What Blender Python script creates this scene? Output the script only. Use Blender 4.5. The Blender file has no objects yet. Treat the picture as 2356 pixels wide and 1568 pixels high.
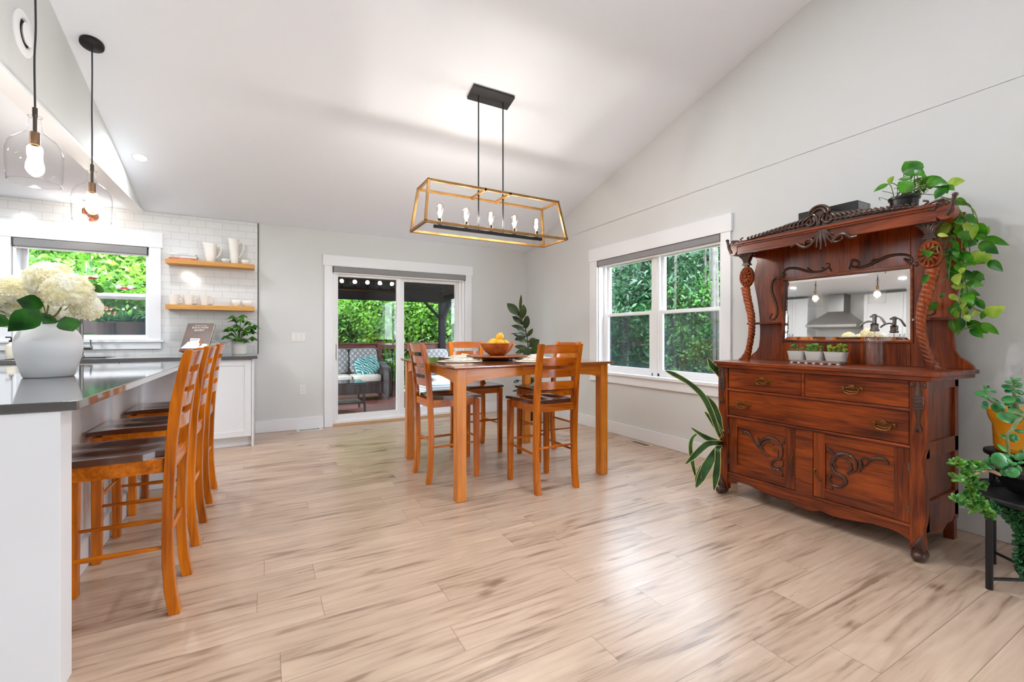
import bpy, math, random
from mathutils import Vector, Matrix, noise
random.seed(11)
sc = bpy.context.scene
COL = sc.collection
PI = math.pi

# ------------------------------------------------------------------ camera
F_PX, YAW, Y_HOR, CAM_H = 1023.155, 0.50725, 772.284, 1.12
cd = bpy.data.cameras.new('camera')
cam = bpy.data.objects.new('camera', cd)
COL.objects.link(cam)
cam.location = (0, 0, CAM_H)
cam.rotation_euler = (PI/2, 0, -YAW)
cd.sensor_width = 36.0
cd.lens = F_PX / 2356.0 * 36.0
cd.shift_y = (Y_HOR - 784.0) / 2356.0
cd.clip_start = 0.02
cd.clip_end = 300
sc.camera = cam

# ------------------------------------------------------------------ world, sun, exposure
SKY = 11.0
SUN = 6.5
w = bpy.data.worlds.new('sky')
sc.world = w
w.use_nodes = True
nt = w.node_tree
bg = nt.nodes['Background']
tc = nt.nodes.new('ShaderNodeTexCoord')
sep = nt.nodes.new('ShaderNodeSeparateXYZ')
rp = nt.nodes.new('ShaderNodeValToRGB')
rp.color_ramp.elements[0].position = 0.0
rp.color_ramp.elements[0].color = (0.80, 0.90, 1.0, 1)
rp.color_ramp.elements[1].position = 0.7
rp.color_ramp.elements[1].color = (0.66, 0.82, 1.0, 1)
nt.links.new(tc.outputs['Generated'], sep.inputs[0])
nt.links.new(sep.outputs['Z'], rp.inputs[0])
nt.links.new(rp.outputs[0], bg.inputs['Color'])
bg.inputs['Strength'].default_value = SKY

sl = bpy.data.lights.new('sun', 'SUN')
sl.energy = SUN
sl.angle = math.radians(4)
sl.color = (1.0, 0.96, 0.88)
so = bpy.data.objects.new('sun', sl)
COL.objects.link(so)
so.rotation_euler = Vector((0.42, 0.60, -1.25)).to_track_quat('-Z', 'Y').to_euler()

vs = sc.view_settings
vs.view_transform = 'Standard'
vs.look = 'None'
vs.gamma = 1
vs.use_curve_mapping = False
vs.exposure = 0.84
cy = sc.cycles
cy.max_bounces = 8
cy.diffuse_bounces = 5
cy.glossy_bounces = 4
cy.transmission_bounces = 6
cy.transparent_max_bounces = 24
cy.caustics_reflective = False
cy.caustics_refractive = False
cy.use_denoising = True
cy.sample_clamp_indirect = 6.0


def area_light(name, loc, size, power, color=(1, 1, 1), direction=(0, 0, -1), size_y=None, portal=False, parent=None, disk=False):
    d = bpy.data.lights.new(name, 'AREA')
    d.energy = power
    d.color = color
    d.size = size
    if disk:
        d.shape = 'DISK'
    elif size_y:
        d.shape = 'RECTANGLE'
        d.size_y = size_y
    o = bpy.data.objects.new(name, d)
    COL.objects.link(o)
    o.location = loc
    o.rotation_euler = Vector(direction).to_track_quat('-Z', 'Y').to_euler()
    if portal:
        d.cycles.is_portal = True
    if parent:
        o.parent = parent
    return o

# daylight portals in the openings (they only guide the sky light, they add none)
RW, BK, KL = 3.52, 5.893, -3.85      # right wall X, back wall Y, kitchen end wall X
FR = -7.5                            # wall behind the camera, Y
FRONT_WIN = []
ADDED_SIDE_WIN = [(-3.9, -0.9)]  # unseen right wall window behind the camera, added for its daylight
for i, (a, b) in enumerate(FRONT_WIN):
    area_light('daylight_portal', ((a+b)/2, FR-0.12, 1.35), b-a, 1, direction=(0, 1, 0), size_y=2.3, portal=True)
for a, c in ADDED_SIDE_WIN:
    area_light('daylight_portal', (RW+0.2, (a+c)/2, 1.25), c-a, 1, direction=(-1, 0, 0), size_y=2.2, portal=True)
area_light('daylight_portal', (1.6, BK+0.25, 1.0), 1.8, 1, direction=(0, -1, 0), size_y=2.0, portal=True)
area_light('daylight_portal', (RW+0.25, 3.33, 1.35), 1.35, 1, direction=(-1, 0, 0), size_y=1.7, portal=True)
area_light('daylight_portal', (-1.5, BK+0.25, 1.55), 1.0, 1, direction=(0, -1, 0), size_y=1.0, portal=True)

# ------------------------------------------------------------------ materials
def lin(c):
    if max(c) > 1.0:
        c = [v/255.0 for v in c]
    return tuple([(v/12.92 if v <= 0.04045 else ((v+0.055)/1.055)**2.4) for v in c]) + (1,)

MATS = {}


def newmat(name):
    m = bpy.data.materials.new(name)
    m.use_nodes = True
    return m, m.node_tree, m.node_tree.nodes['Principled BSDF']


def plain(name, col, rough=0.5, metal=0.0, coat=0.0, spec=0.5, var=0.0, vscale=6.0, bump=0.0, bscale=60.0, sheen=0.0, trans=0.0, sss=0.0):
    if name in MATS:
        return MATS[name]
    m, nt, p = newmat(name)
    c = lin(col)
    p.inputs['Base Color'].default_value = c
    p.inputs['Roughness'].default_value = rough
    p.inputs['Metallic'].default_value = metal
    p.inputs['Coat Weight'].default_value = coat
    p.inputs['Coat Roughness'].default_value = 0.05
    p.inputs['Specular IOR Level'].default_value = spec
    p.inputs['Sheen Weight'].default_value = sheen
    if var > 0 or bump > 0:
        t = nt.nodes.new('ShaderNodeTexCoord')
        n = nt.nodes.new('ShaderNodeTexNoise')
        n.inputs['Scale'].default_value = vscale
        n.inputs['Detail'].default_value = 4
        nt.links.new(t.outputs['Object'], n.inputs['Vector'])
        r = nt.nodes.new('ShaderNodeValToRGB')
        r.color_ramp.elements[0].position = 0.3
        r.color_ramp.elements[1].position = 0.7
        r.color_ramp.elements[0].color = tuple(max(0, v*(1-var)) for v in c[:3]) + (1,)
        r.color_ramp.elements[1].color = tuple(min(1, v*(1+var)) for v in c[:3]) + (1,)
        nt.links.new(n.outputs['Fac'], r.inputs[0])
        nt.links.new(r.outputs[0], p.inputs['Base Color'])
        if bump > 0:
            n2 = nt.nodes.new('ShaderNodeTexNoise')
            n2.inputs['Scale'].default_value = bscale
            nt.links.new(t.outputs['Object'], n2.inputs['Vector'])
            b = nt.nodes.new('ShaderNodeBump')
            b.inputs['Strength'].default_value = bump
            b.inputs['Distance'].default_value = 0.004
            nt.links.new(n2.outputs['Fac'], b.inputs['Height'])
            nt.links.new(b.outputs[0], p.inputs['Normal'])
    MATS[name] = m
    return m


def wood(name, dark, light, axis='x', rough=0.3, coat=0.3, fine=1.0, contrast=0.35, low=0.3, blotch=0.35, deep=None):
    """procedural timber: fine streaks along one axis over broad tonal figure"""
    key = name + '_' + axis
    if key in MATS:
        return MATS[key]
    m, nt, p = newmat(key)
    L, N = nt.links, nt.nodes
    t = N.new('ShaderNodeTexCoord')
    oi = N.new('ShaderNodeObjectInfo')
    mp = N.new('ShaderNodeMapping')
    k = {'x': (0.9, 16, 16), 'y': (16, 0.9, 16), 'z': (16, 16, 0.9)}[axis]
    mp.inputs['Scale'].default_value = [v*fine for v in k]
    addv = N.new('ShaderNodeVectorMath')
    addv.operation = 'ADD'
    cr = N.new('ShaderNodeCombineXYZ')
    mu = N.new('ShaderNodeMath')
    mu.operation = 'MULTIPLY'
    mu.inputs[1].default_value = 7.0
    L.new(oi.outputs['Random'], mu.inputs[0])
    for i in range(3):
        L.new(mu.outputs[0], cr.inputs[i])
    L.new(t.outputs['Object'], addv.inputs[0])
    L.new(cr.outputs[0], addv.inputs[1])
    L.new(addv.outputs[0], mp.inputs[0])
    n1 = N.new('ShaderNodeTexNoise')
    n1.inputs['Scale'].default_value = 3.0
    n1.inputs['Detail'].default_value = 6
    n1.inputs['Distortion'].default_value = 1.2
    L.new(mp.outputs[0], n1.inputs['Vector'])
    mp2 = N.new('ShaderNodeMapping')
    k2 = {'x': (0.6, 3, 3), 'y': (3, 0.6, 3), 'z': (3, 3, 0.6)}[axis]
    mp2.inputs['Scale'].default_value = k2
    L.new(addv.outputs[0], mp2.inputs[0])
    n2 = N.new('ShaderNodeTexNoise')
    n2.inputs['Scale'].default_value = 2.6
    n2.inputs['Detail'].default_value = 3
    n2.inputs['Distortion'].default_value = 0.8
    L.new(mp2.outputs[0], n2.inputs['Vector'])
    mix = N.new('ShaderNodeMath')
    mix.operation = 'MULTIPLY_ADD'
    L.new(n1.outputs['Fac'], mix.inputs[0])
    mix.inputs[1].default_value = 1.0 - blotch
    sc2 = N.new('ShaderNodeMath')
    sc2.operation = 'MULTIPLY'
    sc2.inputs[1].default_value = blotch
    L.new(n2.outputs['Fac'], sc2.inputs[0])
    L.new(sc2.outputs[0], mix.inputs[2])
    r = N.new('ShaderNodeValToRGB')
    e = r.color_ramp.elements
    e[0].position = low
    e[0].color = lin(dark)
    e[1].position = min(0.95, low+contrast)
    e[1].color = lin(light)
    if deep:
        d = e.new(max(0.01, low-0.09))
        d.color = lin(deep)
    L.new(mix.outputs[0], r.inputs[0])
    L.new(r.outputs[0], p.inputs['Base Color'])
    p.inputs['Roughness'].default_value = rough
    p.inputs['Coat Weight'].default_value = coat
    p.inputs['Coat Roughness'].default_value = 0.12
    p.inputs['Specular IOR Level'].default_value = 0.5 if coat >= 0.35 else 0.3
    b = N.new('ShaderNodeBump')
    b.inputs['Strength'].default_value = 0.06
    b.inputs['Distance'].default_value = 0.002
    L.new(n1.outputs['Fac'], b.inputs['Height'])
    L.new(b.outputs[0], p.inputs['Normal'])
    MATS[key] = m
    return m


def thin_glass(name, tint=(1, 1, 1), ior=1.45, rough=0.0, edge=None):
    if name in MATS:
        return MATS[name]
    m = bpy.data.materials.new(name)
    m.use_nodes = True
    nt = m.node_tree
    nt.nodes.clear()
    N, L = nt.nodes, nt.links
    o = N.new('ShaderNodeOutputMaterial')
    # Schlick reflectance from the angle alone, the same on both faces of the pane
    f0 = ((ior-1)/(ior+1))**2
    lf_ = N.new('ShaderNodeLayerWeight')
    lf_.inputs['Blend'].default_value = 0.5
    pw_ = N.new('ShaderNodeMath')
    pw_.operation = 'POWER'
    pw_.inputs[1].default_value = 5.0
    L.new(lf_.outputs['Facing'], pw_.inputs[0])
    fr = N.new('ShaderNodeMath')
    fr.operation = 'MULTIPLY_ADD'
    fr.inputs[1].default_value = 1-f0
    fr.inputs[2].default_value = f0
    L.new(pw_.outputs[0], fr.inputs[0])
    tr = N.new('ShaderNodeBsdfTransparent')
    tr.inputs[0].default_value = tuple(tint) + (1,)
    if edge:
        lw = N.new('ShaderNodeLayerWeight')
        lw.inputs['Blend'].default_value = 0.25
        rr = N.new('ShaderNodeValToRGB')
        rr.color_ramp.elements[0].color = tuple(tint) + (1,)
        rr.color_ramp.elements[0].position = 0.3
        rr.color_ramp.elements[1].color = tuple(edge) + (1,)
        L.new(lw.outputs['Facing'], rr.inputs[0])
        L.new(rr.outputs[0], tr.inputs[0])
    gl = N.new('ShaderNodeBsdfGlossy')
    gl.inputs['Roughness'].default_value = rough
    mx = N.new('ShaderNodeMixShader')
    L.new(fr.outputs[0], mx.inputs[0])
    L.new(tr.outputs[0], mx.inputs[1])
    L.new(gl.outputs[0], mx.inputs[2])
    L.new(mx.outputs[0], o.inputs[0])
    MATS[name] = m
    return m


def glow(name, col, strength):
    if name in MATS:
        return MATS[name]
    m, nt, p = newmat(name)
    p.inputs['Base Color'].default_value = lin(col)
    p.inputs['Emission Color'].default_value = lin(col)
    p.inputs['Emission Strength'].default_value = strength
    MATS[name] = m
    return m


def leafmat(name, dark, light, rough=0.35, transl=0.35, scale=8.0, back=None):
    if name in MATS:
        return MATS[name]
    m = bpy.data.materials.new(name)
    m.use_nodes = True
    nt = m.node_tree
    N, L = nt.nodes, nt.links
    p = N['Principled BSDF']
    o = N['Material Output']
    t = N.new('ShaderNodeTexCoord')
    n = N.new('ShaderNodeTexNoise')
    n.inputs['Scale'].default_value = scale
    n.inputs['Detail'].default_value = 2
    L.new(t.outputs['Object'], n.inputs['Vector'])
    r = N.new('ShaderNodeValToRGB')
    r.color_ramp.elements[0].position = 0.36
    r.color_ramp.elements[0].color = lin(dark)
    r.color_ramp.elements[1].position = 0.64
    r.color_ramp.elements[1].color = lin(light)
    L.new(n.outputs['Fac'], r.inputs[0])
    L.new(r.outputs[0], p.inputs['Base Color'])
    p.inputs['Roughness'].default_value = rough
    tr = N.new('ShaderNodeBsdfTranslucent')
    L.new(r.outputs[0], tr.inputs['Color'])
    mx = N.new('ShaderNodeMixShader')
    mx.inputs[0].default_value = transl
    L.new(p.outputs[0], mx.inputs[1])
    L.new(tr.outputs[0], mx.inputs[2])
    L.new(mx.outputs[0], o.inputs[0])
    MATS[name] = m
    return m


def floor_mat():
    m, nt, p = newmat('laminate_planks')
    N, L = nt.nodes, nt.links

    def math_(op, a=None, b=None, av=None, bv=None, c=None, cv=None):
        n = N.new('ShaderNodeMath')
        n.operation = op
        for i, (s, v) in enumerate(((a, av), (b, bv), (c, cv))):
            if s is not None:
                L.new(s, n.inputs[i])
            elif v is not None:
                n.inputs[i].default_value = v
        return n.outputs[0]
    t = N.new('ShaderNodeTexCoord')
    s = N.new('ShaderNodeSeparateXYZ')
    L.new(t.outputs['Object'], s.inputs[0])
    X, Y = s.outputs['X'], s.outputs['Y']
    PW, PL = 0.1537, 1.2
    ry = math_('DIVIDE', math_('ADD', Y, bv=-0.848+10*PW), bv=PW)
    row = math_('FLOOR', ry)
    fy = math_('SUBTRACT', ry, row)
    wn = N.new('ShaderNodeTexWhiteNoise')
    wn.noise_dimensions = '1D'
    L.new(row, wn.inputs['W'])
    rx = math_('DIVIDE', math_('ADD', X, math_('MULTIPLY', wn.outputs['Value'], bv=PL)), bv=PL)
    col = math_('FLOOR', rx)
    fx = math_('SUBTRACT', rx, col)
    cid = N.new('ShaderNodeCombineXYZ')
    L.new(row, cid.inputs[0])
    L.new(col, cid.inputs[1])
    wid = N.new('ShaderNodeTexWhiteNoise')
    wid.noise_dimensions = '3D'
    L.new(cid.outputs[0], wid.inputs['Vector'])
    pid = wid.outputs['Value']
    # local plank vector
    v = N.new('ShaderNodeCombineXYZ')
    L.new(math_('ADD', X, math_('MULTIPLY', pid, bv=37.0)), v.inputs[0])
    L.new(math_('ADD', Y, math_('MULTIPLY', pid, bv=11.0)), v.inputs[1])
    L.new(math_('MULTIPLY', pid, bv=5.0), v.inputs[2])

    def mp(scale):
        q = N.new('ShaderNodeMapping')
        q.inputs['Scale'].default_value = scale
        L.new(v.outputs[0], q.inputs[0])
        return q.outputs[0]

    def nz(vec, scale, det=4, dist=0.0, rough=0.5):
        q = N.new('ShaderNodeTexNoise')
        q.inputs['Scale'].default_value = scale
        q.inputs['Detail'].default_value = det
        q.inputs['Distortion'].default_value = dist
        q.inputs['Roughness'].default_value = rough
        L.new(vec, q.inputs['Vector'])
        return q.outputs['Fac']
    broad = nz(mp((0.8, 4.5, 1)), 2.2, 3, 1.3)
    streak = nz(mp((1.0, 16, 1)), 3.0, 5, 1.0, 0.6)
    fine = nz(mp((3, 60, 1)), 4.0, 3, 0.4)
    # knots
    vo = N.new('ShaderNodeTexVoronoi')
    vo.feature = 'F1'
    vo.inputs['Scale'].default_value = 1.0
    vo.inputs['Randomness'].default_value = 1.0
    warp = N.new('ShaderNodeVectorMath')
    warp.operation = 'MULTIPLY_ADD'
    nv = N.new('ShaderNodeTexNoise')
    nv.inputs['Scale'].default_value = 9.0
    L.new(v.outputs[0], nv.inputs['Vector'])
    L.new(nv.outputs['Color'], warp.inputs[0])
    warp.inputs[1].default_value = (0.16, 0.22, 0)
    L.new(mp((2.0, 4.4, 1)), warp.inputs[2])
    L.new(warp.outputs[0], vo.inputs['Vector'])
    kn = N.new('ShaderNodeMapRange')
    kn.inputs['From Min'].default_value = 0.03
    kn.inputs['From Max'].default_value = 0.20
    kn.inputs['To Min'].default_value = 1.0
    kn.inputs['To Max'].default_value = 0.0
    L.new(vo.outputs['Distance'], kn.inputs['Value'])
    kn_on = math_('GREATER_THAN', vo.outputs['Color'], bv=0.42)
    knot = math_('MULTIPLY', math_('POWER', kn.outputs[0], bv=1.6), kn_on)
    # rings round the figure
    ring = N.new('ShaderNodeTexWave')
    ring.wave_type = 'RINGS'
    ring.inputs['Scale'].default_value = 2.2
    ring.inputs['Distortion'].default_value = 14.0
    ring.inputs['Detail'].default_value = 3
    ring.inputs['Detail Scale'].default_value = 0.8
    L.new(mp((0.7, 4.0, 1)), ring.inputs['Vector'])
    tone = math_('MULTIPLY', pid, bv=0.14)
    a = math_('MULTIPLY_ADD', broad, bv=0.62, c=tone)
    a = math_('MULTIPLY_ADD', streak, a and None, bv=0.34, c=a)
    a = math_('MULTIPLY_ADD', fine, bv=0.10, c=a)
    a = math_('MULTIPLY_ADD', ring.outputs['Fac'], bv=0.07, c=a)
    a = math_('SUBTRACT', a, math_('MULTIPLY', knot, bv=0.50))
    # broad darker heartwood bands inside some planks
    band = N.new('ShaderNodeMapRange')
    band.inputs['From Min'].default_value = 0.56
    band.inputs['From Max'].default_value = 0.72
    L.new(nz(mp((0.45, 5.5, 1)), 1.6, 2, 2.2), band.inputs['Value'])
    a = math_('SUBTRACT', a, math_('MULTIPLY', band.outputs[0], bv=0.20))
    r = N.new('ShaderNodeValToRGB')
    e = r.color_ramp.elements
    e[0].position = 0.12
    e[0].color = lin((92, 68, 52))
    e[1].position = 0.86
    e[1].color = lin((212, 185, 160))
    k = e.new(0.40)
    k.color = lin((146, 118, 96))
    k = e.new(0.56)
    k.color = lin((188, 160, 137))
    L.new(a, r.inputs[0])
    # seams
    gy = math_('MINIMUM', fy, math_('SUBTRACT', av=1.0, b=fy))
    gx = math_('MINIMUM', fx, math_('SUBTRACT', av=1.0, b=fx))
    sy = math_('LESS_THAN', gy, bv=0.0085)
    sx = math_('LESS_THAN', gx, bv=0.0012)
    seam = math_('MAXIMUM', sy, sx)
    mx = N.new('ShaderNodeMix')
    mx.data_type = 'RGBA'
    L.new(math_('MULTIPLY', seam, bv=0.55), mx.inputs['Factor'])
    L.new(r.outputs[0], mx.inputs['A'])
    mx.inputs['B'].default_value = lin((96, 76, 60))
    L.new(mx.outputs['Result'], p.inputs['Base Color'])
    p.inputs['Roughness'].default_value = 0.34
    rr = math_('MULTIPLY_ADD', streak, bv=0.16, cv=0.22)
    L.new(rr, p.inputs['Roughness'])
    p.inputs['Specular IOR Level'].default_value = 0.8
    b = N.new('ShaderNodeBump')
    b.inputs['Strength'].default_value = 0.10
    b.inputs['Distance'].default_value = 0.002
    hh = math_('SUBTRACT', math_('MULTIPLY_ADD', fine, bv=0.5, c=ring.outputs['Fac']), math_('MULTIPLY', seam, bv=2.0))
    L.new(hh, b.inputs['Height'])
    L.new(b.outputs[0], p.inputs['Normal'])
    return m


def tile_mat():
    m, nt, p = newmat('white_subway_tile')
    N, L = nt.nodes, nt.links
    t = N.new('ShaderNodeTexCoord')
    s = N.new('ShaderNodeSeparateXYZ')
    L.new(t.outputs['Object'], s.inputs[0])
    c = N.new('ShaderNodeCombineXYZ')
    ax = N.new('ShaderNodeMath')
    ax.operation = 'ADD'
    ax.inputs[1].default_value = 0.945 + 0.152*40
    L.new(s.outputs['X'], ax.inputs[0])
    az = N.new('ShaderNodeMath')
    az.operation = 'ADD'
    az.inputs[1].default_value = -1.690 + 0.0765*40
    L.new(s.outputs['Z'], az.inputs[0])
    L.new(ax.outputs[0], c.inputs[0])
    L.new(az.outputs[0], c.inputs[1])
    br = N.new('ShaderNodeTexBrick')
    br.offset = 0.5
    br.inputs['Scale'].default_value = 1.0
    br.inputs['Brick Width'].default_value = 0.152
    br.inputs['Row Height'].default_value = 0.0765
    br.inputs['Mortar Size'].default_value = 0.0011
    br.inputs['Mortar Smooth'].default_value = 0.1
    br.inputs['Color1'].default_value = lin((226, 226, 224))
    br.inputs['Color2'].default_value = lin((222, 222, 221))
    br.inputs['Mortar'].default_value = lin((170, 169, 168))
    L.new(c.outputs[0], br.inputs['Vector'])
    L.new(br.outputs['Color'], p.inputs['Base Color'])
    p.inputs['Roughness'].default_value = 0.12
    b = N.new('ShaderNodeBump')
    b.invert = True
    b.inputs['Strength'].default_value = 0.35
    b.inputs['Distance'].default_value = 0.0015
    L.new(br.outputs['Fac'], b.inputs['Height'])
    n = N.new('ShaderNodeTexNoise')
    n.inputs['Scale'].default_value = 9
    L.new(t.outputs['Object'], n.inputs['Vector'])
    b2 = N.new('ShaderNodeBump')
    b2.inputs['Strength'].default_value = 0.12
    b2.inputs['Distance'].default_value = 0.003
    L.new(n.outputs['Fac'], b2.inputs['Height'])
    L.new(b.outputs[0], b2.inputs['Normal'])
    L.new(b2.outputs[0], p.inputs['Normal'])
    return m

WALL = plain('greige_paint', (214, 215, 213), 0.75, bump=0.05, bscale=220, var=0.004)
CEIL = plain('ceiling_paint', (238, 243, 250), 0.8)
TRIM = plain('white_trim_paint', (233, 234, 236), 0.38)
CAB = plain('white_cabinet_paint', (226, 227, 229), 0.35)
VINYL = plain('white_vinyl', (238, 238, 238), 0.3)
BLACKM = plain('matte_black_metal', (18, 18, 19), 0.4, metal=0.3)
BLACKP = plain('black_plastic', (14, 14, 15), 0.35)
CERAM = plain('white_ceramic', (238, 234, 227), 0.22, coat=0.2)
STEEL = plain('brushed_steel', (150, 150, 152), 0.28, metal=1.0)
STEELD = plain('brushed_nickel', (120, 118, 114), 0.32, metal=1.0)
BRASS = plain('aged_brass', (122, 88, 44), 0.35, metal=1.0, var=0.25, vscale=40)
GRAYQ = plain('grey_quartz', (82, 82, 82), 0.08, coat=1.0, var=0.03, vscale=60)
SHADEF = plain('grey_shade_fabric', (140, 139, 140), 0.8, bump=0.1, bscale=400)
GLASS = thin_glass('window_glass')
CLEAR = thin_glass('clear_shade_glass', (0.99, 0.99, 0.99), 1.36, edge=(0.86, 0.86, 0.87))
BULBG = thin_glass('bulb_glass', (0.99, 0.95, 0.90), 1.45, edge=(0.8, 0.66, 0.5))
FIL = glow('bulb_filament', (255, 234, 200), 40.0)
SOIL = plain('potting_soil', (52, 38, 28), 0.95, var=0.4, vscale=60, bump=0.6, bscale=90)


def chw(ax):
    return wood('honey_chair_wood', (120, 46, 0), (228, 126, 14), ax, 0.25, 0.2, contrast=0.34, low=0.32, blotch=0.65)


def tbw(ax):
    return wood('table_wood', (176, 90, 14), (238, 152, 54), ax, 0.24, 0.2, contrast=0.42, low=0.3, blotch=0.5)


def huw(ax):
    return wood('antique_oak', (84, 30, 7), (162, 72, 18), ax, 0.32, 0.25, fine=1.4, contrast=0.26, low=0.40, blotch=0.55, deep=(34, 13, 6))

HUT_C = plain('dark_carved_wood', (66, 38, 26), 0.32, coat=0.3, var=0.25, vscale=30)
SEATW = wood('dark_seat_wood', (62, 34, 22), (100, 58, 38), 'y', 0.16, 0.8, contrast=0.4, low=0.3, blotch=0.5)
OAKSH = wood('shelf_oak', (190, 132, 66), (220, 164, 92), 'x', 0.45, 0.0, contrast=0.4)

# ------------------------------------------------------------------ mesh builder
class MB:
    def __init__(s):
        s.v = []
        s.f = []
        s.sm = []

    def add(s, vs_, fs_, smooth=False, M=None):
        n = len(s.v)
        for a in vs_:
            a = Vector(a)
            s.v.append(tuple(M @ a) if M is not None else tuple(a))
        for q in fs_:
            s.f.append(tuple(i+n for i in q))
            s.sm.append(smooth)
        return s

    def box(s, x0, x1, y0, y1, z0, z1, M=None):
        x0, x1 = min(x0, x1), max(x0, x1)
        y0, y1 = min(y0, y1), max(y0, y1)
        z0, z1 = min(z0, z1), max(z0, z1)
        return s.add([(x0, y0, z0), (x1, y0, z0), (x1, y1, z0), (x0, y1, z0), (x0, y0, z1), (x1, y0, z1), (x1, y1, z1), (x0, y1, z1)],
                     [(0, 3, 2, 1), (4, 5, 6, 7), (0, 1, 5, 4), (1, 2, 6, 5), (2, 3, 7, 6), (3, 0, 4, 7)], False, M)

    def prism(s, poly, axis, a, b, M=None, smooth=False):
        ar = sum(poly[i][0]*poly[(i+1) % len(poly)][1]-poly[(i+1) % len(poly)][0]*poly[i][1] for i in range(len(poly)))
        if ar < 0:
            poly = poly[::-1]
        a, b = min(a, b), max(a, b)

        def P(p, t):
            return {'x': (t, p[0], p[1]), 'y': (p[0], t, p[1]), 'z': (p[0], p[1], t)}[axis]
        n = len(poly)
        vs_ = [P(p, a) for p in poly] + [P(p, b) for p in poly]
        cap0, cap1 = tuple(range(n))[::-1], tuple(range(n, 2*n))
        side = [(i, (i+1) % n, n+(i+1) % n, n+i) for i in range(n)]
        fs_ = [cap0, cap1] + side
        if axis == 'y':
            fs_ = [q[::-1] for q in fs_]
        k = len(s.f)
        s.add(vs_, fs_, False, M)
        if smooth:
            for i in range(k+2, len(s.f)):
                s.sm[i] = True
        return s

    def tube(s, pts, r, n=8, cap=True, flat=None, closed=False, M=None):
        pts = [Vector(p) for p in pts]
        k = len(pts)
        rs = r if isinstance(r, (list, tuple)) else [r]*k
        vs_, fs_ = [], []
        prev = None
        for i, p in enumerate(pts):
            if closed:
                t = pts[(i+1) % k]-pts[i-1]
            else:
                t = pts[min(i+1, k-1)]-pts[max(i-1, 0)]
            if t.length < 1e-9:
                t = Vector((0, 0, 1))
            t.normalize()
            if prev is None:
                u = t.orthogonal().normalized()
                if flat is not None:
                    fn = Vector(flat[0]).normalized()
                    u = fn.cross(t)
                    u = u.normalized() if u.length > 1e-6 else t.orthogonal().normalized()
            else:
                u = prev-t*prev.dot(t)
                if flat is not None:
                    u2 = Vector(flat[0]).normalized().cross(t)
                    if u2.length > 1e-3:
                        u2.normalize()
                        u = u2 if u2.dot(u) >= 0 else -u2
                u = u.normalized() if u.length > 1e-9 else t.orthogonal().normalized()
            prev = u
            w_ = t.cross(u)
            fl = flat[1] if flat is not None else 1.0
            for j in range(n):
                a = 2*PI*j/n
                vs_.append(p+(u*math.cos(a)+w_*math.sin(a)*fl)*rs[i])
        rng = k if closed else k-1
        for i in range(rng):
            for j in range(n):
                a, b = i*n+j, i*n+(j+1) % n
                c, d = ((i+1) % k)*n+(j+1) % n, ((i+1) % k)*n+j
                fs_.append((a, b, c, d))
        if cap and not closed:
            fs_.append(tuple(range(n))[::-1])
            fs_.append(tuple((k-1)*n+j for j in range(n)))
        s.add(vs_, fs_, True, M)
        if cap and not closed:
            s.sm[-1] = s.sm[-2] = False
        return s

    def lathe(s, c, prof, n=32, M=None, smooth=True, closed=False):
        vs_, fs_ = [], []
        for (r, z) in prof:
            for j in range(n):
                a = 2*PI*j/n
                vs_.append((c[0]+r*math.cos(a), c[1]+r*math.sin(a), c[2]+z))
        m = len(prof)
        for i in range(m-1 if not closed else m):
            for j in range(n):
                i2 = (i+1) % m
                fs_.append((i*n+j, i*n+(j+1) % n, i2*n+(j+1) % n, i2*n+j))
        s.add(vs_, fs_, smooth, M)
        return s

    def disc(s, c, r, n=32, M=None, flip=False):
        vs_ = [(c[0]+r*math.cos(2*PI*j/n), c[1]+r*math.sin(2*PI*j/n), c[2]) for j in range(n)]
        f = tuple(range(n))
        return s.add(vs_, [f[::-1] if flip else f], False, M)

    def cyl(s, c, r, h, n=32, M=None):
        s.lathe(c, [(r, 0), (r, h)], n, M)
        s.disc((c[0], c[1], c[2]+h), r, n, M)
        s.disc(c, r, n, M, True)
        return s

    def ball(s, c, r, nu=16, nv=10, M=None, e=1.0):
        rx, ry, rz = r if isinstance(r, (tuple, list)) else (r, r, r)

        def pw(v):
            return math.copysign(abs(v)**e, v)
        vs_, fs_ = [], []
        for i in range(nv+1):
            ph = -PI/2+PI*i/nv
            for j in range(nu):
                th = 2*PI*j/nu
                vs_.append((c[0]+rx*pw(math.cos(ph))*pw(math.cos(th)), c[1]+ry*pw(math.cos(ph))*pw(math.sin(th)), c[2]+rz*pw(math.sin(ph))))
        for i in range(nv):
            for j in range(nu):
                fs_.append((i*nu+j, i*nu+(j+1) % nu, (i+1)*nu+(j+1) % nu, (i+1)*nu+j))
        s.add(vs_, fs_, True, M)
        return s

    def leaf(s, base, tip, side, W, prof=None, droop=0.0, fold=0.15, nseg=6):
        """a blade from base to tip; side = direction across the blade"""
        base, tip = Vector(base), Vector(tip)
        ax = tip-base
        Ln = ax.length
        if Ln < 1e-6:
            return s
        sd = Vector(side)
        sd = sd-ax*sd.dot(ax)/ax.length_squared
        if sd.length < 1e-6:
            sd = ax.orthogonal()
        sd.normalize()
        nr = sd.cross(ax).normalized()
        prof = prof or [0.0, 0.6, 0.95, 1.0, 0.8, 0.45, 0.0]
        m = len(prof)-1
        vs_ = []
        for i, wv in enumerate(prof):
            t = i/m
            c = base+ax*t+nr*(math.sin(t*PI)*droop*Ln)
            hw = W*0.5*max(wv, 0.02)
            vs_ += [c-sd*hw+nr*fold*hw, c, c+sd*hw+nr*fold*hw]
        fs_ = []
        for i in range(m):
            a = i*3
            fs_ += [(a, a+1, a+4, a+3), (a+1, a+2, a+5, a+4)]
        return s.add(vs_, fs_, True)

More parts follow.
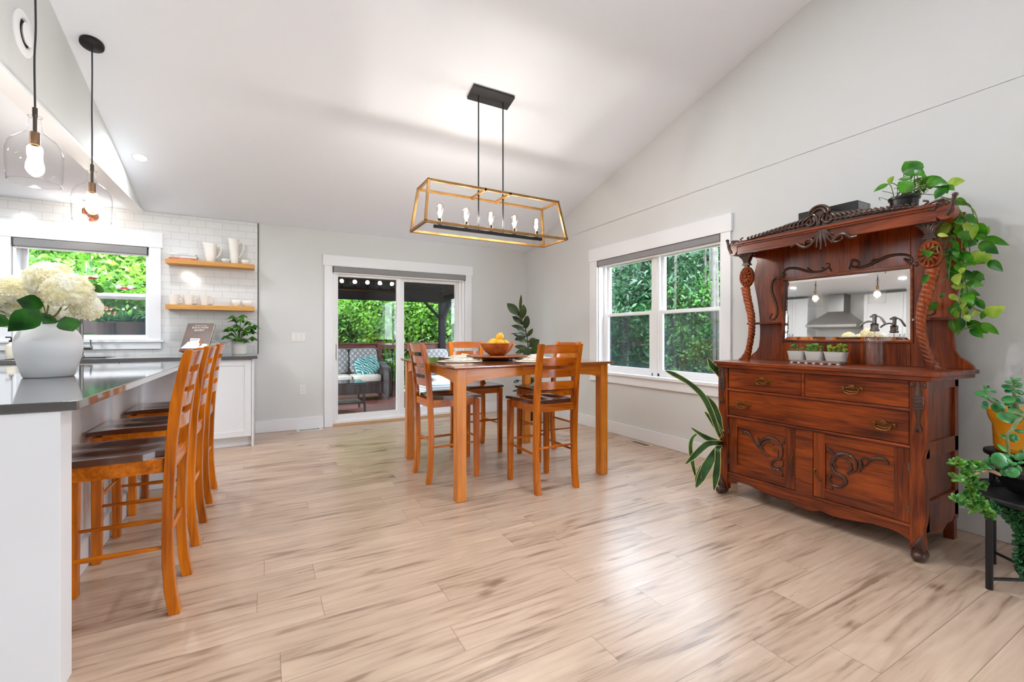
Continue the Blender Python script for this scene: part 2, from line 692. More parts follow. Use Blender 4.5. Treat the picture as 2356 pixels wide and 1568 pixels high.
    def ribbon(s, pts, ws, side, fold=0.1):
        pts = [Vector(p) for p in pts]
        sd = Vector(side).normalized()
        vs_, fs_ = [], []
        for i, p in enumerate(pts):
            t = (pts[min(i+1, len(pts)-1)]-pts[max(i-1, 0)]).normalized()
            u = sd-t*sd.dot(t)
            u.normalize()
            nr = u.cross(t)
            hw = ws[i]*0.5
            vs_ += [p-u*hw+nr*hw*fold, p, p+u*hw+nr*hw*fold]
        for i in range(len(pts)-1):
            a = i*3
            fs_ += [(a, a+1, a+4, a+3), (a+1, a+2, a+5, a+4)]
        return s.add(vs_, fs_, True)

    def shift(s, d):
        s.v = [(a[0]-d[0], a[1]-d[1], a[2]-d[2]) for a in s.v]


def spl(pts, n=6):
    """Catmull-Rom through points"""
    P = [Vector(p) for p in pts]
    out = []
    for i in range(len(P)-1):
        p0, p1, p2, p3 = P[max(i-1, 0)], P[i], P[i+1], P[min(i+2, len(P)-1)]
        for k in range(n):
            t = k/n
            out.append(0.5*((2*p1)+(p2-p0)*t+(2*p0-5*p1+4*p2-p3)*t*t+(3*p1-p0-3*p2+p3)*t**3))
    out.append(P[-1])
    return out


def wloc(o):
    v = Vector((0, 0, 0))
    while o is not None:
        v += o.location
        o = o.parent
    return v


def build(mb, name, mat, parent=None, bevel=0.0, world=True, ang=35, seg=2, label=None, at=None):
    if parent is not None and world:
        mb.shift(wloc(parent))
    if at is not None:
        mb.shift(at)
    me = bpy.data.meshes.new(name)
    me.from_pydata(mb.v, [], mb.f)
    me.polygons.foreach_set('use_smooth', [True]*len(me.polygons) if bevel or any(mb.sm) else [False]*len(me.polygons))
    if any(mb.sm) and not all(mb.sm) or bevel:
        me.set_sharp_from_angle(angle=math.radians(ang))
    elif any(mb.sm):
        me.set_sharp_from_angle(angle=math.radians(60))
    me.materials.append(mat)
    me.update()
    o = bpy.data.objects.new(name, me)
    COL.objects.link(o)
    if at is not None:
        o.location = at
    if parent is not None:
        o.parent = parent
    if bevel:
        b = o.modifiers.new('bevel', 'BEVEL')
        b.width = bevel
        b.segments = seg
        b.limit_method = 'ANGLE'
        b.angle_limit = math.radians(40)
        b.harden_normals = True
    if label:
        o['label'] = label
    return o


def struct(mb, name, mat, parent=None, bevel=0.0, **k):
    o = build(mb, name, mat, parent, bevel, **k)
    if parent is None:
        o['kind'] = 'structure'
    return o


def root(name, label, cat, loc=(0, 0, 0), rz=0.0, group=None, kind=None):
    o = bpy.data.objects.new(name, None)
    COL.objects.link(o)
    o.empty_display_size = 0.05
    o.location = loc
    o.rotation_euler = (0, 0, rz)
    if kind:
        o['kind'] = kind
    else:
        o['label'] = label
        o['category'] = cat
    if group:
        o['group'] = group
    return o


def single(mb, name, label, cat, mat, bevel=0.0, group=None, **k):
    xs = [a[0] for a in mb.v]
    ys = [a[1] for a in mb.v]
    zs = [a[2] for a in mb.v]
    at = Vector(((min(xs)+max(xs))/2, (min(ys)+max(ys))/2, min(zs)))
    o = build(mb, name, mat, None, bevel, at=at, **k)
    o['label'] = label
    o['category'] = cat
    if group:
        o['group'] = group
    return o


def dup(o, loc=None, rz=None, label=None, group=None, parent=None):
    c = o.copy()
    COL.objects.link(c)
    if parent is not None:
        c.parent = parent
        c.matrix_parent_inverse = Matrix.Identity(4)
    if loc is not None:
        c.location = loc
    if rz is not None:
        c.rotation_euler = (0, 0, rz)
    if label:
        c['label'] = label
    if group:
        c['group'] = group
    for ch in list(o.children):
        dup(ch, parent=c)
    return c


def text(s_, name, mat, parent, loc, rot, size, extrude=0.0004, align='CENTER', spacing=1.0):
    cu = bpy.data.curves.new(name, 'FONT')
    cu.body = s_
    cu.size = size
    cu.extrude = extrude
    cu.align_x = align
    cu.align_y = 'CENTER'
    cu.space_character = spacing
    cu.materials.append(mat)
    tmp = bpy.data.objects.new(name, cu)
    me = bpy.data.meshes.new_from_object(tmp)
    bpy.data.objects.remove(tmp)
    o = bpy.data.objects.new(name, me)
    COL.objects.link(o)
    o.parent = parent
    o.location = Vector(loc)-wloc(parent)
    o.rotation_euler = rot
    return o


def ray(px, py):
    s_, c_ = math.sin(YAW), math.cos(YAW)
    u = (px-1178)/F_PX
    v = (Y_HOR-py)/F_PX
    return Vector((s_+u*c_, c_-u*s_, v))


def atd(px, py, d):
    """world point seen at a picture point at depth d"""
    return ray(px, py)*d+Vector((0, 0, CAM_H))


def atX(px, py, X0):
    r = ray(px, py)
    return r*(X0/r.x)+Vector((0, 0, CAM_H))


def atY(px, py, Y0):
    r = ray(px, py)
    return r*(Y0/r.y)+Vector((0, 0, CAM_H))

# ------------------------------------------------------------------ room shell
HC, SL = 2.4135, 0.28852


def ceil_z(y):
    return HC+SL*(BK-y)

b = MB()
b.box(KL-0.1, RW+0.12, FR-0.1, BK+0.15, -0.12, 0.0)
struct(b, 'floor', floor_mat())

RIDGE = -1.2
b = MB()
poly = [(BK+0.16, ceil_z(BK+0.16)), (RIDGE, ceil_z(RIDGE)), (FR-0.12, ceil_z(RIDGE)-SL*(RIDGE-FR+0.12)),
        (FR-0.12, ceil_z(RIDGE)-SL*(RIDGE-FR+0.12)+0.18), (RIDGE, ceil_z(RIDGE)+0.18), (BK+0.16, ceil_z(BK+0.16)+0.18)]
b.prism(poly, 'x', -1.22, RW+0.15)
struct(b, 'ceiling', CEIL)
b = MB()
b.box(KL-0.12, -1.11, FR-0.12, BK+0.16, HC, HC+0.2)
struct(b, 'ceiling_kitchen', CEIL)

# bulkhead between the flat kitchen ceiling and the vault
b = MB()
zf = ceil_z(RIDGE)-SL*(RIDGE-FR)
b.prism([(BK, HC), (BK, ceil_z(BK)+0.02), (RIDGE, ceil_z(RIDGE)+0.02), (FR, zf+0.02), (FR, HC)], 'x', -1.2, -1.1)
struct(b, 'wall_bulkhead', WALL)
b = MB()
b.box(-1.21, -1.094, FR, BK, HC-0.012, HC+0.004)
struct(b, 'trim_1', TRIM)


def wall_cells(b, axis, t0, t1, u0, u1, z0, z1, holes):
    us = sorted(set([u0, u1]+[h[0] for h in holes]+[h[1] for h in holes]))
    zs = sorted(set([z0, z1]+[h[2] for h in holes]+[h[3] for h in holes]))
    for i in range(len(us)-1):
        run = None
        for j in range(len(zs)-1):
            cu, cz = (us[i]+us[i+1])/2, (zs[j]+zs[j+1])/2
            solid = not any(h[0] < cu < h[1] and h[2] < cz < h[3] for h in holes)
            if solid:
                run = [zs[j], zs[j+1]] if run is None else [run[0], zs[j+1]]
            if (not solid or j == len(zs)-2) and run is not None:
                if axis == 'y':
                    b.box(us[i], us[i+1], t0, t1, run[0], run[1])
                else:
                    b.box(t0, t1, us[i], us[i+1], run[0], run[1])
                run = None

# openings: door X .73-2.50, kitchen window X -2.06..-1.05, right window Y 2.525..4.193
DOOR = (0.73, 2.50, 0.0, 1.987)
KWIN = (-2.06, -1.05, 1.075, 2.04)
RWIN = (2.525, 4.193, 0.69, 2.024)
b = MB()
wall_cells(b, 'y', BK, BK+0.16, KL-0.1, RW+0.14, -0.05, ceil_z(BK)+0.05, [DOOR, KWIN])
struct(b, 'wall_back', WALL)
b = MB()
wall_cells(b, 'x', RW, RW+0.16, FR-0.1, BK+0.15, -0.05, HC, [RWIN]+[(a, c, 0.2, 2.3) for a, c in ADDED_SIDE_WIN])
b.prism([(BK+0.15, HC), (RIDGE, HC), (FR-0.1, HC), (FR-0.1, zf), (RIDGE, ceil_z(RIDGE)+0.01), (BK+0.15, ceil_z(BK+0.15)+0.04)], 'x', RW, RW+0.16)
struct(b, 'wall_right', WALL)
b = MB()
b.box(KL-0.12, KL, FR-0.1, BK+0.1, -0.05, HC+0.05)
struct(b, 'wall_left', WALL)
b = MB()
wall_cells(b, 'y', FR-0.14, FR, KL-0.1, RW+0.14, -0.05, HC, [(a_, c_, 0.2, 2.3) for a_, c_ in FRONT_WIN])
b.prism([(-1.2, HC), (RW+0.1, HC), (RW+0.1, zf+0.05), (-1.2, zf+0.05)], 'y', FR-0.14, FR)
struct(b, 'wall_front', WALL)

# tiled backsplash with its black edge strip
b = MB()
wall_cells(b, 'y', BK-0.012, BK-0.0005, KL, -0.072, 0.90, HC-0.002, [KWIN])
struct(b, 'wall_back_tile', tile_mat())
b = MB()
b.box(-0.072, -0.064, BK-0.014, BK-0.0005, 0.915, HC-0.002)
struct(b, 'trim_2', BLACKM)

# baseboards
b = MB()
b.box(-0.10, 0.628, BK-0.016, BK-0.0005, 0.001, 0.142)
b.box(2.604, RW, BK-0.016, BK-0.0005, 0.001, 0.142)
struct(b, 'baseboard_back', TRIM, bevel=0.003)
b = MB()
b.box(RW-0.016, RW-0.0005, FR, BK-0.016, 0.001, 0.134)
struct(b, 'baseboard_right', TRIM, bevel=0.003)
b = MB()
b.box(KL+0.0005, KL+0.016, FR, 2.6, 0.001, 0.134)
struct(b, 'baseboard_left', TRIM, bevel=0.003)


# ---- patio door
def door():
    r = root('door_1', '', '', (1.615, BK, 0), kind='structure')
    b = MB()
    b.box(0.636, 0.733, BK-0.022, BK-0.0005, 0.001, 1.986)
    b.box(2.498, 2.600, BK-0.022, BK-0.0005, 0.001, 1.986)
    b.box(0.620, 2.616, BK-0.027, BK-0.0005, 1.984, 2.116)
    build(b, 'casing', TRIM, r, 0.002)
    b = MB()   # jambs, head and sill of the slider
    b.box(0.732, 0.770, BK+0.001, BK+0.150, 0.03, 1.985)
    b.box(2.462, 2.498, BK+0.001, BK+0.150, 0.03, 1.985)
    b.box(0.732, 2.498, BK+0.001, BK+0.150, 1.905, 1.985)
    b.box(2.425, 2.462, BK+0.03, BK+0.120, 0.03, 1.905)
    b.box(2.405, 2.425, BK+0.06, BK+0.120, 0.03, 1.905)
    b.box(0.732, 2.498, BK+0.004, BK+0.150, 0.03, 0.060)
    build(b, 'frame', VINYL, r, 0.002)
    b = MB()
    b.box(0.732, 2.498, BK-0.01, BK+0.155, 0.001, 0.032)
    build(b, 'threshold', wood('threshold_oak', (190, 150, 110), (214, 180, 142), 'x', 0.4, 0.0), r, 0.002)

    def panel(x0, x1, y, sw, bot, top):
        b = MB()
        z0, z1 = 0.058, 1.91
        b.box(x0, x0+sw[0], y, y+0.045, z0, z1)
        b.box(x1-sw[1], x1, y, y+0.045, z0, z1)
        b.box(x0+sw[0], x1-sw[1], y, y+0.045, z0, z0+bot)
        b.box(x0+sw[0], x1-sw[1], y, y+0.045, z1-top, z1)
        p = build(b, 'door_panel', VINYL, r, 0.003)
        g = MB()
        g.box(x0+sw[0]-0.005, x1-sw[1]+0.005, y+0.018, y+0.024, z0+bot-0.005, z1-top+0.005)
        build(g, 'glass', GLASS, p)
        return p
    p = panel(0.772, 1.585, BK+0.035, (0.030, 0.050), 0.075, 0.045)
    h = MB()
    h.box(0.780, 0.796, BK+0.012, BK+0.036, 0.82, 1.03)
    h.box(0.782, 0.794, BK-0.004, BK+0.014, 0.84, 0.855)
    h.box(0.782, 0.794, BK-0.004, BK+0.014, 0.995, 1.01)
    h.box(0.782, 0.794, BK-0.012, BK-0.002, 0.84, 1.01)
    build(h, 'handle', VINYL, p, 0.003)
    panel(1.560, 2.410, BK+0.085, (0.090, 0.020), 0.085, 0.055)
    return r
door()


def blind(name, label, x0, x1, y0, y1, z0, z1, ax):
    r = root(name, label, 'blind', ((x0+x1)/2, (y0+y1)/2, z0))
    b = MB()
    b.box(x0, x1, y0, y1, z0+0.006, z1)
    build(b, 'fascia', SHADEF, r, 0.006)
    e = 0.006
    for q in ([(x0-0.002, x0+e, y0-0.002, y1), (x1-e, x1+0.002, y0-0.002, y1)] if ax == 'x' else [(x0-0.002, x1, y0-0.002, y0+e), (x0-0.002, x1, y1-e, y1+0.002)]):
        b = MB()
        b.box(*q, z0, z1+0.002)
        build(b, 'end_cap', BLACKP, r, 0.002)
    b = MB()
    if ax == 'x':
        b.box(x0+0.01, x1-0.01, (y0+y1)/2-0.006, (y0+y1)/2+0.006, z0-0.012, z0+0.008)
    else:
        b.box((x0+x1)/2-0.006, (x0+x1)/2+0.006, y0+0.01, y1-0.01, z0-0.012, z0+0.008)
    build(b, 'bottom_rail', VINYL, r, 0.002)
    return r
blind('roller_blind', 'rolled up grey roller blind above the sliding patio door', 0.736, 2.494, BK-0.040, BK+0.03, 1.905, 1.980, 'x')
blind('roller_blind', 'rolled up grey roller blind in the kitchen window over the sink', -2.048, -1.062, BK-0.035, BK+0.035, 1.955, 2.036, 'x')
blind('roller_blind', 'rolled up grey roller blind in the double window left of the carved sideboard', RW-0.02, RW+0.05, 2.530, 4.188, 1.950, 2.018, 'y')


# ---- windows
def win_right():
    r = root('window_2', '', '', (RW, 3.36, 0.69), kind='structure')
    b = MB()
    x0, x1 = RW-0.022, RW-0.0005
    b.box(x0, x1, 2.430, 2.527, 0.70, 2.026)
    b.box(x0, x1, 4.191, 4.325, 0.70, 2.026)
    b.box(RW-0.028, x1, 2.417, 4.338, 2.022, 2.176)
    b.box(x0, x1, 2.430, 4.325, 0.580, 0.672)
    build(b, 'casing', TRIM, r, 0.002)
    b = MB()
    b.box(RW-0.045, RW+0.10, 2.410, 4.345, 0.670, 0.700)
    build(b, 'window_sill', TRIM, r, 0.004)
    b = MB()
    b.box(RW+0.001, RW+0.155, 2.527, 2.545, 0.70, 2.02)
    b.box(RW+0.001, RW+0.155, 4.173, 4.191, 0.70, 2.02)
    b.box(RW+0.001, RW+0.155, 2.527, 4.191, 2.005, 2.022)
    build(b, 'jamb_liner', TRIM, r)
    xs = RW+0.075
    b = MB()
    for (a, c) in ((2.545, 3.335), (3.383, 4.173)):
        b.box(xs, xs+0.07, a, a+0.03, 0.70, 2.005)
        b.box(xs, xs+0.07, c-0.03, c, 0.70, 2.005)
        b.box(xs, xs+0.07, a, c, 1.975, 2.005)
        b.box(xs, xs+0.07, a, c, 0.70, 0.728)
    b.box(xs-0.01, xs+0.07, 3.330, 3.388, 0.70, 2.005)
    build(b, 'window_frame', VINYL, r, 0.002)
    for (a, c) in ((2.575, 3.305), (3.413, 4.143)):
        for k, (z0, z1, xx) in enumerate(((0.728, 1.385, xs+0.004), (1.350, 1.975, xs+0.036))):
            b = MB()
            sw = 0.036
            b.box(xx, xx+0.028, a, a+sw, z0, z1)
            b.box(xx, xx+0.028, c-sw, c, z0, z1)
            b.box(xx, xx+0.028, a+sw, c-sw, z0, z0+(0.040 if k == 0 else 0.034))
            b.box(xx, xx+0.028, a+sw, c-sw, z1-0.034, z1)
            sname = build(b, 'sash', VINYL, r, 0.002)
            g = MB()
            g.box(xx+0.012, xx+0.016, a+sw-0.004, c-sw+0.004, z0+0.03, z1-0.03)
            build(g, 'glass', GLASS, sname)
        b = MB()
        b.box(xs+0.066, xs+0.0675, a, c, 0.728, 1.37)
        build(b, 'insect_screen', MATS['screen'], r)


def screen_mat():
    m = bpy.data.materials.new('insect_screen_mesh')
    m.use_nodes = True
    nt = m.node_tree
    nt.nodes.clear()
    o = nt.nodes.new('ShaderNodeOutputMaterial')
    a = nt.nodes.new('ShaderNodeBsdfTransparent')
    d = nt.nodes.new('ShaderNodeBsdfDiffuse')
    d.inputs[0].default_value = lin((70, 82, 88))
    mx = nt.nodes.new('ShaderNodeMixShader')
    mx.inputs[0].default_value = 0.42
    nt.links.new(a.outputs[0], mx.inputs[1])
    nt.links.new(d.outputs[0], mx.inputs[2])
    nt.links.new(mx.outputs[0], o.inputs[0])
    MATS['screen'] = m
screen_mat()
win_right()


def win_kitchen():
    r = root('window_1', '', '', (-1.55, BK, 1.07), kind='structure')
    b = MB()
    y0, y1 = BK-0.034, BK-0.012
    b.box(-2.165, -2.058, y0, y1, 1.07, 2.042)
    b.box(-1.052, -0.952, y0, y1, 1.07, 2.042)
    b.box(-2.178, -0.938, y0-0.005, y1, 2.040, 2.20)
    b.box(-2.165, -0.952, y0, y1, 0.985, 1.055)
    build(b, 'casing', TRIM, r, 0.002)
    b = MB()
    b.box(-2.185, -0.930, BK-0.052, BK+0.08, 1.055, 1.078)
    build(b, 'window_sill', TRIM, r, 0.003)
    b = MB()
    ys = BK+0.07
    b.box(-2.058, -2.030, BK-0.01, ys+0.08, 1.078, 2.04)
    b.box(-1.080, -1.052, BK-0.01, ys+0.08, 1.078, 2.04)
    b.box(-2.058, -1.052, BK-0.01, ys+0.08, 2.015, 2.04)
    build(b, 'window_frame', VINYL, r, 0.002)
    for k, (z0, z1, yy) in enumerate(((1.080, 1.560, ys), (1.500, 2.015, ys+0.032))):
        b = MB()
        sw = 0.038
        b.box(-2.030, -2.030+sw, yy, yy+0.028, z0, z1)
        b.box(-1.080-sw+0.02, -1.080, yy, yy+0.028, z0, z1)
        b.box(-2.0, -1.09, yy, yy+0.028, z0, z0+(0.05 if k == 0 else 0.034))
        b.box(-2.0, -1.09, yy, yy+0.028, z1-0.034, z1)
        s_ = build(b, 'sash', VINYL, r, 0.002)
        g = MB()
        g.box(-2.0, -1.09, yy+0.012, yy+0.016, z0+0.03, z1-0.03)
        build(g, 'glass', GLASS, s_)
    b = MB()
    b.box(-2.03, -1.08, ys+0.064, ys+0.0655, 1.08, 1.53)
    build(b, 'insect_screen', MATS['screen'], r)
win_kitchen()

for i, (a_, c_) in enumerate(FRONT_WIN):
    r = root('window_%d' % (3+i), '', '', ((a_+c_)/2, FR, 0.2), kind='structure')
    b = MB()
    y0, y1 = FR-0.10, FR-0.04
    for x in (a_, (a_+c_)/2-0.03, c_-0.06):
        b.box(x, x+0.06, y0, y1, 0.2, 2.3)
    b.box(a_+0.06, c_-0.06, y0, y1, 0.2, 0.27)
    b.box(a_+0.06, c_-0.06, y0, y1, 2.23, 2.3)
    build(b, 'window_frame', VINYL, r)
    g = MB()
    g.box(a_+0.05, c_-0.05, FR-0.072, FR-0.068, 0.25, 2.25)
    build(g, 'glass', GLASS, r)

for i, (y0, y1) in enumerate(ADDED_SIDE_WIN):
    for k, xw in enumerate((RW+0.04,)):
        r = root('window_%d' % (5+2*i+k), '', '', (xw, (y0+y1)/2, 0.2), kind='structure')  # added window out of view, lets more daylight into the room
        b = MB()
        for y in (y0, (y0+y1)/2-0.03, y1-0.06):
            b.box(xw, xw+0.06, y, y+0.06, 0.2, 2.3)
        b.box(xw, xw+0.06, y0+0.06, y1-0.06, 0.2, 0.27)
        b.box(xw, xw+0.06, y0+0.06, y1-0.06, 2.23, 2.3)
        build(b, 'window_frame', VINYL, r)
        g = MB()
        g.box(xw+0.028, xw+0.032, y0+0.05, y1-0.05, 0.25, 2.25)
        build(g, 'glass', GLASS, r)

# ------------------------------------------------------------------ kitchen
def shaker(b, axis, face, u0, u1, z0, z1, st=0.058, t=0.018, out=-1):
    """a door with raised rim; axis = normal axis, face = outer plane, out = side it faces"""
    f0, f1, f2 = face, face-out*t, face-out*0.008
    for (a, c, e, f) in ((u0, u0+st, z0, z1), (u1-st, u1, z0, z1), (u0+st, u1-st, z0, z0+st), (u0+st, u1-st, z1-st, z1)):
        if axis == 'y':
            b.box(a, c, f0, f1, e, f)
        else:
            b.box(f0, f1, a, c, e, f)
    if axis == 'y':
        b.box(u0+st, u1-st, f2, f1, z0+st, z1-st)
    else:
        b.box(f2, f1, u0+st, u1-st, z0+st, z1-st)


def base_cab(x0, x1, label, doors=1, endpanel=False, drawer=False, top=0.886):
    Yf = 5.262
    r = root('base_cabinet', label, 'cabinet', ((x0+x1)/2, 5.57, 0), group='white base cabinets under the kitchen window')
    b = MB()
    b.box(x0, x1, Yf+0.002, BK-0.02, 0.10, top)
    if top < 0.8:
        b.box(x0, x1, Yf+0.002, Yf+0.02, top, 0.886)
    b.box(x0, x1, Yf+0.05, BK-0.02, 0.001, 0.10)
    build(b, 'carcass', CAB, r)
    n = doors
    g = 0.003
    wd = (x1-x0)/n
    for k in range(n):
        b = MB()
        shaker(b, 'y', Yf-0.018, x0+k*wd+g, x0+(k+1)*wd-g, 0.105, 0.70 if drawer else 0.878)
        d = build(b, 'door', CAB, r, 0.0015)
    if drawer:
        for k in range(n):
            b = MB()
            shaker(b, 'y', Yf-0.018, x0+k*wd+g, x0+(k+1)*wd-g, 0.706, 0.878, st=0.045)
            build(b, 'drawer', CAB, r, 0.0015)
    if endpanel:
        b = MB()
        b.box(x1, x1+0.018, Yf-0.02, BK-0.02, 0.001, 0.886)
        build(b, 'end_panel', CAB, r, 0.001)
    return r
base_cab(-0.62, -0.118, 'white shaker base cabinet at the open end of the counter beside the greige wall', 1, True)
base_cab(-1.15, -0.622, 'white shaker base cabinet behind the island chairs below the cookbook', 1)
base_cab(-2.02, -1.152, 'white double door sink cabinet under the kitchen window', 2, top=0.69)
base_cab(-2.90, -2.022, 'white base cabinet left of the sink cabinet', 2, drawer=True)
b = MB()   # counter with a sink opening
SX0, SX1, SY0, SY1 = -1.95, -1.26, 5.30, 5.66
b.box(KL+0.01, SX0, 5.20, BK-0.013, 0.888, 0.918)
b.box(SX1, -0.066, 5.20, BK-0.013, 0.888, 0.918)
b.box(SX0, SX1, 5.20, SY0, 0.888, 0.918)
b.box(SX0, SX1, SY1, BK-0.013, 0.888, 0.918)
single(b, 'countertop', 'grey quartz countertop along the tiled wall under the kitchen window', 'countertop', GRAYQ, 0.002)
b = MB()
b.box(SX0+0.002, SX0+0.014, SY0+0.002, SY1-0.002, 0.70, 0.9195)
b.box(SX1-0.014, SX1-0.002, SY0+0.002, SY1-0.002, 0.70, 0.9195)
b.box(SX0+0.002, SX1-0.002, SY0+0.002, SY0+0.014, 0.70, 0.9195)
b.box(SX0+0.002, SX1-0.002, SY1-0.014, SY1-0.002, 0.70, 0.9195)
b.box(SX0+0.002, SX1-0.002, SY0+0.002, SY1-0.002, 0.695, 0.705)
single(b, 'sink', 'stainless steel sink set into the grey counter below the window', 'sink', STEELD)

r = root('faucet', 'tall brushed steel kitchen faucet standing behind the sink', 'faucet', (-1.535, 5.72, 0.918))
b = MB()
b.cyl((-1.535, 5.72, 0.918), 0.026, 0.012)
b.cyl((-1.535, 5.72, 0.928), 0.016, 0.30)
b.tube([(-1.535, 5.72, 1.21), (-1.535, 5.72, 1.30), (-1.535, 5.70, 1.335), (-1.535, 5.67, 1.345), (-1.535, 5.55, 1.345), (-1.535, 5.52, 1.335), (-1.535, 5.51, 1.30)], 0.013, 12)
b.cyl((-1.535, 5.51, 1.20), 0.016, 0.11)
build(b, 'spout', STEELD, r)
b = MB()
b.tube([(-1.535, 5.72, 1.005), (-1.455, 5.72, 1.005)], 0.016, 14)
b.tube([(-1.463, 5.72, 1.01), (-1.468, 5.72, 1.085)], 0.0065, 10)
build(b, 'handle', STEELD, r)

r = root('soap_bottle', 'glass soap bottle with a black pump beside the kitchen sink', 'bottle', (-2.02, 5.76, 0.918))
b = MB()
b.lathe((-2.02, 5.76, 0.918), [(0, 0), (0.036, 0), (0.038, 0.006), (0.038, 0.105), (0.030, 0.125), (0.014, 0.136), (0.014, 0.148)], 24)
build(b, 'bottle_body', plain('amber_cream_soap', (232, 222, 200), 0.2, coat=0.4), r)
b = MB()
b.cyl((-2.02, 5.76, 1.064), 0.016, 0.018)
b.cyl((-2.02, 5.76, 1.08), 0.005, 0.028)
b.tube([(-2.02, 5.76, 1.108), (-2.055, 5.75, 1.108)], 0.006, 8)
build(b, 'pump', BLACKP, r)

# ---- floating shelves
for z0, z1, lab in ((1.867, 1.911, 'upper pale oak floating shelf on the tiled wall'), (1.396, 1.444, 'lower pale oak floating shelf on the tiled wall')):
    b = MB()
    b.box(-0.890, -0.103, 5.69, BK-0.013, z0, z1)
    single(b, 'floating_shelf', lab, 'shelf', OAKSH, 0.002)


def pitcher(x, y, z, h, r0, r1, rt, label, lip=True, handle=0.04):
    r = root('pitcher', label, 'pitcher', (x, y, z))
    b = MB()
    pr = [(0, 0.002), (r0*0.92, 0.0), (r0, 0.006), (r1, h*0.45), (rt*0.98, h*0.92), (rt, h), (rt-0.004, h), (rt*0.95, h*0.9), (r1*0.93, h*0.45), (r0*0.9, 0.012), (0, 0.012)]
    b.lathe((x, y, z), pr, 28)
    if lip:
        k = []
        for v in b.v:
            dx, dy, dz = v[0]-x, v[1]-y, v[2]-z
            t = max(0, (dz/h-0.75)/0.25)
            if dx < -0.3*rt:
                f = t*(-dx/rt-0.3)
                k.append((v[0]-0.03*f, v[1]*1, v[2]+0.016*f))
            else:
                k.append(v)
        b.v = k
    build(b, 'pitcher_body', CERAM, r)
    b = MB()
    p = spl([(x+rt*0.9, y, z+h*0.82), (x+rt+handle*0.6, y, z+h*0.93), (x+rt+handle, y, z+h*0.75), (x+rt+handle*0.6, y, z+h*0.45), (x+r1*0.98, y, z+h*0.28)], 5)
    b.tube(p, 0.0055, 8)
    build(b, 'handle', CERAM, r)
pitcher(-0.515, 5.79, 1.911, 0.205, 0.040, 0.052, 0.058, 'squat white ceramic pitcher between the books and the small bowl on the upper shelf')
pitcher(-0.297, 5.80, 1.911, 0.275, 0.040, 0.042, 0.045, 'tall slim white ceramic pitcher on the upper shelf', handle=0.045)


def bowl(x, y, z, r0, h, label, mat, group=None, name='bowl'):
    b = MB()
    b.lathe((x, y, z), [(0, 0.003), (r0*0.5, 0), (r0*0.55, 0.004), (r0*0.95, h*0.45), (r0, h*0.75), (r0*0.9, h), (r0*0.84, h), (r0*0.9, h*0.7), (r0*0.85, h*0.45), (r0*0.5, 0.01), (0, 0.008)], 28)
    return single(b, name, label, 'bowl', mat, group=group)
bowl(-0.375, 5.775, 1.911, 0.042, 0.048, 'pale blue white bowl between the two pitchers on the upper shelf', plain('pale_blue_glaze', (205, 220, 226), 0.2, coat=0.3))
bowl(-0.190, 5.770, 1.911, 0.040, 0.050, 'small white bowl at the right end of the upper shelf', CERAM)
bowl(-0.275, 5.770, 1.444, 0.046, 0.072, 'rounded white cup without a handle on the lower shelf beside the wide bowl', CERAM, name='cup')
bowl(-0.172, 5.775, 1.444, 0.056, 0.066, 'wider white bowl at the right end of the lower shelf', CERAM)


def mug(x, label):
    y, z = 5.775, 1.444
    r = root('mug', label, 'mug', (x, y, z), group='white mugs on the lower shelf')
    b = MB()
    b.lathe((x, y, z), [(0, 0.002), (0.028, 0), (0.031, 0.005), (0.036, 0.05), (0.050, 0.108), (0.047, 0.108), (0.033, 0.05), (0.027, 0.01), (0, 0.01)], 24)
    build(b, 'mug_body', CERAM, r)
    b = MB()
    b.tube(spl([(x+0.034, y, z+0.045), (x+0.055, y, z+0.062), (x+0.075, y, z+0.082), (x+0.066, y, z+0.100), (x+0.046, y, z+0.090), (x+0.052, y, z+0.060), (x+0.068, y, z+0.035), (x+0.035, y, z+0.022)], 5), 0.0045, 8)
    build(b, 'handle', CERAM, r)
mug(-0.832, 'white flared mug with a curled handle at the left end of the lower shelf')
mug(-0.705, 'white flared mug with a curled handle, middle of the three on the lower shelf')
mug(-0.565, 'white flared mug with a curled handle nearest the empty middle of the lower shelf')
b = MB()
b.box(-0.49, -0.34, 5.72, 5.83, 1.4445, 1.455)
single(b, 'coaster_tray', 'thin flat pale tray lying on the lower shelf beside the mugs', 'tray', plain('pale_wood_tray', (226, 200, 176), 0.5), 0.002)


def book(x0, x1, y0, y1, z0, z1, label, col, words=None, wsize=0.012, wcol=(70, 70, 70), wx=0.3, pages_only=False):
    r = root('book', label, 'book', ((x0+x1)/2, (y0+y1)/2, z0), group='books lying flat on the upper shelf')
    b = MB()
    b.box(x0, x1, y0, y1, z0, z0+0.0025)
    b.box(x0, x1, y0, y1, z1-0.0025, z1)
    b.box(x0, x1, y0, y0+0.003, z0, z1)
    build(b, 'cover', col, r, 0.0008)
    b = MB()
    b.box(x0+0.003, x1-0.003, y0+0.003, y1-0.003, z0+0.0025, z1-0.0025)
    build(b, 'pages', plain('book_paper', (226, 214, 190), 0.8), r)
    if words:
        for (s_, fx, sz, c) in words:
            text(s_, 'lettering', plain('book_ink_%d' % c[0], c, 0.6), r, (x0+(x1-x0)*fx, y0-0.0006, (z0+z1)/2), (PI/2, 0, 0), sz)
    return r
wcov = plain('white_book_cover', (214, 210, 204), 0.5)
book(-0.865, -0.628, 5.72, 5.87, 1.9112, 1.930, 'thin red and orange book lowest of the three on the upper shelf', plain('red_book_cover', (206, 104, 76), 0.5),
     [('BAKING', 0.18, 0.011, (150, 30, 10)), ('FRESH FROM THE OVEN', 0.58, 0.009, (252, 226, 214))][1:])
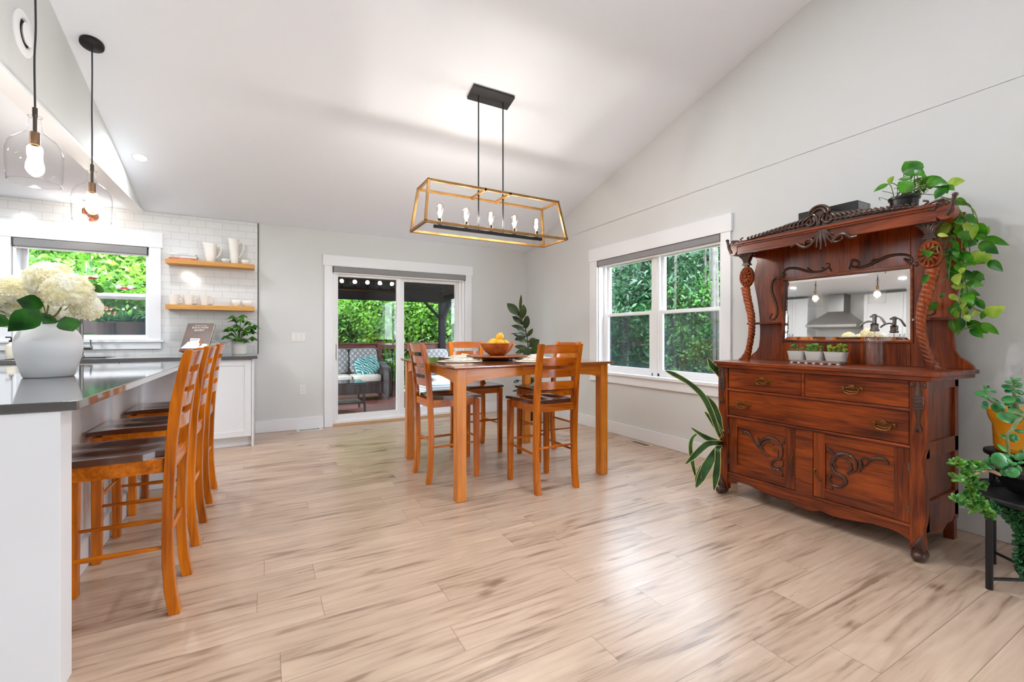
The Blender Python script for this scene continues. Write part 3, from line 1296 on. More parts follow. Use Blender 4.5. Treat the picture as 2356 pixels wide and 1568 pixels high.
book(-0.868, -0.632, 5.72, 5.87, 1.9305, 1.9585, 'thick white book with CASA lettering on its spine, middle of the three', wcov,
     [('CASA', 0.14, 0.017, (74, 74, 76)), ('MITO', 0.34, 0.013, (120, 120, 122))])
book(-0.864, -0.640, 5.72, 5.87, 1.959, 1.982, 'white book with small spaced lettering, topmost of the three', plain('offwhite_book_cover', (222, 222, 220), 0.5),
     [('T H E  K I T C H E N', 0.5, 0.010, (110, 114, 104))])


# ---- cookbook on its stand
def cookbook():
    cx, cyy, z = -0.590, 5.60, 0.918
    A = math.radians(-30)
    r = root('book_stand', 'brown wooden cookbook stand on the counter behind the island chairs', 'book stand', (cx, cyy, z), rz=A)
    wd = wood('stand_wood', (70, 26, 12), (120, 54, 26), 'x', 0.35, 0.2)
    b = MB()
    b.box(cx-0.11, cx+0.11, cyy-0.05, cyy+0.06, z+0.0, z+0.014)
    b.prism([(cyy-0.115, z+0.045), (cyy-0.03, z+0.014), (cyy-0.022, z+0.028), (cyy-0.100, z+0.058)], 'x', cx-0.125, cx+0.125)
    b.prism([(cyy-0.125, z+0.045), (cyy-0.115, z+0.040), (cyy-0.100, z+0.070), (cyy-0.108, z+0.074)], 'x', cx-0.125, cx+0.125)
    build(b, 'base', wd, r, 0.002)
    b = MB()
    b.prism([(cyy-0.03, z+0.02), (cyy-0.020, z+0.018), (cyy+0.075, z+0.27), (cyy+0.065, z+0.274)], 'x', cx-0.10, cx+0.10)
    b.prism([(cyy+0.06, z+0.20), (cyy+0.065, z+0.205), (cyy+0.12, z+0.004), (cyy+0.112, z+0.002)], 'x', cx-0.02, cx+0.02)
    build(b, 'back_rest', BLACKP, r, 0.001)
    # the book: local frame, then tilted
    t = Vector((0, 0.105, 0.245)).normalized()
    k = root('cookbook', 'dark brown bakery cookbook propped upright on the wooden stand', 'book', (cx+0.078*math.sin(A), cyy-0.078*math.cos(A), z+0.066))
    k.rotation_euler = (-math.atan2(0.105, 0.245), 0, A)
    W, H, T = 0.138, 0.285, 0.028
    b = MB()
    b.box(-W, W, -T/2, -T/2+0.003, 0, H)
    b.box(-W, W, T/2-0.003, T/2, 0, H)
    b.box(-W, -W+0.004, -T/2, T/2, 0, H)
    build(b, 'cover', plain('brown_cover', (92, 62, 50), 0.35, var=0.25, vscale=8), k, 0.0008, world=False)
    b = MB()
    b.box(-W+0.004, W-0.004, -T/2+0.003, T/2-0.003, 0.004, H-0.004)
    build(b, 'pages', plain('book_paper', (226, 214, 190), 0.8), k, world=False)
    yf = -T/2-0.0006
    wh = plain('cover_white', (228, 226, 224), 0.5)
    b = MB()   # printed still life: linen, white box, bread, tag
    b.add([(-W+0.002, yf, 0.003), (W-0.004, yf, 0.003), (W-0.004, yf, 0.052), (0.05, yf, 0.060), (-0.05, yf, 0.068), (-0.075, yf, 0.080), (-0.10, yf, 0.045)], [(0, 1, 2, 3, 4, 5, 6)])
    yf2 = yf-0.0005
    b.add([(-0.055, yf2, 0.030), (0.035, yf2, 0.026), (0.040, yf2, 0.112), (-0.062, yf2, 0.115)], [(0, 1, 2, 3)])
    build(b, 'printed_linen', wh, k, world=False)
    b = MB()
    for q in range(5):
        b.tube([(0.055+0.010*math.sin(a*0.5), yf2-0.0005-0.0004*q, 0.028+a*0.009+0.001*q) for a in range(0, 10)], [0.004+0.011*math.sin(PI*(a+0.5)/10) for a in range(10)], 6, flat=((0, 1, 0), 0.03))
        break
    build(b, 'printed_bread', plain('bread_print', (158, 96, 56), 0.5, var=0.4, vscale=60), k, world=False)
    tm = plain('cover_cream_ink', (232, 214, 186), 0.5)
    rot = (PI/2, 0, 0)

    def tx(s_, z_, size, mat, sp=1.0, x=0.005):
        o = text(s_, 'lettering', mat, k, (0, 0, 0), rot, size, spacing=sp, extrude=0.0002)
        o.location = (x, yf2, z_)
    tx('THOMAS KELLER', H-0.026, 0.014, wh, 1.25)
    tx('BOUCHON', H-0.050, 0.030, wh, 1.15)
    tx('BAKERY', H-0.080, 0.030, tm, 0.95)
    g = plain('cover_grey_ink', (96, 70, 72), 0.5)
    o = text('BAKERY', 'lettering', g, k, (0, 0, 0), rot, 0.022, extrude=0.0002)
    o.location = (-0.012, yf2-0.0005, 0.096)
cookbook()


# ---- potted umbrella plant on the counter
def umbrella_plant():
    cx, cyy, z = -0.243, 5.66, 0.918
    r = root('potted_umbrella_plant', 'green umbrella plant in a white pot at the end of the counter', 'plant', (cx, cyy, z))
    b = MB()
    b.lathe((cx, cyy, z), [(0, 0), (0.066, 0), (0.070, 0.006), (0.074, 0.155), (0.068, 0.155), (0.065, 0.14), (0, 0.14)], 32)
    build(b, 'pot', plain('white_textured_pot', (228, 224, 216), 0.55, bump=0.8, bscale=45), r)
    b = MB()
    b.lathe((cx, cyy, z), [(0, 0.143), (0.067, 0.141)], 24)
    build(b, 'soil', SOIL, r)
    rnd = random.Random(5)
    st, lf = MB(), MB()
    heads = [(-0.10, -0.03, 0.30), (-0.03, 0.02, 0.335), (0.02, -0.05, 0.40), (0.08, 0.0, 0.37), (0.12, -0.02, 0.27), (0.06, -0.07, 0.26), (-0.07, -0.06, 0.24), (-0.12, -0.03, 0.21), (0.0, -0.08, 0.30), (0.13, -0.05, 0.20), (0.05, -0.09, 0.18), (-0.05, 0.04, 0.39), (0.1, 0.05, 0.32), (-0.02, -0.1, 0.19), (-0.06, -0.02, 0.43), (0.03, 0.03, 0.44), (0.09, -0.08, 0.31), (-0.09, 0.03, 0.30), (0.15, 0.0, 0.33)]
    for hx, hy, hz in heads:
        c = Vector((cx+hx, cyy+hy, z+hz))
        p0 = Vector((cx+hx*0.12, cyy+hy*0.12, z+0.14))
        p1 = Vector((cx+hx*0.35, cyy+hy*0.35, z+hz*0.75))
        st.tube(spl([p0, p1, c], 5), 0.0028, 6)
        n = rnd.choice((7, 8, 9))
        a0 = rnd.random()*6
        for i in range(n):
            a = a0+2*PI*i/n
            d = Vector((math.cos(a), math.sin(a), -0.35-0.5*rnd.random()))
            L_ = 0.070+0.026*rnd.random()
            q = c+d.normalized()*0.012
            tip = q+d.normalized()*L_
            lf.leaf(q, tip, d.cross(Vector((0, 0, 1))), 0.030, [0.05, 0.55, 0.9, 1.0, 0.85, 0.5, 0.0], droop=-0.15, fold=0.12)
    build(st, 'stem', plain('green_stem', (92, 120, 58), 0.6), r)
    build(lf, 'foliage', leafmat('umbrella_leaf', (22, 74, 16), (74, 140, 34), 0.3, 0.2, 20), r)
umbrella_plant()

# outlet and switch on the tile beside the plant
def plate(name, label, cx, cz, w_, h_, n, kind, yy=BK, cat='outlet'):
    r = root(name, label, cat, (cx, yy, cz-h_/2))
    b = MB()
    b.box(cx-w_/2, cx+w_/2, yy-0.006, yy-0.0005, cz-h_/2, cz+h_/2)
    build(b, 'cover_plate', plain('device_white', (226, 224, 219), 0.35), r, 0.0015)
    if kind == 'switch':
        for k in range(n):
            x = cx-w_/2+w_*(k+0.5)/n
            b = MB()
            b.box(x-0.016, x+0.016, yy-0.009, yy-0.005, cz-0.033, cz+0.033)
            build(b, 'rocker', plain('device_white2', (232, 230, 226), 0.3), r, 0.001)
    else:
        for s_ in (-1, 1):
            b = MB()
            b.box(cx-0.012, cx+0.012, yy-0.008, yy-0.005, cz+s_*0.020-0.013, cz+s_*0.020+0.013)
            o = build(b, 'socket', plain('device_white2', (232, 230, 226), 0.3), r, 0.001)
            b = MB()
            b.box(cx-0.0065, cx-0.0045, yy-0.0086, yy-0.0079, cz+s_*0.020-0.001, cz+s_*0.020+0.007)
            b.box(cx+0.0045, cx+0.0065, yy-0.0086, yy-0.0079, cz+s_*0.020-0.001, cz+s_*0.020+0.006)
            b.box(cx-0.002, cx+0.002, yy-0.0086, yy-0.0079, cz+s_*0.020-0.009, cz+s_*0.020-0.005)
            build(b, 'slot', BLACKP, o)
plate('light_switch', 'white three gang light switch on the greige wall left of the patio door', 0.349, 1.107, 0.162, 0.112, 3, 'switch', cat='light switch')
plate('power_outlet', 'white outlet low on the greige wall left of the patio door', 0.396, 0.474, 0.072, 0.116, 1, 'outlet')
plate('power_outlet', 'white outlet on the tiled wall behind the umbrella plant', -0.40, 1.105, 0.072, 0.112, 1, 'outlet', BK-0.012)
plate('light_switch', 'pale switch on the tiled wall between the cookbook and the umbrella plant', -0.50, 1.105, 0.05, 0.10, 1, 'switch', BK-0.012, cat='light switch')

# floor registers
def register(x0, x1, y0, y1, label, mat, ax):
    r = root('floor_register', label, 'vent', ((x0+x1)/2, (y0+y1)/2, 0.0))
    b = MB()
    b.box(x0, x1, y0, y1, 0.0005, 0.005)
    build(b, 'frame', mat, r, 0.002)
    b = MB()
    n = 15
    for k in range(n):
        if ax == 'x':
            c = x0+0.03+(x1-x0-0.06)*(k+0.5)/n
            b.box(c-0.005, c+0.004, y0+0.03, y1-0.03, 0.0051, 0.0056)
        else:
            c = y0+0.03+(y1-y0-0.06)*(k+0.5)/n
            b.box(x0+0.03, x1-0.03, c-0.006, c+0.005, 0.0051, 0.0056)
    build(b, 'slots', plain('vent_dark_%s' % ax, (40, 38, 36) if ax == 'x' else (110, 92, 76), 0.7), r)
register(0.325, 0.605, 5.745, 5.868, 'white floor vent register against the baseboard left of the patio door', plain('vent_white', (222, 221, 218), 0.4), 'x')
register(3.340, 3.468, 3.245, 3.525, 'beige floor vent register below the right window', plain('vent_beige', (206, 186, 166), 0.45), 'y')


# ---- kitchen end wall seen in the sideboard mirror
def end_wall():
    b = MB()
    b.box(KL+0.0005, KL+0.010, 2.6, BK-0.02, 0.9, HC-0.002)
    m, nt, p = newmat('end_wall_tile')
    p.inputs['Base Color'].default_value = lin((224, 222, 219))
    p.inputs['Roughness'].default_value = 0.15
    struct(b, 'wall_left_tile', m)
    r = root('range_hood', 'stainless steel chimney range hood on the kitchen end wall', 'range hood', (KL+0.26, 4.74, 1.70))
    b = MB()
    y0, y1, x1 = 4.28, 5.20, KL+0.50
    b.box(KL+0.012, x1, y0, y1, 1.72, 1.77)
    b.add([(KL+0.012, y0, 1.77), (x1, y0, 1.77), (x1, y1, 1.77), (KL+0.012, y1, 1.77),
           (KL+0.012, 4.60, 2.05), (KL+0.28, 4.60, 2.05), (KL+0.28, 4.88, 2.05), (KL+0.012, 4.88, 2.05)],
          [(0, 1, 5, 4), (1, 2, 6, 5), (2, 3, 7, 6), (4, 5, 6, 7), (3, 0, 4, 7)])
    build(b, 'canopy', plain('hood_steel', (176, 172, 168), 0.35, metal=0.9), r)
    b = MB()
    b.box(KL+0.012, KL+0.28, 4.60, 4.88, 2.05, HC-0.003)
    build(b, 'flue', STEEL, r)

    def tall(y0, y1, z0, x1, label, hz, name='wall_cabinet'):
        r = root(name, label, 'cabinet', (KL+0.2, (y0+y1)/2, z0))
        b = MB()
        b.box(KL+0.012, x1-0.02, y0, y1, z0, HC-0.06)
        build(b, 'carcass', CAB, r)
        ym = (y0+y1)/2
        for (a, c, s_) in ((y0+0.003, ym-0.002, 1), (ym+0.002, y1-0.003, -1)):
            b = MB()
            shaker(b, 'x', x1, a, c, z0+0.005, HC-0.07, out=1)
            d = build(b, 'door', CAB, r, 0.0015)
            b = MB()
            yy = (c-0.03) if s_ == 1 else (a+0.03)
            b.tube(spl([(x1, yy, hz), (x1+0.03, yy, hz+0.03), (x1+0.03, yy, hz+0.13), (x1, yy, hz+0.16)], 4), 0.006, 8)
            build(b, 'handle', STEELD, d)
    tall(5.24, BK-0.03, 1.37, KL+0.36, 'white upper cabinet in the kitchen corner beside the range hood', 1.42)
    tall(3.0, 4.22, 1.37, KL+0.36, 'white upper cabinet on the camera side of the range hood', 1.42)
    r = root('base_cabinet', 'long white base cabinet on the kitchen end wall', 'cabinet', (KL+0.3, 3.6, 0))
    b = MB()
    b.box(KL+0.012, KL+0.60, 2.6, 4.32, 0.001, 0.886)
    build(b, 'carcass', CAB, r)
    b = MB()
    b.box(KL+0.012, KL+0.63, 2.58, 4.33, 0.888, 0.918)
    single(b, 'countertop', 'grey quartz countertop on the kitchen end wall', 'countertop', GRAYQ)
    r = root('range_cooker', 'stainless steel range cooker below the hood', 'cooker', (KL+0.3, 4.74, 0))
    b = MB()
    b.box(KL+0.012, KL+0.64, 4.34, 5.10, 0.02, 0.92)
    build(b, 'cooker_body', STEEL, r, 0.004)
    b = MB()
    b.box(KL+0.02, KL+0.62, 4.36, 5.08, 0.921, 0.935)
    build(b, 'hob', BLACKM, r)
end_wall()


# ---- island
def island():
    r = root('kitchen_island', 'white panelled kitchen island body the honey wood chairs are pushed up to', 'island', (-1.2, 3.0, 0))
    b = MB()
    b.box(-1.70, -0.78, 2.0, 4.15, 0.001, 0.884)
    build(b, 'carcass', CAB, r)
    b = MB()
    b.box(-1.70, -0.56, 1.905, 2.0, 0.001, 0.884)
    build(b, 'end_panel', CAB, r, 0.0015)
    b = MB()
    b.box(-1.70, -0.56, 4.10, 4.18, 0.001, 0.884)
    build(b, 'end_panel', CAB, r, 0.0015)
    b = MB()
    for (a, c) in ((2.0, 2.10), (2.66, 2.76), (3.34, 3.44), (4.0, 4.10)):
        b.box(-0.78, -0.762, a, c, 0.14, 0.80)
    b.box(-0.78, -0.762, 2.0, 4.10, 0.80, 0.884)
    b.box(-0.78, -0.752, 2.0, 4.10, 0.001, 0.14)
    build(b, 'side_panel', CAB, r, 0.001)
    b = MB()
    b.prism([(-1.76, 1.899), (-0.5176, 1.899), (-0.5176, 4.02), (-0.60, 4.24), (-1.76, 4.24)], 'z', 0.885, 0.915)
    single(b, 'island_countertop', 'polished grey quartz countertop lying on the white island', 'countertop', GRAYQ, 0.003)
island()

# ---- vase of hydrangeas
VX, VY, VZ = -0.949, 3.088, 0.915
b = MB()
KV = 0.715
pr = [(0, 0.002), (0.124, 0), (0.131, 0.006), (0.150, 0.055), (0.168, 0.105), (0.176, 0.150), (0.174, 0.178), (0.163, 0.208), (0.142, 0.232), (0.112, 0.250), (0.086, 0.259), (0.080, 0.262), (0.078, 0.273), (0.074, 0.274), (0.070, 0.262), (0.10, 0.245), (0.15, 0.19), (0.16, 0.12), (0.12, 0.02), (0, 0.02)]
b.lathe((VX, VY, VZ), [(a*KV, c) for a, c in pr], 56)
VASE = single(b, 'vase', 'round white matte vase on the island countertop', 'vase', plain('matte_white_stoneware', (222, 222, 222), 0.6, bump=0.06, bscale=30))


def bouquet():
    r = root('hydrangea_bouquet', 'bunch of cream hydrangea heads standing in the white vase', 'flowers', (VX, VY, VZ+0.03))
    rnd = random.Random(3)
    cream = leafmat('hydrangea_petal', (255, 249, 218), (255, 255, 248), 0.6, 0.45, 9)
    stm = plain('hydrangea_stem', (120, 118, 58), 0.6)
    heads = [((118, 648), 2.24, 0.094, 0.98), ((160, 672), 2.14, 0.088, 0.95), ((28, 672), 2.30, 0.080, 1.0), ((22, 728), 2.34, 0.066, 1.0), ((200, 710), 2.22, 0.058, 1.05), ((95, 668), 2.44, 0.085, 0.9), ((135, 712), 2.42, 0.060, 0.9), ((-30, 700), 2.3, 0.08, 1.0)]
    for (px, d, R, q) in heads:
        c = atd(px[0], px[1], d)
        st = MB()
        neck = Vector((VX+rnd.uniform(-0.03, 0.03), VY+rnd.uniform(-0.03, 0.03), VZ+0.26))
        st.tube(spl([Vector((VX, VY, VZ+0.04)), neck, c*0.5+neck*0.5+Vector((0, 0, -0.02)), c], 5), 0.0042, 7)
        for k in range(9):
            a = rnd.random()*2*PI
            e = c+Vector((math.cos(a)*R*0.55, math.sin(a)*R*0.55, R*rnd.uniform(-0.1, 0.5)))
            st.tube([c-Vector((0, 0, R*0.55)), e], 0.0016, 5)
        m = MB()
        n = int(900*(R/0.09)**2)
        for i in range(n):
            z_ = 1-2*(i+0.5)/n
            a = i*2.39996
            q_ = math.sqrt(1-z_*z_)
            nn = Vector((q_*math.cos(a), q_*math.sin(a), z_))
            if nn.z < -0.72:
                continue
            lump = 1.0+0.13*noise.noise(nn*2.6+Vector((px[0], 0, 0)))+0.07*noise.noise(nn*7+Vector((0, px[1], 0)))+rnd.uniform(-0.05, 0.04)
            p = c+Vector((nn.x*R, nn.y*R, nn.z*R*q))*lump
            nj = (nn+Vector((rnd.uniform(-.55, .55), rnd.uniform(-.55, .55), rnd.uniform(-.55, .55)))).normalized()
            u = nj.orthogonal().normalized()
            v = nj.cross(u)
            th = rnd.random()*PI
            S = 0.0095*rnd.uniform(0.85, 1.3)
            for j in range(4):
                t0 = th+j*PI/2
                e1 = u*math.cos(t0)+v*math.sin(t0)
                e2 = u*math.cos(t0+PI/2)+v*math.sin(t0+PI/2)
                m.add([p-nj*0.002, p+e1*S*0.75-e2*S*0.55+nj*0.002, p+e1*S*1.25+nj*0.0035*rnd.uniform(-1, 1.5), p+e1*S*0.75+e2*S*0.55+nj*0.002], [(0, 1, 2, 3)], False)
        build(m, 'flower_head', cream, build(st, 'stem', stm, r))
    hl = leafmat('hydrangea_leaf', (12, 60, 10), (40, 104, 22), 0.4, 0.2, 14)
    hp = [0.12, 0.74, 1.0, 0.92, 0.66, 0.34, 0.0]
    for (a, c, wd, dp, sd) in (((88, 712), (18, 762), 0.105, 2.08, (0.2, -0.3, 1)), ((100, 702), (38, 690), 0.09, 2.14, (0, -0.2, 1)), ((150, 728), (168, 762), 0.085, 2.08, (1, 0.3, 0.3)), ((205, 655), (240, 672), 0.04, 2.2, (0, 0.3, 1)), ((10, 725), (-20, 752), 0.08, 2.14, (0, -0.2, 1)), ((85, 735), (50, 748), 0.07, 2.2, (0, -0.6, 1)), ((120, 725), (98, 745), 0.07, 2.22, (0, 0.3, 1))):
        m = MB()
        p0, p1 = atd(a[0], a[1], dp), atd(c[0], c[1], dp-0.04)
        m.leaf(p0, p1, sd, wd, hp, droop=0.08, fold=0.18)
        m.tube([Vector((VX, VY, VZ+0.25))*0.6+p0*0.4, p0], 0.002, 5)
        build(m, 'leaf', hl, r)
bouquet()


# ------------------------------------------------------------------ counter-height chair
def make_chair():
    """local frame: seated person faces +Y; back posts at y=0, front legs at y=.40"""
    r = root('counter_chair', 'x', 'chair')
    HW = 0.167      # post centre from the middle
    PWd = 0.020     # half width of a post
    # back post outline in (y, z): forward edge then rear edge; forward is +y
    fe = [(0.020, 0.0), (0.034, 0.10), (0.041, 0.22), (0.042, 0.34), (0.038, 0.50), (0.030, 0.68), (0.016, 0.84), (-0.008, 0.97), (-0.026, 1.045), (-0.038, 1.064)]
    re_ = [(-0.062, 1.064), (-0.060, 1.05), (-0.046, 0.98), (-0.030, 0.90), (-0.008, 0.69), (0.002, 0.50), (0.006, 0.34), (0.003, 0.20), (-0.006, 0.09), (-0.020, 0.0)]
    for s_ in (-1, 1):
        b = MB()
        b.prism(fe+re_, 'x', s_*HW-PWd, s_*HW+PWd, smooth=True)
        build(b, 'leg', chw('z'), r, 0.003, world=False, ang=30)
    for s_ in (-1, 1):
        b = MB()
        b.add([(s_*HW-0.018+0.002*s_, 0.382, 0), (s_*HW+0.018+0.002*s_, 0.382, 0), (s_*HW+0.018+0.002*s_, 0.418, 0), (s_*HW-0.018+0.002*s_, 0.418, 0),
               (s_*HW-0.022, 0.376, 0.622), (s_*HW+0.022, 0.376, 0.622), (s_*HW+0.022, 0.420, 0.622), (s_*HW-0.022, 0.420, 0.622)],
              [(0, 3, 2, 1), (4, 5, 6, 7), (0, 1, 5, 4), (1, 2, 6, 5), (2, 3, 7, 6), (3, 0, 4, 7)])
        build(b, 'leg', chw('z'), r, 0.003, world=False)
    b = MB()
    b.box(-HW-0.008, -HW+0.010, 0.036, 0.380, 0.574, 0.630)
    b.box(HW-0.010, HW+0.008, 0.036, 0.380, 0.574, 0.630)
    b.box(-HW+0.02, HW-0.02, 0.004, 0.024, 0.576, 0.630)
    b.box(-HW+0.02, HW-0.02, 0.390, 0.410, 0.574, 0.625)
    build(b, 'seat_rail', chw('x'), r, 0.002, world=False)
    # saddle seat
    n = 14
    b = MB()
    vs_, fs_ = [], []
    for k in range(2):
        for i in range(n+1):
            for j in range(n+1):
                u, v = i/n*2-1, j/n
                y = 0.036+v*0.400
                x = u*(0.190-0.010*(1-v))
                if v < 0.08:
                    x *= 0.80
                dip = 0.016*max(0, 1-abs(abs(u)-0.42)*2.2)*math.sin(PI*min(1, v*1.1))*(1 if abs(u) > 0.05 else 0.8)
                edge = 0.008*(v**6)
                z_ = 0.656-dip-edge if k else 0.630
                vs_.append((x, y, z_))
    N1 = (n+1)*(n+1)
    for i in range(n):
        for j in range(n):
            a = i*(n+1)+j
            fs_.append((a, a+1, a+n+2, a+n+1))
            fs_.append((N1+a, N1+a+n+1, N1+a+n+2, N1+a+1))
    for i in range(n):
        for (a, c) in ((i*(n+1), (i+1)*(n+1)), ((i+1)*(n+1)+n, i*(n+1)+n)):
            fs_.append((a, c, N1+c, N1+a))
    for j in range(n):
        for (a, c) in ((j+1, j), (n*(n+1)+j, n*(n+1)+j+1)):
            fs_.append((a, c, N1+c, N1+a))
    b.add(vs_, fs_, True)
    build(b, 'seat', SEATW, r, 0.0, world=False, ang=40, label='dark brown dished seat')

    def ycen(z_):
        pts = sorted([((fe[i][0]), fe[i][1]) for i in range(len(fe))], key=lambda q: q[1])
        for i in range(len(pts)-1):
            if pts[i][1] <= z_ <= pts[i+1][1]:
                t = (z_-pts[i][1])/(pts[i+1][1]-pts[i][1])
                return pts[i][0]+(pts[i+1][0]-pts[i][0])*t-0.018
        return -0.03
    for (z0, z1) in ((0.996, 1.055), (0.908, 0.962), (0.824, 0.878), (0.736, 0.790)):
        b = MB()
        vs_, fs_ = [], []
        m = 10
        for i in range(m+1):
            u = i/m*2-1
            x = u*(HW-PWd+0.004)
            bow = -0.022*(1-u*u)
            for (zz, dy) in ((z0, 0.009), (z1, 0.009), (z1, -0.007), (z0, -0.007)):
                vs_.append((x, ycen(zz)+bow+dy, zz+(0.004*(1-u*u) if zz == z1 else 0)))
        for i in range(m):
            a = i*4
            for (p, q) in ((0, 1), (1, 2), (2, 3), (3, 0)):
                fs_.append((a+p, a+q, a+4+q, a+4+p))
        fs_ += [(0, 3, 2, 1), (m*4, m*4+1, m*4+2, m*4+3)]
        b.add(vs_, fs_, True)
        build(b, 'back_slat', wood('polished_slat_wood', (136, 54, 0), (222, 120, 14), 'x', 0.16, 0.9, contrast=0.42, low=0.3, blotch=0.6), r, 0.0, world=False, ang=50)
    for (p, q, rr) in (((-HW, 0.035, 0.272), (-HW, 0.39, 0.278), 0.009), ((HW, 0.035, 0.272), (HW, 0.39, 0.278), 0.009),
                       ((-HW, 0.022, 0.318), (HW, 0.022, 0.318), 0.009), ((-HW, 0.398, 0.318), (HW, 0.398, 0.318), 0.009)):
        b = MB()
        p, q = Vector(p), Vector(q)
        b.tube([p+(q-p)*t for t in (0.02, 0.25, 0.5, 0.75, 0.98)], [rr*0.75, rr, rr*1.12, rr, rr*0.75], 12)
        build(b, 'stretcher', chw('y' if abs(p.x-q.x) < 0.01 else 'x'), r, world=False)
    return r
CH = make_chair()
TCH = []
IG = 'counter chairs along the kitchen island'
TG = 'counter chairs around the pub table'
CH.location = (-0.318, 2.405, 0)
CH.rotation_euler = (0, 0, PI/2)
CH['label'] = 'honey wood slat back chair nearest the corner of the grey island countertop'
CH['group'] = IG
dup(CH, (-0.322, 3.075, 0), PI/2, 'middle of the three honey wood chairs at the island', IG)
dup(CH, (-0.324, 3.757, 0), PI/2, 'honey wood chair at the island farthest from the vase, nearest the tiled wall', IG)
dup(CH, (1.080, 3.415, 0), -PI/2, 'honey wood chair at the pub table with its back toward the island', TG)
dup(CH, (1.848, 2.650, 0), 0, 'honey wood chair at the pub table with its slatted back to the open floor', TG)
dup(CH, (1.815, 4.210, 0), PI, 'honey wood chair on the far side of the pub table by the patio door', TG)
dup(CH, (2.520, 3.500, 0), PI/2, 'honey wood chair at the pub table on the side of the right window', TG)


# ------------------------------------------------------------------ pub table
def pub_table():
    r = root('pub_table', 'square counter height honey wood table under the lantern chandelier', 'table', (1.78, 3.415, 0))
    x0, x1, y0, y1 = 1.125, 2.437, 2.782, 4.050
    lw = 0.070
    for (x, y) in ((x0, y0), (x1-lw, y0), (x0, y1-lw), (x1-lw, y1-lw)):
        b = MB()
        b.box(x, x+lw, y, y+lw, 0.0, 0.893)
        build(b, 'leg', tbw('z'), r, 0.004)
    arch = []
    for i in range(17):
        t = i/16
        arch.append((t, 0.790+0.045*math.sin(PI*t)**0.6 if 0 < t < 1 else 0.790))

    def apron(axis, a, c, f0, f1):
        b = MB()
        poly = [(a+(c-a)*t, z_) for t, z_ in arch]+[(c, 0.893), (a, 0.893)]
        b.prism(poly, axis, f0, f1)
        build(b, 'apron', tbw('x' if axis == 'y' else 'y'), r, 0.001, ang=30)
    apron('y', x0+lw, x1-lw, y0+0.008, y0+0.030)
    apron('y', x0+lw, x1-lw, y1-0.030, y1-0.008)
    apron('x', y0+lw, y1-lw, x0+0.008, x0+0.030)
    apron('x', y0+lw, y1-lw, x1-0.030, x1-0.008)
    b = MB()
    e = 0.032
    xa, xb, ya, yb = x0-e, x1+e, y0-e, y1+e
    ym = (ya+yb)/2
    for (c, d) in ((ya, ym-0.225), (ym-0.2245, ym+0.2245), (ym+0.225, yb)):
        i0 = 0.012 if c == ya else 0
        i1 = 0.012 if d == yb else 0
        b.add([(xa+0.012, c+i0, 0.8935), (xb-0.012, c+i0, 0.8935), (xb-0.012, d-i1, 0.8935), (xa+0.012, d-i1, 0.8935),
               (xa, c, 0.905), (xb, c, 0.905), (xb, d, 0.905), (xa, d, 0.905), (xa, c, 0.915), (xb, c, 0.915), (xb, d, 0.915), (xa, d, 0.915)],
              [(0, 3, 2, 1), (8, 9, 10, 11)]+[(i, (i+1) % 4, 4+(i+1) % 4, 4+i) for i in range(4)]+[(4+i, 4+(i+1) % 4, 8+(i+1) % 4, 8+i) for i in range(4)])
    build(b, 'tabletop', wood('table_top_wood', (118, 58, 26), (176, 98, 52), 'x', 0.12, 0.9, contrast=0.45, low=0.28, blotch=0.5), r, 0.0015)
pub_table()

TX, TY = 1.746, 3.403
r = root('lazy_susan', 'round brown wooden turntable in the middle of the pub table', 'turntable', (TX, TY, 0.915))
b = MB()
b.lathe((TX, TY, 0.915), [(0, 0.0005), (0.128, 0.0005), (0.135, 0.004), (0.132, 0.018), (0, 0.018)], 40)
build(b, 'base', BLACKP, r)
b = MB()
b.lathe((TX, TY, 0.934), [(0, 0), (0.20, 0.0), (0.255, 0.008), (0.268, 0.016), (0.262, 0.021), (0, 0.019)], 64)
build(b, 'turntable_top', wood('susan_wood', (120, 58, 24), (166, 92, 44), 'x', 0.25, 0.5), r, ang=25)
b = MB()
b.lathe((TX, TY, 0.954), [(0, 0.001), (0.060, 0.0), (0.070, 0.004), (0.105, 0.030), (0.142, 0.072), (0.165, 0.104), (0.160, 0.107), (0.135, 0.074), (0.098, 0.036), (0.06, 0.014), (0, 0.012)], 48)
single(b, 'wooden_bowl', 'wide turned wooden bowl holding lemons on the turntable', 'bowl', wood('bowl_wood', (150, 66, 20), (222, 138, 66), 'z', 0.25, 0.5, fine=0.5, contrast=0.4, blotch=0.6))
LEM = leafmat('lemon_skin', (232, 164, 22), (250, 206, 60), 0.4, 0.0, 5)


def lemon(x, y, z, r_, rot, label):
    b = MB()
    M = Matrix.Translation((x, y, z)) @ Matrix.Rotation(rot[0], 4, 'X') @ Matrix.Rotation(rot[1], 4, 'Y')
    prof = []
    for i in range(13):
        t = -1+2*i/12
        rr = r_*(max(0, 1-abs(t)**2.3))**0.5
        prof.append((max(rr, 0.0005), t*r_*1.28+(0.006 if i == 12 else (-0.003 if i == 0 else 0))))
    b.lathe((0, 0, 0), prof, 20, M=M)
    single(b, 'lemon', label, 'lemon', LEM, group='lemons in the wooden bowl')
lemon(TX+0.012, TY-0.02, 1.105, 0.034, (0.35, 0.3), 'yellow lemon standing highest on the pile in the wooden bowl')
lemon(TX-0.052, TY-0.03, 1.070, 0.029, (1.3, 1.0), 'lemon leaning on the left of the topmost lemon')
lemon(TX-0.012, TY-0.075, 1.060, 0.031, (1.5, 0.3), 'lemon in front of the topmost lemon')
lemon(TX-0.085, TY-0.065, 1.055, 0.026, (1.4, 1.4), 'lemon at the left rim of the wooden bowl')
lemon(TX+0.075, TY+0.005, 1.055, 0.030, (1.4, 0.9), 'lemon resting at the right rim of the wooden bowl')
lemon(TX-0.02, TY+0.075, 1.055, 0.030, (1.0, 0.4), 'lemon half hidden at the back of the wooden bowl')

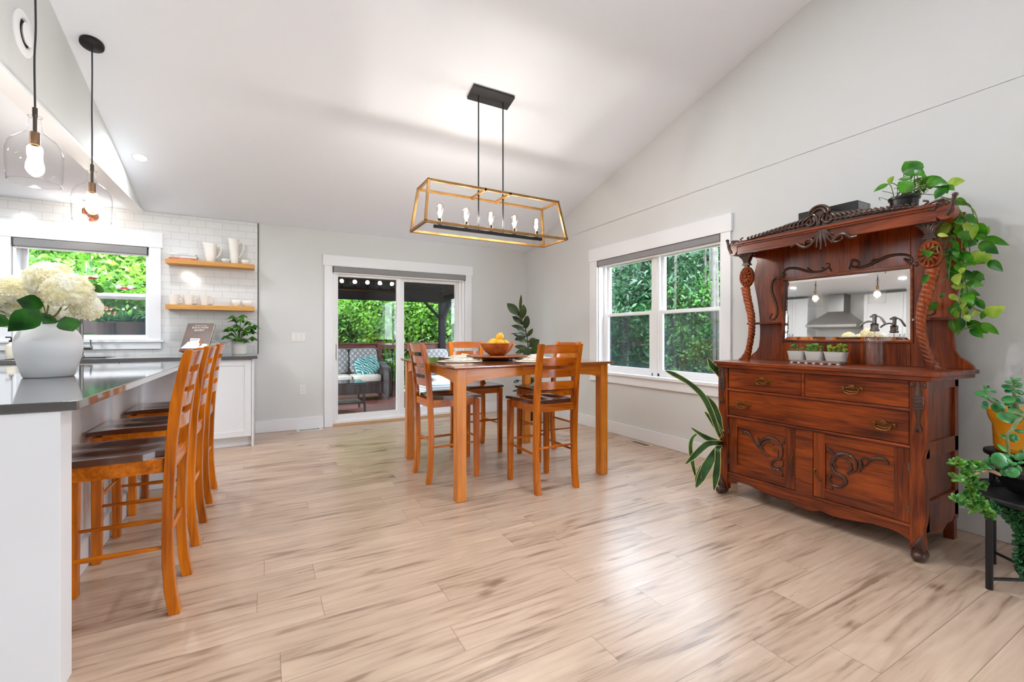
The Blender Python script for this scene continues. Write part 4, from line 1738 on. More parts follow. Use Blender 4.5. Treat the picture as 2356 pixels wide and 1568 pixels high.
MATP = plain('woven_cream_mat', (222, 212, 192), 0.9, bump=0.8, bscale=160, var=0.12, vscale=120)
LINEN = plain('linen_napkin', (214, 206, 192), 0.9, bump=0.3, bscale=300, var=0.1, vscale=40)
for (x, y, rz, lab, lab2) in ((1.36, 3.30, 0.2, 'toward the chair backing the island', 'island side'), (1.90, 3.00, 1.5, 'in front of the chair nearest the camera', 'camera side'),
                              (2.16, 3.50, 3.3, 'toward the right window chair', 'window side'), (1.62, 3.86, 4.6, 'toward the patio door', 'patio door side')):
    r_ = root('placemat', 'round woven cream placemat on the pub table '+lab, 'placemat', (x, y, 0.9152), group='placemats on the pub table')
    b = MB()
    b.lathe((x, y, 0.9152), [(0, 0.0), (0.178, 0.0), (0.184, 0.003), (0.178, 0.005), (0, 0.005)], 48)
    build(b, 'mat', MATP, r_)
    b = MB()
    b.tube([(x+0.182*math.cos(a*PI/32), y+0.182*math.sin(a*PI/32), 0.9185) for a in range(64)], 0.0022, 5, closed=True)
    build(b, 'edge_trim', plain('dark_edge_stitch', (74, 66, 58), 0.9, var=0.8, vscale=90), r_)
    # loosely folded napkin with a roll in it
    b = MB()
    n = 16
    M = Matrix.Translation((x, y, 0.9205)) @ Matrix.Rotation(rz, 4, 'Z')
    vs_, fs_ = [], []
    for k in range(2):
        for i in range(n+1):
            for j in range(n+1):
                u, v = i/n*2-1, j/n*2-1
                h = 0.55*0.022*abs(noise.noise(Vector((u*1.6+x*3, v*1.6, y*2))))+0.009*(1-u*u)*(1-v*v)+0.007*abs(math.sin(4.2*u+1.8*v))
                vs_.append((u*0.135*(1-0.25*abs(v)), v*0.085+0.02*u, 0.0008+(h+0.003 if k else 0)))
    N1 = (n+1)**2
    for i in range(n):
        for j in range(n):
            a = i*(n+1)+j
            fs_.append((a, a+1, a+n+2, a+n+1))
            fs_.append((N1+a, N1+a+n+1, N1+a+n+2, N1+a+1))
    for i in range(n):
        for (a, c) in ((i*(n+1), (i+1)*(n+1)), ((i+1)*(n+1)+n, i*(n+1)+n), (i+1, i), (n*(n+1)+i, n*(n+1)+i+1)):
            fs_.append((a, c, N1+c, N1+a))
    b.add(vs_, fs_, True, M)
    b.tube([M @ Vector((-0.06, 0.01, 0.020)), M @ Vector((0.05, 0.03, 0.018))], 0.014, 12)
    single(b, 'napkin', 'crumpled cream linen napkin lying on the '+lab2+' placemat', 'napkin', LINEN, group='linen napkins on the placemats')


# ------------------------------------------------------------------ lights
def lantern():
    cx, cyy = 1.668, 3.368
    zc = ceil_z(cyy)
    r = root('lantern_chandelier', 'long open brass frame lantern chandelier with five bulbs over the pub table', 'chandelier', (cx, cyy, zc))
    a = math.atan(SL)
    M = Matrix.Translation((cx, cyy, zc)) @ Matrix.Rotation(-a, 4, 'X')
    b = MB()
    b.box(-0.190, 0.190, -0.073, 0.073, -0.026, -0.001, M)
    build(b, 'canopy', plain('black_lamp_metal', (44, 44, 45), 0.45, metal=0.3), r, 0.002)
    BR = plain('brushed_brass_frame', (150, 110, 62), 0.38, metal=0.75, var=0.22, vscale=14)
    zb, zt = 1.970, 2.300
    t = 0.0095
    B = [(1.038, 3.185), (2.318, 3.185), (2.318, 3.552), (1.038, 3.552)]
    T = [(1.080, 3.237), (2.262, 3.237), (2.262, 3.500), (1.080, 3.500)]

    def bar(m, p, q, up=(0, 0, 1)):
        p, q = Vector(p), Vector(q)
        d = (q-p).normalized()
        s_ = d.cross(Vector(up))
        if s_.length < 0.2:
            s_ = d.cross(Vector((0, 1, 0)))
        s_.normalize()
        n_ = s_.cross(d)
        vs_ = []
        for e in (p-d*t, q+d*t):
            for (i, j) in ((-1, -1), (1, -1), (1, 1), (-1, 1)):
                vs_.append(e+s_*t*i+n_*t*j)
        m.add(vs_, [(0, 3, 2, 1), (4, 5, 6, 7), (0, 1, 5, 4), (1, 2, 6, 5), (2, 3, 7, 6), (3, 0, 4, 7)])
    m = MB()
    for i in range(4):
        j = (i+1) % 4
        bar(m, B[i]+(zb,), B[j]+(zb,))
        bar(m, T[i]+(zt,), T[j]+(zt,))
        bar(m, B[i]+(zb,), T[i]+(zt,), (0, 1, 0))
    for x in (cx-0.115, cx+0.115):
        bar(m, (x, T[0][1], zt), (x, T[2][1], zt))
    build(m, 'frame', BR, r, 0.001)
    for x in (cx-0.115, cx+0.115):
        m = MB()
        m.tube([(x, cyy, zc-0.01), (x, cyy, 1.99)], 0.0055, 10)
        m.cyl((x, cyy, zt-0.02), 0.009, 0.04, 12)
        build(m, 'rod', BLACKM, r)
    m = MB()
    m.box(1.165, 2.175, cyy-0.014, cyy+0.014, 1.975, 2.000)
    build(m, 'socket_bar', BLACKM, r, 0.002)
    for k in range(5):
        x = cx+(k-2)*0.226
        m = MB()
        m.lathe((x, cyy, 2.0), [(0.0, 0), (0.0165, 0), (0.0165, 0.052), (0.0, 0.054)], 18)
        s_ = build(m, 'socket', plain('bronze_socket', (70, 60, 50), 0.35, metal=0.8), r)
        bulb(x, cyy, 2.052, s_, up=1, power=5.6)


def bulb(x, y, z, parent, up=1, power=8.0, sc_=1.0):
    h = [(0.010, 0), (0.014, 0.008), (0.018, 0.03), (0.026, 0.062), (0.031, 0.085), (0.030, 0.100), (0.022, 0.114), (0.008, 0.122), (0.0, 0.123)]
    m = MB()
    m.lathe((x, y, z), [(a*sc_, up*c*sc_) for a, c in h], 24)
    g = build(m, 'bulb', BULBG, parent)
    m = MB()
    for k in range(4):
        a = k*PI/2+0.4
        m.tube([(x+0.004*math.cos(a), y+0.004*math.sin(a), z+up*0.025*sc_), (x+0.009*sc_*math.cos(a), y+0.009*sc_*math.sin(a), z+up*0.092*sc_)], 0.0038*sc_, 6)
    g2 = build(m, 'filament', FIL, parent)
    d = bpy.data.lights.new('bulb_light', 'POINT')
    d.energy = power
    d.color = (1.0, 0.965, 0.94)
    d.shadow_soft_size = 0.036
    o = bpy.data.objects.new('bulb_light', d)
    COL.objects.link(o)
    o.parent = parent
    o.location = Vector((x, y, z+up*0.06))-wloc(parent)
lantern()


def pendant(cx, cyy, label):
    zc = ceil_z(cyy)
    r = root('pendant_lamp', label, 'pendant lamp', (cx, cyy, zc), group='glass pendant lamps over the island')
    a = math.atan(SL)
    M = Matrix.Translation((cx, cyy, zc)) @ Matrix.Rotation(-a, 4, 'X')
    b = MB()
    b.lathe((0, 0, 0), [(0, -0.022), (0.058, -0.022), (0.061, -0.019), (0.061, -0.0008), (0, -0.0008)], 36, M=M)
    build(b, 'canopy', BLACKM, r, ang=40)
    b = MB()
    rnd = random.Random(int(cyy*10))
    pts = []
    for k in range(9):
        z_ = zc-0.02-(zc-0.02-2.22)*k/8
        pts.append((cx+rnd.uniform(-0.002, 0.002)*(0 < k < 8), cyy+rnd.uniform(-0.002, 0.002), z_))
    b.tube(spl(pts, 3), 0.0042, 8)
    build(b, 'cord', BLACKP, r)
    b = MB()
    b.cyl((cx, cyy, 2.180), 0.0095, 0.045, 16)
    b.cyl((cx, cyy, 2.10), 0.0075, 0.085, 16)
    build(b, 'stem', plain('dark_bronze', (72, 64, 56), 0.4, metal=0.7), r)
    b = MB()
    b.lathe((cx, cyy, 2.044), [(0.013, 0), (0.0185, 0), (0.0185, 0.062), (0, 0.064)], 20)
    s_ = build(b, 'socket', plain('bronze_lamp_socket', (116, 88, 62), 0.35, metal=0.8), r)
    bulb(cx, cyy, 2.046, s_, up=-1, power=5.5, sc_=1.05)
    b = MB()
    pr = [(0.024, 2.182), (0.021, 2.180), (0.021, 2.165), (0.024, 2.130), (0.030, 2.108), (0.050, 2.092), (0.076, 2.070), (0.092, 2.042), (0.100, 2.005), (0.100, 1.960), (0.097, 1.900), (0.095, 1.862), (0.093, 1.858), (0.095, 1.862)]
    b.lathe((cx, cyy, 0), pr, 56)
    build(b, 'glass_shade', CLEAR, r)
    for rr_, zz_, tt_ in ((0.025, 2.182, 0.0022), (0.095, 1.860, 0.0014)):
      b = MB()
      b.tube([(cx+rr_*math.cos(k*PI/28), cyy+rr_*math.sin(k*PI/28), zz_) for k in range(56)], tt_, 6, closed=True)
      build(b, 'glass_rim', thin_glass('rim_glass', (0.9, 0.9, 0.9), 1.6, edge=(0.5, 0.5, 0.5)), r)
pendant(-0.975, 3.010, 'clear glass pendant lamp nearest the white round vent')
pendant(-0.975, 3.826, 'clear glass pendant lamp with its round black canopy in view')

# copper wall lamp over the sink window
def sconce():
    x, y, z = -1.50, 5.70, 2.335
    r = root('wall_lamp', 'copper wall lamp with a clear glass shade above the kitchen window', 'wall lamp', (x, BK-0.012, 2.28))
    cop = plain('copper', (176, 104, 66), 0.25, metal=1.0)
    b = MB()
    b.tube([(x, BK-0.034, 2.30), (x, BK-0.013, 2.30)], 0.05, 28)
    b.tube(spl([(x, BK-0.03, 2.30), (x, y+0.06, 2.335), (x, y, 2.345)], 5), 0.007, 10)
    b.lathe((x, y, 2.285), [(0.012, 0), (0.024, 0), (0.026, 0.045), (0.008, 0.062), (0, 0.062)], 20)
    build(b, 'arm', cop, r)
    b = MB()
    b.lathe((x, y, 0), [(0.027, 2.300), (0.034, 2.280), (0.075, 2.20), (0.088, 2.165)], 40)
    build(b, 'glass_shade', CLEAR, r)
    b = MB()
    bulb(x, y, 2.286, r, up=-1, power=2, sc_=0.8)
sconce()


def downlight(x, y, label, power=18, flat=False):
    zc = HC if flat else ceil_z(y)
    a = 0 if flat else math.atan(SL)
    if not flat and y < RIDGE:
        zc = ceil_z(RIDGE)-SL*(RIDGE-y)
        a = -a
    M = Matrix.Translation((x, y, zc)) @ Matrix.Rotation(-a, 4, 'X')
    r = root('recessed_light', label, 'ceiling light', (x, y, zc), group='recessed ceiling lights')
    b = MB()
    b.lathe((0, 0, 0), [(0.062, -0.001), (0.060, -0.005), (0.047, -0.004), (0.047, -0.001)], 32, M=M)
    build(b, 'trim_ring', TRIM, r)
    b = MB()
    b.disc((0, 0, -0.0025), 0.047, 28, M, True)
    build(b, 'diffuser', glow('downlight_glow', (255, 250, 242), 9.0), r)
    d = bpy.data.lights.new('downlight_beam', 'AREA')
    d.shape = 'DISK'
    d.size = 0.09
    d.energy = power
    d.color = (0.88, 0.94, 1.0)
    o = bpy.data.objects.new('downlight_beam', d)
    COL.objects.link(o)
    o.parent = r
    o.rotation_euler = (-a, 0, 0)
    o.location = M.to_3x3() @ Vector((0, 0, -0.012))
downlight(-0.954, 4.976, 'recessed ceiling light low on the slope near the tiled wall', 8)
downlight(-2.3, 4.9, 'added recessed fill light in the flat kitchen ceiling near the sink', 12, True)  # kitchen ceiling downlights from here on are added to brighten the room
downlight(-2.3, 3.2, 'added recessed fill light in the flat kitchen ceiling beside the island', 12, True)
downlight(-2.3, 1.2, 'added recessed fill light in the flat kitchen ceiling toward the living side', 12, True)
for (x_, y_, p_, lab_) in ((0.2, 2.0, 13, 'added recessed fill light above the camera nearest the bulkhead'), (1.7, 2.0, 13, 'added recessed fill light above the camera nearest the right wall'),  # unseen downlights out of frame, added as fill light
                           (0.2, -0.2, 7, 'added recessed fill light just below the ridge on the kitchen side'), (1.9, -0.2, 7, 'added recessed fill light just below the ridge on the window side'),
                           (0.4, -4.0, 5, 'added recessed fill light over the living area on the kitchen side'), (2.6, -4.0, 8, 'added recessed fill light over the living area on the window side')):
    downlight(x_, y_, lab_, p_)

# round supply vent on the bulkhead
r = root('round_air_vent', 'round white air vent high on the bulkhead above the pendant lamps', 'vent', (-1.1, 3.255, 2.68))
MX = Matrix.Translation((-1.1, 3.255, 2.690)) @ Matrix.Rotation(PI/2, 4, 'Y')
b = MB()
b.lathe((0, 0, 0), [(0.112, 0.0005), (0.112, 0.006), (0.100, 0.012), (0.078, 0.016), (0.070, 0.010), (0.068, 0.0005)], 40, M=MX)
build(b, 'flange', VINYL, r)
b = MB()
b.lathe((0, 0, 0), [(0, 0.030), (0.050, 0.028), (0.058, 0.020), (0.050, 0.010), (0, 0.008)], 40, M=MX)
build(b, 'centre_disc', VINYL, r)
b = MB()
b.disc((0, 0, 0.002), 0.069, 32, MX)
build(b, 'dark_throat', plain('vent_throat', (30, 28, 25), 0.8), r)


# ------------------------------------------------------------------ antique sideboard with mirror
def Z2(a, b_, X0):
    return atX(1650+a/3.136, 360+b_/3.136, X0)


def Z3(a, b_, X0=2.86):
    return atX(1560+a/3.136, 800+b_/3.136, X0)


def carve(m, pts, rad, X0, fn=Z2, thick=0.8, n=5, taper=True):
    p = [fn(a, c, X0) for a, c in pts]
    q = spl(p, n)
    k = len(q)
    rs = []
    for i in range(k):
        t = i/(k-1)
        rs.append(rad*((0.45+0.55*math.sin(PI*min(1, t*1.15+0.1))) if taper else 1.0))
    m.tube(q, rs, 8, flat=((1, 0, 0), thick))


def sideboard():
    r = root('antique_sideboard', 'carved dark oak sideboard with a mirror back standing against the right wall', 'sideboard', (3.10, 1.5015, 0))
    C = 1.5015

    def mir(poly):
        return [(2*C-y, z_) for y, z_ in poly]
    XF = 2.87
    # carcass: back board, floor, dust panels, sides
    b = MB()
    b.box(2.90, 3.30, 0.950, 0.964, 0.165, 0.893)
    b.box(2.90, 3.30, 2*C-0.964, 2*C-0.950, 0.165, 0.893)
    b.box(3.30, 3.315, 0.95, 2*C-0.95, 0.165, 0.893)
    b.box(2.895, 3.30, 0.964, 2*C-0.964, 0.150, 0.165)
    b.box(2.892, 3.30, 0.964, 2*C-0.964, 0.735, 0.745)
    b.box(2.892, 3.30, 0.964, 2*C-0.964, 0.548, 0.558)
    build(b, 'carcass', huw('z'), r)
    for s_ in (0, 1):
        b = MB()

        def Yb(y):
            return y if s_ == 0 else 2*C-y
        ya, yb_ = Yb(0.938), Yb(0.968)
        b.box(2.895, 3.31, ya, yb_, 0.500, 0.580)
        b.box(2.895, 3.31, ya, yb_, 0.845, 0.895)
        poly = [(2.895, 0.285), (3.31, 0.285), (3.31, 0.150), (3.26, 0.150), (3.22, 0.128), (3.16, 0.128), (3.11, 0.105), (3.02, 0.108), (2.95, 0.130), (2.895, 0.130)]
        M = None
        b.prism([(x, z_) for x, z_ in poly], 'y', ya, yb_)
        b.box(2.888, 2.935, ya, yb_, 0.13, 0.90)
        b.box(3.262, 3.31, ya, yb_, 0.13, 0.90)
        build(b, 'side_frame', huw('z'), r, 0.0015)
    for y0 in (0.955, 2*C-0.955-0.045):
        b = MB()
        b.box(3.305, 3.352, y0, y0+0.045, 0.0, 0.895)
        build(b, 'back_post', huw('z'), r, 0.003)
    # shaped front stiles
    outer = [(0.923, 0.895), (0.922, 0.70), (0.924, 0.62), (0.926, 0.56), (0.936, 0.525), (0.942, 0.495), (0.939, 0.44), (0.931, 0.38), (0.927, 0.31), (0.926, 0.24), (0.930, 0.19), (0.938, 0.15), (0.937, 0.12), (0.930, 0.07), (0.936, 0.040)]
    inner = [(0.996, 0.040), (0.992, 0.085), (0.995, 0.15), (0.995, 0.895)]
    for f in (lambda p: p, mir):
        b = MB()
        b.prism(f(outer+inner), 'x', 2.858, 2.898)
        build(b, 'front_stile', huw('z'), r, 0.004, ang=30)
    # feet: scrolled toe with a leaf above
    for s_ in (0, 1):
        y = 0.957 if s_ == 0 else 2*C-0.957
        sg = -1 if s_ == 0 else 1
        b = MB()
        b.ball((2.868, y+sg*0.004, 0.030), (0.050, 0.034, 0.030), 20, 12)
        b.ball((2.842, y+sg*0.006, 0.026), (0.034, 0.030, 0.026), 20, 12)
        b.tube(spl([(2.862, y-0.030*sg, 0.055), (2.850, y, 0.060), (2.862, y+0.032*sg, 0.048)], 5), [0.008]*11, 8)
        for k in range(4):
            b.tube(spl([(2.853, y+sg*(0.024-0.016*k), 0.050), (2.846, y+sg*(0.020-0.008*k), 0.085), (2.856, y+sg*(0.018-0.004*k), 0.130-0.006*k)], 5), [0.0075, 0.0085, 0.009, 0.009, 0.0085, 0.008, 0.007, 0.006, 0.005, 0.004, 0.002], 8)
        build(b, 'carved_foot', HUT_C, r)
    # carved fish like drops on the stiles
    for s_ in (0, 1):
        y = 0.957 if s_ == 0 else 2*C-0.957
        b = MB()
        b.tube([(2.856, y, z_) for z_ in (0.893, 0.870, 0.845, 0.820, 0.790, 0.760, 0.735, 0.71, 0.69, 0.67)],
               [0.006, 0.011, 0.014, 0.021, 0.023, 0.020, 0.014, 0.009, 0.007, 0.010], 12, flat=((1, 0, 0), 0.55))
        b.tube([(2.852, y, 0.675), (2.850, y-0.006, 0.655), (2.852, y-0.011, 0.64)], [0.007, 0.008, 0.004], 8)
        b.tube([(2.852, y, 0.675), (2.850, y+0.006, 0.655), (2.852, y+0.011, 0.64)], [0.007, 0.008, 0.004], 8)
        for k in range(5):
            z_ = 0.822-0.017*k
            b.tube([(2.849, y-0.021, z_+0.006), (2.8425, y, z_), (2.849, y+0.021, z_+0.004)], 0.0025, 6)
        for q in (-1, 1):
            b.ball((2.857, y+q*0.024, 0.872), (0.006, 0.010, 0.013), 10, 8)
        build(b, 'stile_carving', HUT_C, r)
    # mouldings between the drawers and doors
    b = MB()
    for (z0, z1) in ((0.735, 0.751), (0.548, 0.564), (0.148, 0.162)):
        b.box(2.862, 2.90, 0.990, 2*C-0.990, z0, z1)
        b.box(2.857, 2.87, 0.990, 2*C-0.990, z0+0.004, z1-0.004)
    b.box(2.866, 2.90, 1.500, 1.516, 0.745, 0.895)
    b.box(2.866, 2.89, 1.452, 1.552, 0.155, 0.55)
    build(b, 'front_rail', huw('y'), r, 0.002)
    # apron
    a_ = [(0.990, 0.078), (1.03, 0.098), (1.075, 0.108), (1.156, 0.107), (1.22, 0.094), (1.30, 0.082), (1.358, 0.079), (1.40, 0.088), (1.425, 0.084), (1.455, 0.070), (C, 0.066)]
    poly = a_+[(2*C-y, z_) for y, z_ in a_[-2::-1]]+[(2*C-0.990, 0.150), (0.990, 0.150)]
    b = MB()
    b.prism(poly, 'x', 2.866, 2.886)
    build(b, 'apron', huw('y'), r, 0.002, ang=30)

    def bail(parent, y, z_, w_=0.044):
        m = MB()
        q = []
        for k in range(24):
            t = 2*PI*k/24
            rr = 1+0.18*math.cos(4*t)
            q.append((2.861, y+w_*math.cos(t)*rr, z_+0.004+0.012*math.sin(t)*rr))
        m.tube(q, 0.0022, 6, closed=True)
        m.ball((2.861, y, z_+0.018), (0.003, 0.016, 0.011), 12, 8)
        for k in (-1, 0, 1):
            m.ball((2.860, y+k*0.010, z_+0.028-abs(k)*0.004), (0.003, 0.004, 0.006), 8, 6)
        for s_ in (-1, 1):
            m.ball((2.857, y+s_*w_*0.82, z_+0.006), (0.006, 0.0055, 0.0055), 10, 8)
            m.ball((2.861, y+s_*w_*1.02, z_+0.012), (0.003, 0.008, 0.006), 8, 6)
        m.tube(spl([(2.852, y-w_*0.82, z_+0.004), (2.848, y-w_*0.66, z_-0.014), (2.846, y-w_*0.2, z_-0.020), (2.846, y+w_*0.2, z_-0.020), (2.848, y+w_*0.66, z_-0.014), (2.852, y+w_*0.82, z_+0.004)], 4), 0.0033, 8)
        return build(m, 'handle', BRASS, parent)
    for (y0, y1, z0, z1, hs) in ((0.998, 1.498, 0.754, 0.892, (1.247,)), (1.518, 2*C-0.998, 0.754, 0.892, (1.757,)), (0.998, 2*C-0.998, 0.567, 0.733, (1.102, 1.895))):
        b = MB()
        b.box(2.868, 2.888, y0, y1, z0, z1)
        b.box(2.888, 3.2, y0+0.01, y1-0.01, z0+0.006, z1-0.02)
        d = build(b, 'drawer', huw('y'), r, 0.002)
        for y in hs:
            bail(d, y, (z0+z1)/2-0.006)
    # doors
    for s_ in (0, 1):
        y0, y1 = (0.998, 1.450) if s_ == 0 else (1.554, 2*C-0.998)
        z0, z1 = 0.165, 0.546
        ia, ib = y0+0.062, y1-0.062
        b = MB()
        b.box(2.870, 2.889, y0, ia, z0, z1)
        b.box(2.870, 2.889, ib, y1, z0, z1)
        b.box(2.8868, 2.889, ia-0.001, ib+0.001, z0, z1)
        d = build(b, 'door', huw('z'), r, 0.0025)
        for za, zb_ in ((z0, z0+0.060), (z1-0.056, z1)):
            b = MB()
            b.box(2.8705, 2.8866, ia, ib, za, zb_)
            build(b, 'door_rail', huw('y'), d, 0.0015)
        b = MB()
        b.box(2.880, 2.886, ia-0.003, ib+0.003, z0+0.057, z1-0.053)
        pn = build(b, 'door_panel', huw('y'), d)
        m = MB()
        if s_ == 1:
            L_ = [([(465, 615), (485, 603), (515, 618), (540, 660), (565, 700), (585, 722)], .008), ([(600, 735), (588, 695), (610, 660), (660, 650), (715, 670), (750, 720), (752, 775), (735, 803)], .009),
                  ([(655, 778), (622, 755), (603, 715), (620, 682), (660, 678), (690, 705)], .007), ([(770, 655), (760, 685), (728, 690), (705, 668)], .006), ([(745, 800), (700, 805), (672, 832), (688, 868), (725, 880), (752, 905), (748, 925)], .008),
                  ([(700, 845), (725, 860), (755, 850), (757, 815)], .006), ([(560, 680), (590, 700), (575, 640)], .006), ([(690, 730), (720, 745), (722, 790)], .005)]
        else:
            L_ = [([(1515, 842), (1495, 808), (1445, 795), (1395, 803), (1352, 845), (1310, 880)], .008), ([(1310, 800), (1318, 845), (1308, 892)], .010), ([(1110, 888), (1103, 830), (1135, 778), (1195, 762), (1250, 782), (1288, 830), (1280, 880), (1222, 912)], .009),
                  ([(1145, 868), (1122, 822), (1150, 788), (1195, 797)], .006), ([(1110, 850), (1135, 898), (1190, 928), (1208, 968), (1172, 1000), (1120, 990), (1092, 950), (1106, 915)], .0085), ([(1078, 722), (1105, 748), (1132, 772)], .007),
                  ([(1098, 1003), (1117, 1022)], .007), ([(1205, 800), (1240, 830), (1250, 880), (1215, 900)], .006), ([(1330, 800), (1350, 790), (1380, 815)], .005)]
        for pts, rad in L_:
            carve(m, pts, rad*1.15, 2.876, Z3, 0.9, taper=True)
        build(m, 'door_carving', HUT_C, d)
        m = MB()
        yk = (y1-0.030) if s_ == 0 else (y0+0.018)
        if s_ == 1:
            m.tube([(2.866, yk, 0.405), (2.866, yk, 0.36)], [0.006, 0.005], 8, flat=((1, 0, 0), 0.3))
            m.tube(spl([(2.866, yk, 0.372), (2.852, yk, 0.360), (2.850, yk, 0.335), (2.862, yk-0.002, 0.318)], 4), 0.0032, 8)
        else:
            m.ball((2.866, yk+0.022, 0.322), (0.004, 0.010, 0.010), 12, 8)
            m.tube(spl([(2.860, yk+0.022, 0.322), (2.852, yk+0.016, 0.300), (2.850, yk-0.004, 0.278), (2.862, yk-0.016, 0.264)], 4), 0.0035, 8)
            m.tube([(2.8695, yk+0.02, 0.386), (2.8695, yk+0.02, 0.370)], [0.003, 0.002], 6, flat=((1, 0, 0), 0.2))
        build(m, 'handle', BRASS, d)
        yh = y0 if s_ == 0 else y1
        for z_ in (0.24, 0.455):
            m = MB()
            m.tube([(2.866, yh, z_-0.02), (2.866, yh, z_+0.02)], 0.004, 8)
            build(m, 'hinge', STEELD, d)
    # serving top
    tp = [(2.838, 0.905), (2.846, 0.892), (2.90, 0.874), (3.0, 0.880), (3.10, 0.868), (3.22, 0.878), (3.33, 0.862), (3.372, 0.880)]
    tp = [(2.830, 0.93)]+tp
    poly = tp+[(x, 2*C-y) for x, y in tp[::-1]]
    b = MB()
    b.prism(poly, 'z', 0.918, 0.941)
    pin = [(x+(0.012 if x < 3 else -0.0), y+(0.016)) for x, y in tp]
    poly = pin+[(x, 2*C-y) for x, y in pin[::-1]]
    b.prism(poly, 'z', 0.895, 0.919)
    build(b, 'serving_top', huw('y'), r, 0.004, ang=30)

    # mirror back
    XB = 3.30
    hw = [(0.628, 0.941), (0.625, 0.958), (0.600, 0.985), (0.572, 1.005), (0.553, 1.040), (0.546, 1.10), (0.544, 1.17), (0.547, 1.25), (0.556, 1.33), (0.570, 1.42), (0.587, 1.50), (0.594, 1.545), (0.592, 1.60), (0.578, 1.65), (0.566, 1.685), (0.572, 1.71), (0.592, 1.735), (0.592, 1.79)]
    my0, my1, mz0, mz1 = 1.141, 1.868, 1.092, 1.522
    left = [(C-a, z_) for a, z_ in hw]
    right = [(C+a, z_) for a, z_ in hw]
    b = MB()
    # two shaped wings, plus rails above and below the glass
    b.prism(left+[(my0-0.001, 1.79), (my0-0.001, 0.941)], 'x', XB, XB+0.024)
    b.prism(right+[(my1+0.001, 1.79), (my1+0.001, 0.941)], 'x', XB, XB+0.024)
    b.box(XB, XB+0.024, my0, my1, 0.941, mz0)
    b.box(XB, XB+0.024, my0, my1, mz1, 1.79)
    build(b, 'mirror_back', huw('z'), r, 0.002, ang=30)
    b = MB()
    e = 0.014
    for (a, c, z0, z1) in ((my0-e, my0, mz0-e, mz1+e), (my1, my1+e, mz0-e, mz1+e), (my0, my1, mz0-e, mz0), (my0, my1, mz1, mz1+e)):
        b.box(XB-0.008, XB+0.004, a, c, z0, z1)
    build(b, 'mirror_frame', huw('y'), r, 0.003)
    mm, nt, p = newmat('old_mirror')
    p.inputs['Base Color'].default_value = (0.93, 0.90, 0.86, 1)
    p.inputs['Metallic'].default_value = 1.0
    p.inputs['Roughness'].default_value = 0.012
    t = math.radians(1.8)
    zc = (mz0+mz1)/2
    b = MB()
    bv, dp = 0.022, 0.0022

    def mp(y, z_, d_=0.0):
        return (XB+0.008+(z_-zc)*math.tan(t)+d_, y, z_)
    O = [(my0-0.002, mz0-0.002), (my1+0.002, mz0-0.002), (my1+0.002, mz1+0.002), (my0-0.002, mz1+0.002)]
    I = [(my0+bv, mz0+bv), (my1-bv, mz0+bv), (my1-bv, mz1-bv), (my0+bv, mz1-bv)]
    vs_ = [mp(y, z_, dp) for y, z_ in O]+[mp(y, z_) for y, z_ in I]
    b.add(vs_, [(7, 6, 5, 4)]+[(4+i, 4+(i+1) % 4, (i+1) % 4, i) for i in range(4)])
    vs_ = [mp(y, z_, 0.008) for y, z_ in O]
    b.add(vs_, [(0, 1, 2, 3)])
    build(b, 'mirror_glass', mm, r)
    # little bracket shelves
    for s_ in (0, 1):
        f = (lambda y: y) if s_ == 0 else (lambda y: 2*C-y)
        b = MB()
        pl = [(3.299, f(1.125)), (3.24, f(1.115)), (3.19, f(1.085)), (3.16, f(1.04)), (3.15, f(0.99)), (3.16, f(0.945)), (3.20, f(0.915)), (3.299, f(0.930))]
        b.prism(pl, 'z', 1.205, 1.219)
        build(b, 'bracket_shelf', huw('y'), r, 0.003, ang=30)
    # twisted front posts
    XC = 3.095
    for s_ in (0, 1):
        sg = 1 if s_ == 0 else -1       # toward the mirror

        def f(a):
            return C-0.505*sg+a*sg
        m = MB()
        zs = [0.941, 0.948, 0.97, 1.0, 1.03, 1.08, 1.14, 1.20, 1.27, 1.33, 1.39, 1.44, 1.478]
        cx_ = [-0.030, -0.030, -0.016, -0.002, 0.006, 0.016, 0.026, 0.028, 0.022, 0.008, -0.006, -0.016, -0.022]
        wd = [0.040, 0.040, 0.030, 0.022, 0.018, 0.018, 0.019, 0.020, 0.024, 0.026, 0.026, 0.027, 0.030]
        # interpolate
        K = 230
        prof = []
        for i in range(K+1):
            z_ = zs[0]+(zs[-1]-zs[0])*i/K
            for j in range(len(zs)-1):
                if zs[j] <= z_ <= zs[j+1]+1e-9:
                    t_ = (z_-zs[j])/(zs[j+1]-zs[j])
                    t_ = t_*t_*(3-2*t_)
                    prof.append((z_, cx_[j]+(cx_[j+1]-cx_[j])*t_, wd[j]+(wd[j+1]-wd[j])*t_))
                    break
        n = 40
        vs_, fs_ = [], []
        for (z_, c_, w_) in prof:
            tw = 1 if z_ > 1.0 else max(0, (z_-0.97)/0.03)
            for j in range(n):
                a = 2*PI*j/n
                rib = 1+0.075*tw*(abs(math.sin(1.5*a+sg*z_*125))*2-1)
                ee = 0.75
                ca, sa = math.cos(a), math.sin(a)
                vs_.append((XC+0.022*rib*math.copysign(abs(ca)**ee, ca), f(c_+w_*rib*math.copysign(abs(sa)**ee, sa)), z_))
        for i in range(len(prof)-1):
            for j in range(n):
                q = (i*n+j, i*n+(j+1) % n, (i+1)*n+(j+1) % n, (i+1)*n+j)
                fs_.append(q if sg > 0 else q[::-1])
        fs_.append(tuple(range(n)))
        fs_.append(tuple(len(vs_)-n+j for j in range(n)))
        m.add(vs_, fs_, True)
        pst = build(m, 'twisted_post', huw('z'), r, label='spiral fluted front post')
        # rosette
        y_r, z_r = f(-0.010), 1.552
        m = MB()
        MR = Matrix.Translation((XC, y_r, z_r)) @ Matrix.Rotation(-PI/2, 4, 'Y')
